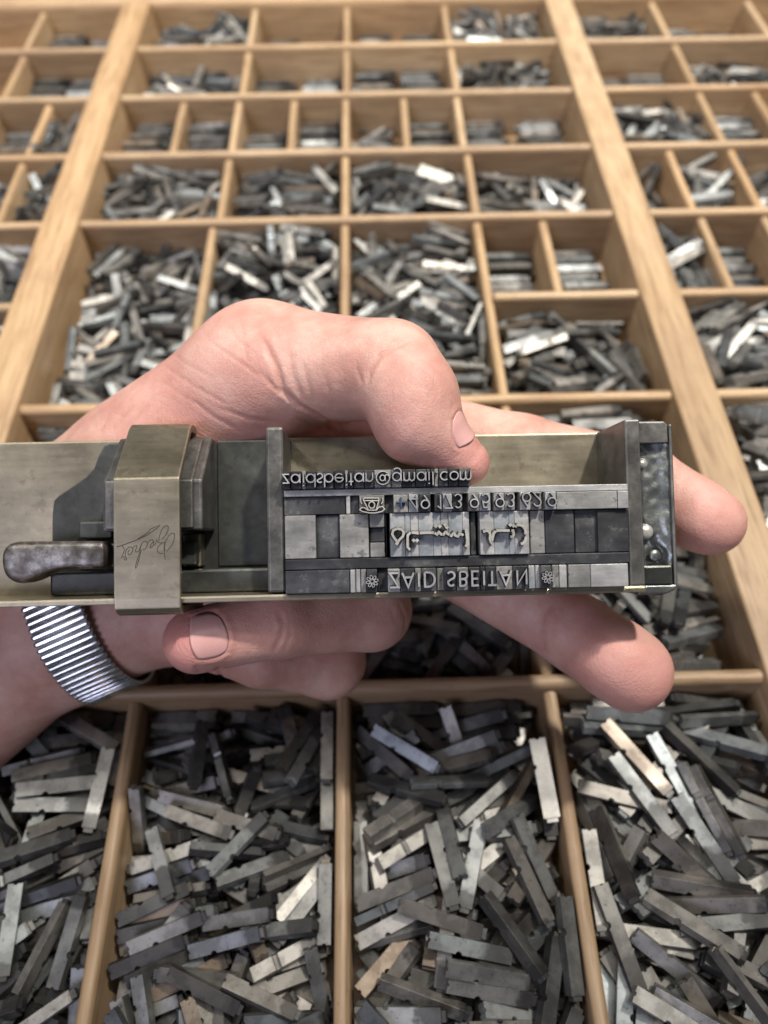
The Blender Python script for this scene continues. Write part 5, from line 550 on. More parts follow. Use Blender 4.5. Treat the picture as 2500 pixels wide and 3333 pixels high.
(10,10,0,12,-2,80,-57,341,5798,285),(10,10,0,49,-69,9,-51,412,5205,255),(10,9,0,93,14,-7,30,605,5684,291),(10,8,0,21,-96,-12,-8,710,4291,309),(10,8,0,57,41,-57,-41,928,5540,193),(10,9,0,61,7,1,-78,-83,5081,256),(10,10,1,66,-23,-56,42,908,4793,349),(10,10,0,98,10,5,-4,130,5698,260),(10,11,0,74,-65,-10,6,665,4348,323),(10,9,0,18,8,70,67,177,4664,321),(10,9,0,97,-1,-12,15,380,5716,351),(10,11,0,86,47,4,10,51,4870,269),(10,9,0,96,24,-6,-3,173,5102,264),(10,10,1,96,-3,-2,-23,679,5798,433),(10,9,0,12,-94,23,15,296,4152,346),(10,11,0,51,-37,48,-59,418,5562,304),(10,8,0,7,-96,21,6,740,5106,325),(10,11,0,28,-27,-77,49,129,5884,356),(10,8,0,67,-70,9,-18,48,4422,330),(10,8,0,57,-61,44,-28,421,5090,287),(10,11,0,98,15,1,-2,50,5317,296),(10,11,0,66,73,9,6,534,4484,271),(10,11,0,59,75,-23,-10,622,5234,351),(10,11,0,97,-6,12,14,732,6116,352),(10,10,0,67,-72,6,-6,732,4215,336),(10,11,0,58,-61,37,-36,819,5411,334),(10,11,0,58,80,5,-4,84,4286,327),(10,11,0,92,-36,4,3,100,5584,280),(10,10,0,8,4,13,-98,731,5648,338),(10,8,0,96,3,-12,-22,101,5746,321),(10,11,0,75,61,14,16,83,5049,335),(10,8,0,16,-5,73,65,564,4144,346),(10,11,0,53,67,-39,-31,390,4744,351),(10,9,0,90,40,3,10,49,4935,299),(10,10,0,73,-66,3,-9,595,5595,387),(10,11,0,59,58,-44,-32,150,4472,402),(10,11,0,84,-44,26,14,689,6159,291),(10,8,0,98,6,3,-8,577,4499,323),(10,9,0,78,-29,20,50,-51,5341,366),(10,8,0,87,-2,1,-48,770,4379,383),(10,8,0,71,8,-16,67,23,5885,393),(10,10,0,55,17,57,57,476,4706,388),(10,8,0,90,25,3,-31,605,5100,359),(10,8,0,97,-2,14,-14,738,6098,407),(10,11,0,4,99,-6,6,51,4712,367),(10,10,0,92,-35,5,8,111,4822,302),(10,10,0,6,16,58,79,386,4458,348),(10,10,0,12,98,-8,7,606,4604,306),(10,8,0,5,-98,10,-8,195,5613,344),(10,8,0,98,0,11,0,715,4066,373),(10,11,0,97,18,-2,8,732,5709,363),(10,11,0,61,-64,32,-31,804,5258,339),(10,11,0,35,92,6,5,72,5518,300),(10,9,0,93,12,-4,32,59,5252,339),(10,10,0,58,39,45,53,550,4794,341),(10,11,1,84,-31,-4,-41,432,5052,381),(10,8,0,95,-7,-12,26,183,5185,337),(10,9,0,67,73,-7,5,137,4068,351),(10,8,0,18,4,97,10,661,5485,348),(10,11,0,96,4,-24,-4,38,4605,435),(10,8,0,30,10,-6,-94,158,5724,379),(10,8,0,96,-15,18,3,739,6170,427),(10,8,0,71,66,-17,-8,99,4728,436),(10,11,0,61,58,28,43,206,5570,393),(10,10,0,97,18,1,-8,676,5646,405),(10,9,0,63,73,-16,13,140,4115,349),(10,8,0,90,40,3,10,86,4912,323),(10,10,0,86,5,-7,-48,710,4594,388),(10,10,0,73,67,-9,-3,708,4162,332),(10,9,0,33,-25,-71,55,-9,5948,340),(10,10,1,23,92,-20,-20,747,5056,372),(10,10,0,24,-18,76,-56,258,5315,361),(10,8,0,59,66,-31,-33,-24,5513,372),(10,8,0,98,8,7,12,587,4391,359),(10,11,1,32,83,-43,-9,18,5355,407),(10,9,0,36,-7,-5,92,13,4423,378),(10,8,0,61,75,-17,11,680,5525,378),(10,8,0,48,67,41,36,852,4956,402),(10,9,0,1,97,-20,-1,739,5392,390),(10,11,0,85,15,6,-48,270,4820,359),(10,10,0,1,-93,26,-23,501,4883,376),(10,9,0,64,-73,-20,2,87,5132,362),(10,10,1,71,-68,-9,-7,632,4512,427),(10,8,0,25,-92,21,-16,614,5317,349),(10,9,0,10,74,-63,15,209,5981,380),(10,9,0,83,-47,5,-27,618,5289,393),
(10,8,0,6,6,73,-67,48,4054,396),(10,10,0,68,-68,17,-17,847,6179,2430),(10,11,1,73,-67,1,-9,666,4261,412),(10,11,0,69,69,1,16,319,5480,343),(10,8,1,1,89,-43,-1,788,5340,427),(10,11,0,64,-61,22,-39,-6,5611,394),(10,9,0,5,-13,-72,66,681,4403,425),(10,8,0,90,30,-14,-22,227,4777,387),(10,11,1,89,8,0,-42,88,5385,428),(10,9,0,57,52,38,49,14,4364,428),(10,9,0,43,-56,-49,50,-139,4733,410),(10,10,1,9,98,1,-9,632,4712,447),(10,11,0,44,11,51,72,385,4921,382),(10,9,0,58,-79,10,-11,573,4378,424),(10,8,0,2,97,-21,-1,735,5323,385),(10,11,1,8,36,92,7,434,5483,434),(10,11,1,11,93,32,-3,21,5707,446),(10,11,0,88,39,-19,-10,129,4785,413),(11,33,0,2,2,70,70,1926,4976,78),(11,34,0,68,68,18,18,1810,4639,78),(11,34,0,68,68,-16,-16,1765,4925,154),(11,33,0,0,-99,0,0,1285,4631,62),(11,33,0,98,0,0,16,1401,4436,62),(11,33,0,98,0,0,15,1274,4490,62),(11,34,0,40,-35,61,-57,1566,4384,142),(11,34,0,72,0,0,68,2013,4862,144),(11,32,0,96,0,0,22,1276,4604,100),(11,32,0,79,0,0,-59,1459,4862,132),(11,32,0,93,18,-16,23,1748,4772,148),(11,33,0,92,0,-7,35,1439,4723,167),(11,34,0,95,5,5,-26,1754,4654,154),(11,33,0,99,-4,2,3,1918,4981,205),(11,35,0,70,-70,-2,2,1278,4328,134),(11,34,0,94,3,-9,31,1452,4851,185),(11,32,0,82,48,-7,-26,1702,4604,165),(11,35,0,92,32,-8,15,1834,4900,255),(11,33,0,92,-33,2,16,1312,4442,148),(11,34,0,96,2,-14,20,1260,4867,131),(11,35,0,25,17,-67,67,1991,4820,258),(11,34,0,63,-57,-38,34,1551,4403,220),(11,33,0,69,-68,-20,8,1364,4977,183),(11,32,0,94,-23,6,21,1276,4495,161),(11,34,0,99,0,0,-8,1279,4186,244),(11,35,0,98,-3,-13,6,1337,4792,228),(11,33,0,4,99,-1,2,1975,4154,215),(11,34,0,86,-18,-7,45,1221,4878,243),(11,33,0,89,12,-16,38,1259,4645,230),(11,33,0,19,-88,-33,26,1973,4502,150),(11,32,0,99,0,0,0,1276,4150,288),(11,34,0,92,0,36,0,1683,5046,209),(11,32,0,90,-13,2,-40,1235,4401,231),(11,35,0,98,0,-15,0,1276,5046,290),(11,33,0,38,85,-15,-31,1731,4783,247),(11,33,0,87,-6,13,44,1331,4286,299),(11,35,0,90,-9,16,37,1278,4465,259),(11,35,0,83,-45,-9,30,1984,4570,212),(11,33,0,89,-9,1,-42,1809,4311,252),(11,34,0,9,-9,-18,97,1368,4650,310),(11,35,0,75,62,-2,-20,1429,4351,329),(11,34,0,5,96,-18,-12,1423,4214,350),(11,35,0,92,22,17,24,1806,4600,264),(11,32,0,70,70,1,-1,1975,5062,213),(11,33,0,3,-88,43,-13,1740,4239,260),(11,34,0,96,8,-18,-10,1273,4587,292),(11,35,0,1,-90,-35,20,2013,4479,201),(11,34,0,98,4,8,6,1344,4875,297),(11,33,0,77,23,17,55,2083,4413,223),(11,34,0,89,27,15,31,2000,4661,267),(11,32,0,96,-18,6,-17,1433,4434,296),(11,34,0,63,-72,26,0,1517,4243,304),(11,33,0,56,-19,9,-79,1976,4298,298),(11,32,0,69,71,4,-4,1365,4991,311),(11,33,0,92,5,-11,35,1245,4663,349),(11,35,0,48,86,9,10,1730,4681,275),(11,33,0,82,-4,-12,-54,1748,4811,325),(11,35,1,97,-1,12,17,1605,4247,367),(11,32,0,83,-7,19,-49,2065,4523,294),(11,32,0,1,-92,-35,-2,1246,4766,350),(11,34,1,64,-69,-29,4,1795,4164,350),(11,33,0,97,-17,8,-6,1402,4472,330),(11,34,1,12,-11,82,-52,1376,4630,404),(11,34,1,26,38,67,57,1798,4532,357),(11,32,1,75,64,-4,5,1279,4952,314),(11,35,1,1,97,17,-13,1548,4146,386),
(11,35,1,69,50,-23,-45,2023,4326,341),(11,32,1,96,-15,15,-7,1478,4395,363),(11,34,1,37,58,66,28,2134,4496,334),(11,35,1,98,-6,-8,-8,1649,4783,377),(11,34,0,84,-14,16,-48,2048,4408,311),(11,33,1,96,18,-3,15,1277,4671,409),(11,32,0,52,47,52,47,2180,4524,287),(12,16,0,99,0,0,0,1288,5857,36),(12,18,0,99,0,0,0,1343,5926,48),(12,16,0,99,0,0,2,1332,6000,36),(12,18,0,99,0,0,1,1339,6090,48),(12,18,0,99,0,0,1,1305,6165,48),(12,17,0,97,19,0,0,1278,5855,85),(12,17,0,99,0,0,0,1289,5946,98),(12,17,0,99,0,0,1,1279,6021,74),(12,19,0,99,0,0,1,1339,6116,110),(12,19,0,99,0,0,0,1330,5533,142),(12,16,0,99,0,0,0,1320,5601,136),(12,18,0,99,0,0,0,1275,5669,112),(12,18,0,98,12,0,0,1323,5743,78),(12,16,0,70,70,0,0,1272,5799,86),(12,19,1,99,0,0,1,1310,5940,154),(12,17,0,99,0,0,0,1309,6014,118),(12,16,0,99,0,0,-1,1297,6104,160),(12,16,0,99,0,0,-1,1327,5382,204),(12,19,0,99,0,0,1,1293,5458,186),(12,16,0,99,0,0,1,1283,5525,192),(12,17,0,99,0,0,-4,1272,5620,174),(13,17,0,99,0,0,0,1964,5864,42),(13,18,0,99,0,0,0,1966,5942,48),(13,19,0,99,0,0,1,1918,6020,54),(13,18,0,99,0,0,0,1935,6170,48),(13,17,0,99,0,0,0,1916,5608,98),(13,16,0,99,0,0,2,1915,5786,92),(13,18,0,98,10,0,0,1876,5879,99),(13,19,0,99,9,0,1,1926,5951,116),(13,18,0,99,0,0,0,1931,6033,116),(13,19,0,98,10,0,0,1876,6107,105),(13,18,0,96,-26,0,0,1912,5527,149),(13,16,0,99,0,0,0,1972,5602,136),(13,16,0,99,-9,0,0,1912,5672,130),(13,18,0,99,0,0,0,1881,5743,136),(13,17,0,99,10,0,0,1892,5814,136),(13,19,1,98,17,0,0,1942,5879,167),(13,17,0,99,-9,0,1,1910,6007,172),(13,18,0,99,-4,0,0,1876,6080,171),(13,17,0,70,-70,-1,1,1912,6178,110),(13,17,0,99,0,0,1,1921,5445,210),(13,19,1,70,-70,0,0,1964,5606,186),(14,5,0,1,9,-95,-27,-1692,6842,73),(14,7,0,56,-62,31,-43,-2106,6854,158),(14,7,0,99,0,9,0,-2343,7296,149),(14,4,0,83,-16,-13,-50,-2138,6748,192),(14,7,0,53,82,-20,-3,-1656,7084,198),(14,5,0,80,55,-4,19,-2369,6832,189),(14,5,0,98,-1,7,7,-2280,6589,217),(14,7,0,74,-1,-16,63,-1530,7106,164),(14,6,0,97,-5,-13,13,-2366,6896,218),(14,7,0,27,-3,65,70,-1647,7219,216),(14,6,0,99,-2,7,-5,-2358,6610,277),(14,6,0,51,-46,-64,31,-1749,7037,217),(14,7,0,73,48,29,37,-2284,7125,210),(14,4,0,98,-6,1,10,-2363,6641,221),(14,6,0,87,-11,5,45,-2432,7024,212),(14,6,0,31,94,-1,4,-1803,7285,245),(14,7,0,93,-30,-15,-8,-2364,7190,241),(14,5,0,54,2,9,82,-2457,7004,274),(14,6,0,87,47,4,7,-2278,6715,248),(14,6,0,56,80,-13,10,-1839,7146,297),(14,5,0,94,-11,16,-24,-1641,6489,261),(14,5,0,43,-79,-40,-8,-2412,6470,248),(14,5,0,94,14,-26,11,-1985,7065,170),(14,4,0,18,-95,-23,3,-1862,6746,245),(14,5,0,55,42,1,-70,-2268,7138,328),(14,4,0,85,-14,3,49,-2279,6928,305),(14,5,0,70,-1,8,70,-1476,6608,246),(14,7,0,96,4,0,24,-1813,6845,249),(14,5,0,94,-8,7,29,-1723,6709,251),(14,7,0,47,-25,-81,19,-2086,7175,176),(14,7,0,48,-71,48,-10,-2131,6945,302),(14,4,0,95,14,-19,16,-1864,7237,272),(14,5,0,51,48,55,43,-1525,6577,263),(14,7,0,96,-23,-5,1,-2303,6762,293),(14,4,0,6,88,-41,-18,-2250,6978,343),(14,7,0,79,-54,-18,17,-1815,6922,250),(14,4,0,64,-60,21,-41,-2434,7148,294),
(14,4,0,41,-84,-32,2,-1898,6659,239),(14,4,0,15,-95,-13,-20,-1818,7038,244),(14,4,0,62,77,3,9,-2082,6687,290),(14,5,0,98,-9,5,-2,-1772,6645,313),(14,7,0,24,4,55,78,-1652,7187,390),(14,6,0,4,29,94,-8,-2335,6940,351),(14,7,0,34,91,-9,17,-1687,6456,304),(14,5,0,14,-23,-41,86,-2383,7202,372),(14,4,0,47,-85,9,-14,-2237,7232,265),(14,6,0,21,57,-56,-55,-1990,7038,271),(14,6,0,65,-52,29,-45,-2053,6961,294),(14,7,0,92,-17,11,29,-1634,6776,308),(14,5,0,16,-78,59,2,-1977,7019,334),(14,5,0,4,-29,93,18,-2032,6489,325),(14,4,0,42,6,6,-89,-2137,6645,325),(14,6,0,89,-33,-21,17,-2200,6446,329),(14,5,0,87,-46,-10,0,-1695,6503,343),(14,4,0,99,7,-4,1,-2231,6647,351),(14,6,0,30,-10,-16,-93,-1633,6710,332),(14,5,0,89,33,28,-1,-2139,7213,378),(14,4,0,94,3,-13,-27,-2311,6853,364),(14,5,0,8,8,-70,70,-2043,7302,356),(14,7,0,50,40,50,56,-1871,6895,313),(14,5,0,2,4,4,-99,-2364,6706,319),(14,5,0,91,23,-11,-30,-1734,7110,380),(14,6,0,82,55,9,-1,-1660,6783,376),(14,5,0,13,-95,-21,15,-1663,6999,329),(14,6,0,85,12,-5,-49,-2413,6515,366),(14,7,0,95,3,-19,21,-2377,6883,404),(14,4,0,65,6,-6,-74,-1560,6582,417),(14,6,1,67,69,5,24,-2342,6836,404),(14,7,0,6,8,-82,55,-1657,6861,374),(14,7,0,98,7,-4,12,-2364,6990,417),(14,4,0,83,-32,-25,37,-1595,6943,328),(14,5,0,87,-44,-10,-15,-1822,6413,363),(14,5,0,67,-19,-36,-60,-2543,6965,282),(14,5,0,87,8,15,45,-1678,6568,411),(15,7,0,84,-5,7,52,-1213,7002,71),(15,4,0,99,2,-7,-2,-1057,6826,46),(15,5,0,56,-57,41,-41,-362,6930,84),(15,6,0,96,14,8,-19,-482,7218,77),(15,6,0,31,49,50,62,-369,7114,92),(15,7,0,97,5,6,-16,-1018,7082,105),(15,5,0,94,-7,16,-27,-1132,7019,109),(15,6,0,55,-79,15,-16,-532,6717,145),(15,4,0,96,0,0,-23,-481,7023,128),(15,7,0,54,58,24,54,-1112,6774,178),(15,4,0,2,-97,19,-3,-1050,6984,207),(15,5,0,96,0,0,-23,-521,7041,166),(15,4,0,99,7,3,-2,-1119,7265,118),(15,6,0,91,-13,8,35,-464,6729,197),(15,6,0,93,15,-11,27,-832,6557,199),(15,5,0,97,6,10,-18,-1034,7036,239),(15,4,0,91,-15,10,35,-452,6664,206),(15,7,0,97,-6,-19,5,-998,6488,215),(15,5,0,78,0,0,-61,-426,7046,209),(15,7,0,54,-56,43,-43,-361,7044,214),(15,4,0,7,-97,15,10,-943,7010,257),(15,7,0,65,74,-1,-5,-1113,7256,161),(15,7,0,70,-70,-2,-2,-487,7290,210),(15,5,0,90,-2,-14,39,-438,6987,255),(15,6,0,70,68,-15,-7,-988,7133,217),(15,4,0,92,-2,14,33,-452,6590,240),(15,6,0,92,16,1,33,-927,6874,263),(15,6,0,84,-36,-13,36,-1091,6679,201),(15,7,0,94,-1,4,-32,-602,6473,350),(15,4,0,70,55,-23,-38,-423,6733,264),(15,5,0,14,91,-36,0,-451,6483,319),(15,5,0,87,34,16,28,-989,6627,204),(15,4,0,80,10,19,-55,-875,6808,277),(15,4,0,1,-98,15,-2,-938,7176,214),(15,6,0,70,-70,-3,-1,-496,7291,266),(15,7,0,10,-94,30,-3,-521,6942,298),(15,7,0,5,-93,-19,-27,-467,7221,309),(15,4,0,13,53,82,-10,-945,6519,297),(15,4,0,61,45,51,39,-839,7127,287),(15,6,0,15,-2,96,-19,-1072,6685,277),(15,4,0,79,-6,13,57,-366,6555,331),(15,5,0,76,-14,-22,-58,-916,7131,311),(15,5,0,85,-44,-11,-24,-525,6740,273),(15,4,0,50,69,-43,-26,-400,6990,319),(15,6,0,20,94,-23,9,-639,6721,255),(15,6,0,65,66,-33,-10,-637,7107,265),
(15,5,0,70,69,-14,-7,-1063,7104,212),(15,5,0,91,-15,-29,22,-1110,6811,262),(15,5,0,98,-13,7,1,-488,6539,393),(15,5,0,53,-83,10,-2,-883,6610,303),(15,5,0,64,29,40,57,-1301,6709,201),(15,7,0,60,-78,-6,-8,-1009,7284,273),(15,6,0,59,-78,-2,-11,-651,6682,328),(15,6,0,57,-76,-27,9,-1137,6467,298),(15,5,0,1,-94,-32,-6,-649,7173,312),(15,6,0,68,-67,-26,-8,-1119,6973,296),(15,4,0,73,-25,0,62,-1256,6719,248),(15,4,0,2,-96,23,-6,-697,7085,352),(15,7,1,97,-13,-9,-10,-631,6691,394),(15,5,0,59,-78,-2,-11,-550,6622,362),(15,4,0,23,96,-1,12,-1095,7216,265),(15,7,0,64,75,-8,-2,-606,6943,354),(15,4,0,81,21,-12,-51,-1137,6917,328),(15,4,0,88,-19,-15,-37,-1150,6747,307),(15,5,0,88,-45,6,8,-747,6788,294),(15,6,0,97,-10,-15,4,-1124,6496,356),(15,7,0,97,4,-4,-21,-658,7137,366),(15,5,0,60,-78,-6,-8,-1074,7295,315),(15,5,0,94,15,-19,-18,-1137,6840,353),(15,7,0,32,-33,-76,44,-429,7117,358),(15,4,0,11,9,89,41,-555,6773,360),(15,7,0,94,-16,-13,-23,-1135,6765,360),(15,7,0,60,79,-9,-1,-621,6875,338),(16,13,0,0,0,0,99,742,7290,22),(16,12,0,70,-6,9,69,-3,7101,63),(16,13,0,22,1,-1,97,265,6855,87),(16,14,0,85,-42,-26,14,520,6712,132),(16,12,0,16,8,0,97,666,6622,158),(16,15,0,93,-13,13,28,277,6917,134),(16,15,0,68,-72,-7,-1,510,6865,164),(16,14,0,93,27,-14,13,46,6690,176),(16,15,0,96,-5,10,-21,539,7164,181),(16,15,0,58,52,40,46,552,6710,238),(16,14,0,86,-5,9,47,121,6965,138),(16,15,0,72,51,37,25,696,6682,207),(16,12,0,79,7,10,59,792,7113,203),(16,14,0,91,19,5,-34,265,6557,218),(16,13,0,70,-70,4,4,236,7302,171),(16,13,0,11,87,45,-1,804,6713,193),(16,14,0,64,73,-1,-17,142,6543,171),(16,14,0,10,26,45,84,318,7198,183),(16,14,0,60,49,-57,-22,-80,6998,134),(16,15,0,62,70,33,4,762,6853,238),(16,13,0,16,95,-23,3,284,7050,266),(16,15,0,88,38,20,12,681,6506,291),(16,14,0,94,-30,0,9,740,7232,259),(16,13,0,20,95,-8,19,269,7128,189),(16,12,0,0,6,-1,-99,583,6681,291),(16,15,0,44,-55,-44,55,920,6542,249),(16,12,0,98,11,0,-11,742,6987,283),(16,15,0,61,-75,4,-22,87,7215,193),(16,13,0,8,28,93,18,397,6848,324),(16,12,0,94,10,6,27,224,6662,296),(16,14,0,94,-29,-6,-3,588,7232,318),(16,14,0,68,-70,18,3,743,7108,271),(16,13,0,94,9,-22,21,30,7212,244),(16,14,0,15,95,-23,1,39,6986,208),(16,13,0,6,-96,-19,-17,444,6678,335),(16,13,0,85,4,2,-50,314,6530,331),(16,14,0,71,69,1,-1,707,6622,305),(16,15,0,59,-63,43,-23,750,6846,319),(16,13,0,96,14,-8,-18,126,6905,274),(16,13,0,99,0,-7,0,641,7292,287),(16,13,0,86,5,6,-48,814,6873,304),(16,14,0,19,-91,32,-14,22,7145,278),(16,12,0,85,-45,-23,-5,93,6739,237),(16,14,0,5,-85,50,3,247,6517,338),(16,15,0,95,-2,1,27,758,6680,368),(16,15,0,94,-24,-8,16,502,6628,417),(16,15,1,19,-96,0,14,741,6570,415),(16,14,0,20,-96,-14,-6,47,6502,243),(16,13,0,46,-81,20,-27,117,6979,315),(16,14,0,69,-11,-11,-69,922,7027,355),(16,12,0,88,26,-10,-36,10,7004,321),(16,15,0,68,-54,37,-31,814,6999,336),(16,15,0,5,-11,-7,98,122,6401,354),(16,12,0,80,16,-8,-55,379,6602,340),(16,12,0,73,51,-41,15,-7,6763,232),(16,13,0,96,22,-7,0,587,6907,393),(16,13,0,50,-31,4,79,-14,6580,316),
(16,12,0,1,-78,-39,47,874,7164,252),(16,13,0,68,71,-7,10,49,7293,362),(16,15,0,57,-63,3,-51,-26,6922,388),(16,13,0,60,-73,-12,26,98,7160,346),(16,14,0,90,-26,-30,11,21,6791,340),(16,15,0,22,90,-35,8,442,7107,337),(16,13,0,65,-42,-25,56,-79,6524,361),(16,15,1,7,-17,94,-24,624,6714,484),(16,12,0,94,24,-18,-10,37,6867,304),(16,13,0,96,4,-7,23,446,6787,413),(16,15,0,25,-9,70,-64,471,6721,429),(16,13,0,9,6,71,-68,49,7249,358),(16,14,0,19,47,84,-12,686,6799,379),(16,14,0,5,4,44,-89,648,6375,384),(16,15,0,3,-95,28,-9,464,7183,384),(16,14,0,81,-34,1,-46,274,6993,359),(16,14,0,26,65,26,65,-136,6850,279),(16,13,0,82,-33,-21,39,-8,6817,374),(16,15,1,65,73,-10,-11,246,6500,396),(17,15,0,83,0,0,54,1261,6981,34),(17,13,0,56,56,-41,-42,1899,7093,32),(17,14,0,67,67,-19,-19,1677,7192,32),(17,15,0,68,69,17,10,1408,6884,83),(17,13,0,45,45,-54,-54,1192,7085,32),(17,12,0,98,1,-9,8,1976,6802,54),(17,12,0,5,-13,-1,98,1316,6661,73),(17,14,0,33,-17,73,-56,2022,6729,97),(17,15,0,0,98,0,-14,1901,7292,90),(17,12,0,96,-2,14,19,1468,6979,74),(17,14,0,76,0,0,63,1138,7112,28),(17,15,0,75,7,-6,-64,1794,6874,74),(17,15,0,49,50,-50,-49,1100,6999,88),(17,15,0,95,0,3,27,1998,7150,93),(17,13,0,90,-5,-12,39,1321,6643,113),(17,14,0,53,45,37,60,1649,6634,89),(17,12,0,95,1,8,26,1439,7067,63),(17,12,0,70,3,19,-67,2161,7071,88),(17,15,0,79,-56,18,4,1290,6538,152),(17,14,0,69,-70,8,-4,1934,7098,164),(17,14,0,51,-8,-7,-84,1435,6940,140),(17,13,0,78,15,-9,-58,1597,6788,152),(17,14,0,69,65,-24,-17,1257,6750,175),(17,12,0,98,6,8,-11,1984,7018,133),(17,14,0,92,-16,-19,-25,1385,7001,175),(17,15,0,97,5,-17,1,1928,7225,134),(17,15,0,70,70,5,5,1419,7156,160),(17,12,0,98,-12,0,-5,1283,6899,199),(17,12,0,96,23,2,-11,1984,6948,125),(17,13,0,81,56,-10,3,1850,7168,143),(17,14,0,95,7,7,-28,1844,6688,146),(17,14,0,95,-23,-10,13,1278,7041,188),(17,14,0,70,-70,-5,5,1325,7206,160),(17,13,0,51,1,-4,85,1309,7049,259),(17,13,0,96,17,10,-11,1287,6606,167),(17,15,0,55,58,-42,-41,1548,6706,143),(17,14,0,99,0,0,0,1445,7228,220),(17,12,0,24,-63,-69,-22,1697,7041,143),(17,12,0,73,-65,-9,-14,1819,7221,165),(17,12,0,98,9,5,-4,1813,6590,178),(17,15,0,80,-42,26,32,1547,7057,181),(17,14,0,69,-69,-13,-13,1274,7291,168),(17,14,0,12,-51,-82,-20,1840,6988,192),(17,15,0,14,-87,-44,-12,2046,6882,155),(17,12,0,0,97,0,18,1350,7292,145),(17,12,0,98,9,5,-3,1984,6576,191),(17,13,0,98,-10,3,-10,1422,6803,221),(17,15,0,74,-60,10,-25,1788,6816,142),(17,14,1,14,0,-4,98,1277,7138,316),(17,13,0,87,38,-19,-20,1775,6902,161),(17,12,0,88,-38,21,-9,1463,7148,247),(17,13,0,98,9,5,-3,1861,6651,189),(17,13,0,95,-1,-2,28,1267,6458,240),(17,14,0,4,-35,-92,-3,1911,7104,228),(17,12,0,43,4,-18,87,2040,6784,172),(18,14,0,99,9,0,0,-2256,8279,71),(18,13,0,99,9,0,-1,-2280,8269,120),(18,13,0,98,-12,0,0,-2359,8109,161),(18,15,0,99,9,0,0,-2345,8252,173),(18,12,0,99,0,0,0,-2270,8342,136),(18,15,0,99,5,0,0,-2251,7811,282),(18,13,0,98,-11,0,1,-2262,8092,210),(18,12,0,98,12,-1,2,-2321,8159,206),(18,12,0,73,-67,0,0,-2296,8301,214),
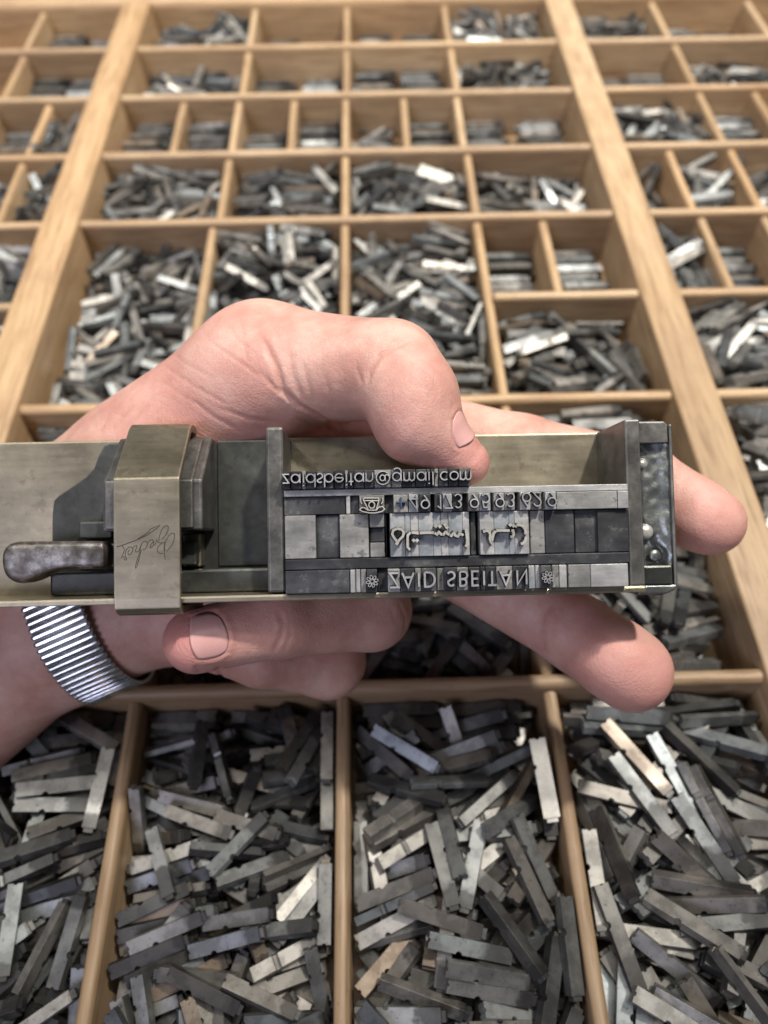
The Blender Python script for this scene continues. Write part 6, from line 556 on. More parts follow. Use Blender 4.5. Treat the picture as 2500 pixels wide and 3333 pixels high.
(18,12,0,99,0,0,0,-2304,8348,168),(18,12,0,99,5,0,0,-2297,7807,331),(18,14,0,99,0,0,1,-2320,8022,196),(18,12,0,99,-5,0,-1,-2349,8135,243),(18,13,0,99,7,-1,2,-2365,8221,225),(18,15,0,99,0,0,1,-2320,8365,218),(18,13,0,70,-70,0,0,-2290,8422,208),(18,15,0,99,0,0,-2,-2289,7580,358),(18,15,0,99,-9,0,0,-2294,7665,351),(18,14,0,93,35,0,0,-2306,7734,312),(18,14,1,99,5,0,0,-2340,7781,373),(18,12,0,8,99,1,0,-2281,7975,245),(19,15,0,99,0,0,0,-1713,8257,66),(19,13,0,98,-11,0,0,-1706,7980,180),(19,14,0,98,-17,0,0,-1660,8047,169),(19,13,0,98,-11,0,0,-1669,7858,221),(19,13,0,98,-11,0,0,-1707,7995,222),(19,14,0,99,0,0,0,-1713,8087,240),(19,13,0,99,-1,0,0,-1713,8151,234),(19,15,0,70,-70,0,0,-1696,8259,232),(19,14,0,49,-86,0,0,-1669,8322,194),(19,12,0,99,0,0,1,-1699,7758,240),(19,15,0,98,-11,0,0,-1683,7873,275),(19,15,0,98,-15,0,0,-1672,7938,257),(19,14,0,98,-11,0,0,-1649,8022,267),(19,12,0,99,0,0,0,-1652,8092,284),(19,12,0,99,-1,0,0,-1691,8173,271),(19,14,0,49,-86,0,0,-1694,8359,247),(19,12,0,0,99,0,0,-1668,8412,212),(19,12,0,70,-70,0,0,-1671,8428,164),(19,13,0,99,0,0,2,-1680,7753,278),(19,15,1,98,-11,0,0,-1659,7894,340),(19,15,0,98,-15,0,0,-1667,7969,319),(19,15,1,70,-70,0,0,-1702,8111,332),(20,14,0,99,0,0,1,-1047,8345,28),(20,13,0,99,0,0,0,-1048,8129,54),(20,14,0,99,0,0,0,-1062,8196,96),(20,13,0,99,0,0,0,-1061,7864,110),(20,12,0,99,0,0,0,-1048,7935,116),(20,14,0,99,0,0,0,-1077,8065,140),(20,14,0,99,0,0,0,-1058,8201,152),(20,13,0,99,0,0,0,-1093,8267,110),(20,15,0,99,0,0,2,-1112,7839,166),(20,15,0,99,0,0,0,-1114,7931,166),(20,14,0,99,0,0,0,-1094,7995,172),(20,14,0,99,0,0,1,-1114,8059,196),(20,12,0,99,0,0,0,-1058,8129,124),(20,12,0,99,0,0,2,-1087,8172,196),(20,14,0,70,-70,0,0,-1063,8263,164),(20,13,0,99,0,0,1,-1050,8336,110),(20,15,0,99,0,0,1,-1084,7695,246),(20,14,0,99,0,0,1,-1085,7913,228),(21,14,0,99,0,0,0,-506,8151,72),(21,14,0,99,0,0,0,-489,8217,84),(21,14,0,99,0,0,0,-498,8281,84),(21,12,0,99,0,0,2,-487,8400,16),(21,15,0,99,0,0,0,-488,8149,134),(21,13,0,99,-1,0,0,-512,8278,134),(21,14,0,99,0,0,0,-509,8151,196),(21,15,0,99,-1,0,0,-502,8215,147),(21,13,0,99,-8,0,0,-490,8345,129),(21,15,0,99,0,0,0,-492,8412,122),(21,12,0,99,-5,0,0,-509,7946,171),(21,13,0,84,-52,0,0,-494,8006,180),(21,13,0,96,24,0,0,-502,8080,173),(21,14,0,99,0,0,-1,-513,8175,252),(21,12,0,97,-21,0,0,-503,8276,184),(21,12,0,99,-8,0,0,-503,8342,168),(21,15,0,70,-70,0,0,-512,8410,188),(21,14,0,99,0,0,-1,-491,7601,332),(21,15,0,99,0,0,-2,-495,7672,326),(21,13,0,99,-3,0,0,-503,7882,180),(22,14,0,83,0,0,-54,220,8158,28),(22,12,0,94,0,0,-32,169,8289,72),(22,15,0,79,0,0,59,47,8075,34),(22,12,0,6,-84,-50,-16,187,8178,88),(22,14,0,75,0,0,65,293,7843,92),(22,15,0,59,78,0,13,51,8207,129),(22,13,0,98,-1,-8,-14,140,7851,122),(22,12,0,96,-12,4,19,101,8019,104),(22,12,0,14,4,67,-72,47,8149,105),(22,14,0,64,74,4,13,48,7787,172),(22,15,0,4,98,7,10,51,8101,109),(22,13,0,58,77,1,23,40,8300,106),(22,13,0,97,-12,0,-17,45,7977,156),(22,14,0,95,22,-2,-15,142,8023,165),(22,15,0,8,-78,61,1,-79,7706,214),
(22,12,0,13,98,1,-11,86,8409,101),(23,15,0,99,0,0,0,697,8348,66),(23,15,0,99,0,0,0,708,8020,170),(23,13,0,99,0,0,0,694,8087,146),(23,13,0,99,0,0,0,677,8020,226),(23,14,0,99,0,0,0,717,8084,196),(23,12,0,99,0,0,0,681,8151,172),(23,14,0,99,0,0,0,690,8412,96),(23,15,0,99,0,0,0,679,7760,234),(23,12,0,70,-70,-1,1,715,7817,200),(23,15,0,99,0,0,0,689,7884,222),(23,15,0,99,0,0,0,714,7956,198),(23,14,0,99,0,0,0,686,8019,276),(23,15,0,99,0,0,0,719,8084,258),(23,15,0,99,0,0,0,714,8149,222),(23,14,0,97,17,0,0,705,8221,178),(23,15,0,99,0,0,0,688,8394,158),(24,15,0,99,0,0,-1,1280,8400,34),(24,12,0,99,0,0,0,1886,8070,16),(24,13,0,99,0,0,0,1970,8293,22),(24,12,0,99,0,0,0,1377,8133,72),(24,15,0,99,0,0,0,1357,8412,102),(24,12,0,99,0,0,0,1968,7995,72),(24,14,0,99,0,0,0,1843,8141,72),(24,12,0,99,0,0,1,1890,8293,60),(24,15,0,99,0,0,-3,1954,8385,90),(24,15,0,99,0,0,1,1369,8129,122),(24,13,0,99,0,0,1,1282,8192,122),(24,13,0,99,0,0,1,1323,8384,158),(24,13,0,99,0,0,0,1848,7992,110),(24,15,0,99,-10,0,0,1957,8062,116),(24,13,0,99,0,0,0,1848,8132,122),(24,13,0,99,0,0,0,1946,8196,134),(24,15,0,91,-38,0,0,1933,8275,123),(24,12,0,99,0,0,0,1859,8380,140),(24,13,0,98,-16,0,1,1322,7862,141),(24,15,0,99,0,0,1,1296,7936,178),(24,15,0,99,0,0,1,1307,8000,166),(24,14,0,99,0,0,1,1271,8064,160),(24,15,0,70,-70,0,0,1273,8194,176),(24,13,0,99,6,0,1,1292,8262,175),(24,12,0,99,0,0,0,1291,8401,196),(24,15,0,98,-14,0,0,1946,7920,94),(24,15,0,99,0,0,0,1963,7994,166),(24,14,0,99,-10,0,0,1914,8063,179),(24,15,0,99,0,0,0,1877,8132,178),(24,15,0,91,-38,0,0,1909,8320,174),(24,12,0,70,-70,0,0,1960,8428,156),(24,15,0,99,0,0,1,1398,7795,190),(24,14,0,81,57,0,1,1399,7870,196),(25,11,0,76,-9,-9,-62,-1908,9309,87),(25,11,0,94,26,-2,15,-1682,9129,69),(25,9,0,91,-22,20,-24,-1836,9403,89),(25,10,0,38,70,-59,-6,-1972,9355,126),(25,9,0,94,-12,11,-26,-1737,9416,61),(25,10,0,87,11,8,-45,-2431,9196,97),(25,9,0,69,63,32,9,-1662,9394,98),(25,9,0,66,-73,-2,3,-2350,9469,97),(25,9,0,74,65,-1,-11,-2336,8973,147),(25,11,0,4,93,29,-16,-1633,9350,102),(25,9,0,97,21,0,-1,-2254,9325,123),(25,8,0,96,-24,1,4,-2239,9428,133),(25,9,0,70,70,0,0,-2278,9531,150),(25,9,0,97,-19,-1,-4,-2364,9464,161),(25,9,0,94,25,1,-17,-1897,8897,209),(25,10,0,11,-76,-57,-23,-2496,9152,131),(25,8,0,80,6,16,56,-1572,9208,149),(25,11,0,95,-28,0,2,-1630,9446,149),(25,10,0,69,-15,9,-69,-1512,9148,181),(25,10,0,94,26,8,17,-1626,8835,231),(25,8,0,95,-28,-1,0,-1688,9462,197),(25,9,0,97,-9,14,-5,-2305,9113,179),(25,9,0,98,-16,0,1,-2224,9457,213),(25,10,0,86,-46,17,-6,-2236,9134,221),(25,10,0,67,72,-14,-2,-1758,8965,237),(25,9,0,29,-95,-3,3,-2343,9039,235),(25,8,0,1,36,92,-10,-1736,9143,212),(25,8,0,0,-1,5,99,-1631,9522,174),(25,9,0,99,0,0,1,-2366,9521,202),(25,11,0,95,17,-21,-2,-2369,8918,194),(25,9,0,9,-43,-88,-12,-2282,9329,230),(25,11,0,12,10,30,-93,-1820,8831,246),(25,8,0,43,85,7,-24,-2102,9145,195),(25,9,0,16,-98,-3,5,-2187,8991,199),(25,10,0,55,43,-55,-43,-1444,9177,198),(25,10,0,71,69,-2,2,-1854,9525,216),(25,8,0,45,-4,-17,87,-1971,8745,250),
(25,9,0,10,67,-71,-12,-2407,8768,264),(25,9,0,76,63,3,-3,-1683,9390,180),(25,9,0,95,29,4,2,-2173,9027,263),(25,11,0,6,69,-71,0,-1500,9215,245),(25,11,0,19,1,-26,94,-2029,9146,233),(25,11,0,47,-36,68,-41,-1979,9348,237),(26,9,0,99,0,0,0,-1020,9383,22),(26,10,0,99,0,0,1,-1025,9519,28),(26,11,0,99,0,0,-2,-493,9203,34),(26,11,0,99,0,0,-2,-481,9347,34),(26,11,0,99,0,0,-1,-553,9413,34),(26,10,0,99,0,0,1,-559,9496,28),(26,11,0,99,0,0,-1,-1086,9123,102),(26,10,0,99,0,0,0,-1052,9324,96),(26,10,0,99,0,0,-1,-1029,9453,72),(26,8,0,99,0,0,-2,-511,9200,84),(26,8,0,99,0,0,1,-537,9373,84),(26,10,0,97,-20,0,-1,-477,9454,94),(26,8,0,99,0,0,0,-504,9521,72),(26,10,0,99,0,0,-1,-1028,9120,164),(26,10,0,70,70,0,0,-1020,9266,118),(26,8,0,99,0,0,-1,-1086,9334,140),(26,10,0,99,0,0,-1,-1053,9394,104),(26,11,0,99,0,0,-1,-1087,9461,134),(26,8,0,99,0,0,-1,-1052,9521,104),(26,10,0,98,11,0,-2,-553,9142,122),(26,9,0,98,11,0,-2,-482,9202,128),(26,11,0,93,-35,1,-1,-529,9325,131),(26,8,0,99,0,0,-1,-484,9395,116),(26,10,0,97,-22,0,0,-497,9515,128),(26,8,0,99,0,0,-1,-1007,9049,196),(26,11,0,99,0,0,-1,-1069,9114,226),(27,10,0,99,0,0,0,145,9402,84),(27,10,0,99,0,0,0,116,9464,60),(27,11,0,99,0,0,0,73,9524,66),(27,8,0,99,0,0,0,644,9210,48),(27,9,0,99,0,0,0,622,9404,90),(27,9,0,99,0,0,0,725,9464,90),(27,11,0,70,-70,0,0,87,9205,142),(27,8,0,99,3,0,0,112,9341,72),(27,11,0,99,0,0,0,149,9401,146),(27,10,0,99,0,0,0,161,9462,116),(27,9,0,99,0,0,1,107,9522,122),(27,8,0,99,0,0,1,664,9219,80),(27,11,0,99,0,0,0,627,9284,134),(27,9,0,99,0,0,0,680,9464,134),(27,9,0,99,0,0,0,664,9524,146),(27,11,0,98,-13,0,0,107,9282,97),(27,9,0,99,0,0,0,129,9404,202),(27,8,0,99,0,0,0,110,9524,160),(27,10,0,99,-10,0,0,742,9103,182),(27,9,0,99,0,0,0,664,9164,162),(27,11,0,99,0,0,0,728,9224,130),(27,9,0,99,0,0,0,719,9284,190),(27,9,0,99,0,0,0,634,9344,154),(27,10,0,99,0,0,0,633,9404,172),(27,11,0,99,0,0,0,640,9464,190),(27,10,0,99,0,0,0,655,9524,196),(27,9,0,99,0,0,-1,80,8885,258),(27,9,0,99,0,0,-1,176,8944,246),(27,11,0,99,0,0,-1,138,9005,258),(27,11,0,30,-94,0,0,61,9126,181),(27,8,0,92,36,0,0,90,9272,180),(27,9,0,92,36,0,0,62,9310,163),(27,8,0,99,0,0,0,81,9397,240),(27,9,0,99,0,0,0,157,9464,166),(27,10,0,99,0,0,0,155,9524,204),(27,10,0,94,-32,0,0,699,8981,203),(27,11,0,99,-10,0,0,699,9037,158),(28,10,0,70,70,-2,-2,1406,9513,86),(28,11,0,70,68,-18,1,1747,9231,91),(28,10,0,94,5,-20,25,1257,9427,112),(28,8,0,12,-98,-9,1,1278,9322,90),(28,10,0,97,-9,-11,-12,1877,9127,138),(28,8,0,6,-34,-92,-10,1246,9296,118),(28,9,0,76,-51,-34,15,1237,9152,109),(28,10,0,95,-7,-12,-26,1719,9193,150),(28,11,0,74,-62,19,-8,1944,9003,149),(28,8,0,94,7,6,30,1370,9334,141),(28,11,0,91,-23,-1,32,1982,9319,176),(28,10,0,92,26,-13,20,1873,8927,178),(28,11,0,80,50,17,23,1348,9385,181),(28,8,0,35,2,-16,-91,1747,9219,196),(28,9,0,75,61,4,21,1941,9421,169),(28,11,0,52,82,8,-15,1984,9165,215),(28,8,0,81,50,18,22,1386,9349,190),(28,11,0,32,91,10,21,1788,8845,213),(28,11,0,88,33,6,32,1964,9063,243),(28,9,0,87,-46,-10,7,1276,9139,176),
(28,11,0,42,-88,-18,-6,1908,8807,258),(28,11,0,53,43,-64,-34,1183,9348,226),(28,11,0,70,69,-7,7,1897,9520,258),(28,8,0,4,99,0,6,1277,9523,226),(28,9,0,37,82,22,36,1756,8987,216),(28,8,0,95,-19,-15,-11,1894,9335,264),(28,10,0,35,92,-3,-9,1984,9430,260),(28,9,0,33,-17,23,-89,1639,8978,288),(28,9,0,84,-38,-7,36,1434,9085,192),(28,8,0,81,-15,-1,55,1521,9002,252),(28,11,0,85,37,-5,35,1766,8950,271),(28,11,0,69,12,-20,67,1100,9331,180),(28,10,0,52,75,20,32,1236,9031,202),(28,8,0,82,-15,-2,53,1509,9036,275),(28,10,0,30,87,18,-31,1335,9296,269),(28,9,0,98,11,-9,1,1812,9248,256),(28,10,0,98,2,-15,-2,1783,9367,280),(28,8,0,9,-20,-89,-38,1777,8742,272),(28,9,0,96,11,-20,0,1711,9307,242),(28,11,0,77,56,27,-6,1344,9225,285),(28,9,0,70,69,-7,-9,1364,9425,252),(28,9,0,89,7,-12,-42,1639,9365,288),(28,11,0,79,52,11,25,1325,8962,299),(28,9,0,99,-9,-1,0,1570,9520,311),(28,9,0,61,-8,27,-72,1502,9242,281),(28,10,0,6,43,65,60,1554,8716,278),(28,8,0,87,-28,-26,29,1233,8952,230),(28,10,0,25,-62,-73,0,1639,9133,280),(28,11,0,39,-47,53,-57,1434,9277,329),(29,10,0,45,58,-46,-49,-2528,10270,155),(29,11,0,37,64,55,36,-2454,10414,213),(29,8,0,68,15,6,70,-1449,10292,127),(29,11,0,95,1,22,18,-2376,10139,241),(29,10,0,66,70,23,10,-1833,10361,270),(29,10,0,14,64,-72,-19,-2512,10416,241),(29,9,0,97,-2,14,12,-1800,10555,239),(29,11,0,98,-4,14,1,-1628,10603,244),(29,11,0,3,-95,-25,8,-1617,10409,235),(29,10,0,93,-6,23,-22,-2353,10358,230),(29,8,0,92,-6,5,-35,-1759,10438,304),(29,8,0,71,10,3,68,-1457,9877,240),(29,10,0,71,67,0,-17,-2253,10525,245),(29,11,0,50,-75,21,34,-1673,10525,244),(29,10,0,35,-92,2,11,-1737,10241,232),(29,10,0,75,11,19,60,-2169,10255,203),(29,11,0,74,-12,15,63,-2051,10284,196),(29,10,0,71,-54,42,-7,-1579,10362,284),(29,8,0,8,31,-94,2,-1748,10035,304),(29,11,0,34,26,-13,88,-1579,10440,328),(29,11,0,58,-79,10,12,-2119,10547,266),(29,11,0,94,-1,11,-29,-1608,9868,320),(29,9,0,78,-9,20,57,-1523,10042,302),(29,8,0,79,59,10,-8,-2151,10497,284),(29,8,0,93,-5,4,-34,-1707,10234,313),(29,8,0,12,-95,-24,-12,-1776,10098,310),(29,9,0,98,-4,14,-1,-1624,10596,302),(29,8,0,22,60,-75,-13,-2228,10261,220),(29,10,0,6,-1,-86,-49,-2244,10053,315),(29,11,0,93,-6,5,-34,-1678,10291,323),(29,11,0,65,62,37,19,-2310,10306,287),(29,10,0,14,98,3,-3,-2204,10452,305),(29,11,0,96,22,2,5,-1668,10069,366),(29,8,0,98,-4,14,1,-1623,10602,341),(29,11,0,73,43,-40,-32,-2049,10149,324),(29,8,0,98,3,-6,16,-2367,9941,318),(29,9,0,72,66,10,-9,-1627,10612,389),(29,8,0,89,18,-18,35,-1819,10204,322),(29,10,0,30,13,90,-24,-1915,10374,343),(29,10,0,65,62,35,21,-2248,10282,280),(29,11,0,80,-51,-27,6,-1836,10134,334),(30,9,0,99,0,0,1,-1011,10542,22),(30,10,0,99,0,0,-2,-504,10459,28),(30,9,0,99,0,0,-1,-490,10600,22),(30,11,0,99,0,0,1,-1076,10377,102),(30,11,0,97,-19,0,0,-1051,10467,87),(30,9,0,99,0,0,0,-1069,10544,66),(30,10,0,97,22,0,-2,-539,10395,70),(30,10,0,99,-9,0,-2,-522,10529,77),(30,10,0,99,0,0,0,-1082,10251,140),(30,8,0,99,0,0,-2,-1045,10385,152),(30,10,0,99,0,0,0,-1021,10538,116),
(30,8,0,0,99,0,0,-1024,10606,60),(30,10,0,86,-49,-1,-1,-570,10293,131),(30,9,0,96,26,-1,-2,-532,10332,94),(30,8,0,99,0,0,-2,-556,10466,72),(30,8,0,99,0,0,-2,-560,10591,60),(30,8,0,99,0,0,3,-1093,10253,184),(31,11,0,99,0,0,1,743,10595,34),(31,9,0,98,11,0,1,82,10535,72),(31,9,0,99,0,0,1,147,10602,78),(31,10,0,99,0,0,-1,658,10370,72),(31,10,0,99,0,0,-1,664,10443,96),(31,9,0,99,0,0,0,732,10600,90),(31,9,0,93,-34,0,1,129,10419,36),(31,9,0,98,11,0,1,141,10531,116),(31,9,0,99,0,0,-2,627,10256,134),(31,8,0,99,0,0,-1,705,10309,92),(31,8,0,99,0,0,-1,741,10382,116),(31,8,0,99,0,0,0,722,10446,140),(31,11,0,70,70,0,0,678,10512,62),(31,8,0,99,0,0,0,690,10605,128),(31,10,0,90,41,0,0,70,10397,101),(31,8,0,34,93,1,0,113,10472,98),(31,11,0,70,-70,0,0,139,10602,130),(32,10,0,81,53,-3,-20,1275,10526,278),(32,9,0,96,-16,17,11,1456,10566,262),(32,11,0,95,21,12,-10,1301,10229,235),(32,9,0,68,71,-8,-6,1280,10354,250),(32,11,0,62,77,11,4,1862,10408,223),(32,9,0,69,68,8,-18,1374,10525,360),(32,11,0,95,-19,-15,-13,1601,10505,195),(32,11,0,95,21,12,-11,1301,10284,263),(32,11,0,62,76,-6,-13,1983,10546,207),(32,10,0,34,61,50,50,1876,10243,243),(32,8,0,10,-98,9,-3,1410,10383,251),(32,9,0,52,84,7,-6,1393,10229,290),(32,9,0,97,-4,8,-18,1275,9994,270),(32,10,0,65,74,8,6,1498,10426,312),(32,11,0,82,-27,49,-2,2038,10351,195),(32,10,0,20,95,-7,-20,1361,10068,223),(32,10,0,15,-68,-68,-15,2166,10245,135),(32,11,0,75,62,7,-15,1501,10567,343),(32,10,0,87,15,17,-41,1519,10197,315),(32,10,0,21,44,64,58,1502,10358,368),(32,10,0,12,-98,-5,-9,1980,10584,327),(32,8,0,7,-98,-9,12,1987,10135,233),(32,11,0,97,-9,16,-3,1520,10576,403),(32,8,0,79,5,19,-57,1635,10280,304),(32,10,0,1,-97,0,18,1452,9697,389),(32,10,0,8,-94,-28,11,2002,10219,283),(32,9,0,94,19,13,-20,1541,10150,345),(32,8,0,68,-68,-16,-16,1493,10620,313),(32,10,0,69,68,-22,4,1864,10507,249),(32,10,0,17,-96,-15,-6,1980,9957,250),(32,9,0,71,69,3,-2,1377,9978,372),(32,11,0,52,57,-28,-56,1679,10333,359),(32,8,0,8,-65,71,20,1804,10376,277),(32,11,0,84,-43,-27,14,1256,9850,366),(32,8,0,86,-7,-18,-46,1200,10451,277),(32,10,0,76,-2,21,-60,2061,10238,332),(32,9,0,31,-91,10,-23,1260,10453,356),(32,10,0,11,91,-37,1,1947,10207,355),(32,10,0,55,-23,55,-56,1805,10221,378),(32,11,0,30,-94,2,1,1437,9811,416),(32,11,0,76,-2,19,-60,2118,10253,320),(32,11,0,82,54,-9,2,1281,10124,369),(32,11,0,44,-80,27,-27,1975,9910,337),(32,9,0,77,-53,25,-21,2016,9962,350),(32,11,0,5,-5,-70,-69,1458,10034,356),(32,10,0,61,33,59,39,1746,10435,349),(32,8,0,84,-47,10,23,1707,9929,325),(32,8,0,87,17,5,-43,1994,10032,325),(33,11,0,96,-18,9,14,3359,10547,106),(33,10,0,59,34,-4,-72,3137,9932,179),(33,11,0,53,-45,-56,42,3538,10420,114),(33,10,0,84,-16,20,45,2774,10288,180),(33,11,0,9,-63,76,6,3505,10422,178),(33,11,0,9,0,98,-5,2837,10601,154),(33,8,0,96,4,-26,1,3362,10605,189),(33,10,0,83,50,-12,-12,2833,10459,145),(33,11,0,76,-3,-3,63,2693,10424,208),(33,11,0,97,-5,-1,18,2922,10428,225),(33,11,0,98,-8,4,-8,3255,10539,206),(33,9,0,45,59,40,52,3526,9878,274),
(33,8,0,0,8,31,94,2865,10073,254),(33,9,0,99,-2,-2,0,2835,10485,273),(33,8,0,95,-6,-14,23,3120,10312,212),(33,8,0,64,32,3,68,3465,9932,234),(33,11,0,64,-16,-21,71,3446,10419,275),(33,10,0,67,-67,19,-21,3382,9880,321),(33,8,0,99,-7,-3,0,2835,10424,272),(33,8,0,92,1,-11,-35,3346,10015,288),(33,10,0,13,-95,22,10,2972,9859,264),(33,9,0,92,0,-37,0,3274,10606,228),(33,10,0,99,4,5,-5,2900,9998,279),(33,8,0,72,65,-6,19,3235,10250,268),(33,10,0,0,-2,0,99,2880,10546,279),(33,9,0,11,-89,-42,2,2870,10233,227),(33,8,0,72,68,-4,-6,3363,10171,267),(33,8,0,90,-4,-23,-34,3181,10272,293),(33,11,0,62,70,-19,-27,2820,10286,293),(33,11,0,99,0,-2,0,2872,10606,283),(33,9,0,97,8,-5,-16,2934,10104,285),(33,9,0,88,-19,-14,39,3144,10454,274),(33,8,0,2,-69,-71,-2,2988,9915,322),(33,9,0,96,12,4,-20,3370,9780,353),(33,11,0,98,10,3,5,3199,10359,322),(33,11,0,46,53,45,54,3059,9886,323),(34,11,0,99,0,0,1,3925,10314,170),(34,10,0,96,-25,0,0,4494,10291,132),(34,9,0,99,0,0,0,4486,10453,134),(34,9,0,99,0,0,0,4533,10513,134),(34,8,0,70,-70,0,0,4469,10620,30),(34,11,0,99,0,0,1,4008,10195,202),(34,9,0,99,0,0,-1,3986,10316,226),(34,8,0,99,0,0,1,3974,10459,160),(34,11,0,0,99,0,0,3976,10606,126),(34,9,0,96,-25,0,0,4522,10384,147),(35,9,0,99,0,0,1,3356,9244,22),(35,11,0,99,0,0,-2,3348,9317,34),(35,9,0,99,0,0,0,3340,9460,22),(35,9,0,99,0,0,-2,2864,9332,78),(35,8,0,99,0,0,1,3360,9228,60),(35,11,0,70,-70,0,0,3358,9393,62),(35,10,0,99,0,0,0,3351,9464,72),(35,11,0,99,0,0,0,3364,9524,66),(35,10,0,99,0,0,-1,2844,9075,140),(35,11,0,99,0,0,-1,2880,9148,134),(35,11,0,99,0,0,-2,2881,9225,146),(35,9,0,99,0,0,0,2863,9352,122),(35,9,0,98,-13,0,-1,2888,9442,122),(35,8,0,99,0,0,0,3361,9091,140),(35,9,0,99,0,0,0,3343,9156,146),(35,11,0,99,0,0,0,3355,9248,110),(35,10,0,99,0,0,0,3350,9330,128),(35,10,0,70,-70,1,-1,3364,9460,130),(36,11,0,97,5,5,18,4028,9271,56),(36,10,0,98,0,0,16,4080,9442,60),(36,11,0,98,-2,-1,-12,3981,9474,120),(36,10,0,73,66,-10,1,3920,9088,107),(36,8,0,88,25,3,-37,4027,9367,139),(36,9,0,93,5,-11,31,3893,8937,138),(36,10,0,64,73,19,3,4014,9458,213),(36,9,0,52,-64,29,-47,3808,9120,151),(36,8,0,56,66,-39,-27,4683,9368,140),(36,9,0,98,5,2,14,4058,9214,149),(36,10,0,1,4,-6,-99,4546,9183,141),(36,9,0,27,-95,-1,-1,4509,9248,131),(36,8,0,94,22,-11,19,4022,9327,154),(36,8,0,3,-93,-30,-18,4557,9386,150),(36,8,0,68,-6,-5,72,3933,9037,200),(36,9,0,96,-2,-9,-23,4380,9390,146),(36,11,0,70,70,-7,2,3920,9289,185),(36,9,0,96,-7,-4,24,4589,9251,194),(36,10,0,74,11,-8,64,3768,8836,192),(36,11,0,30,90,22,-20,4158,9165,144),(36,8,0,96,-11,-7,-21,4612,9042,188),(36,11,0,1,93,35,6,3896,9199,245),(36,10,0,95,12,-14,-22,4449,9427,167),(36,8,0,4,94,-31,8,4552,9244,230),(36,10,0,78,54,-26,-13,4425,9055,179),(36,11,0,31,70,54,33,4172,9143,221),(36,10,0,52,78,-30,-10,4537,9327,242),(36,10,0,18,30,92,-14,4362,9302,176),(36,8,0,65,61,26,34,4002,9202,256),(36,10,0,91,6,-10,37,3878,9278,242),(36,10,0,60,57,-41,-37,4432,8814,213),(36,11,0,34,59,58,41,4271,8759,205),(36,8,0,94,17,-16,-20,4478,9299,261),
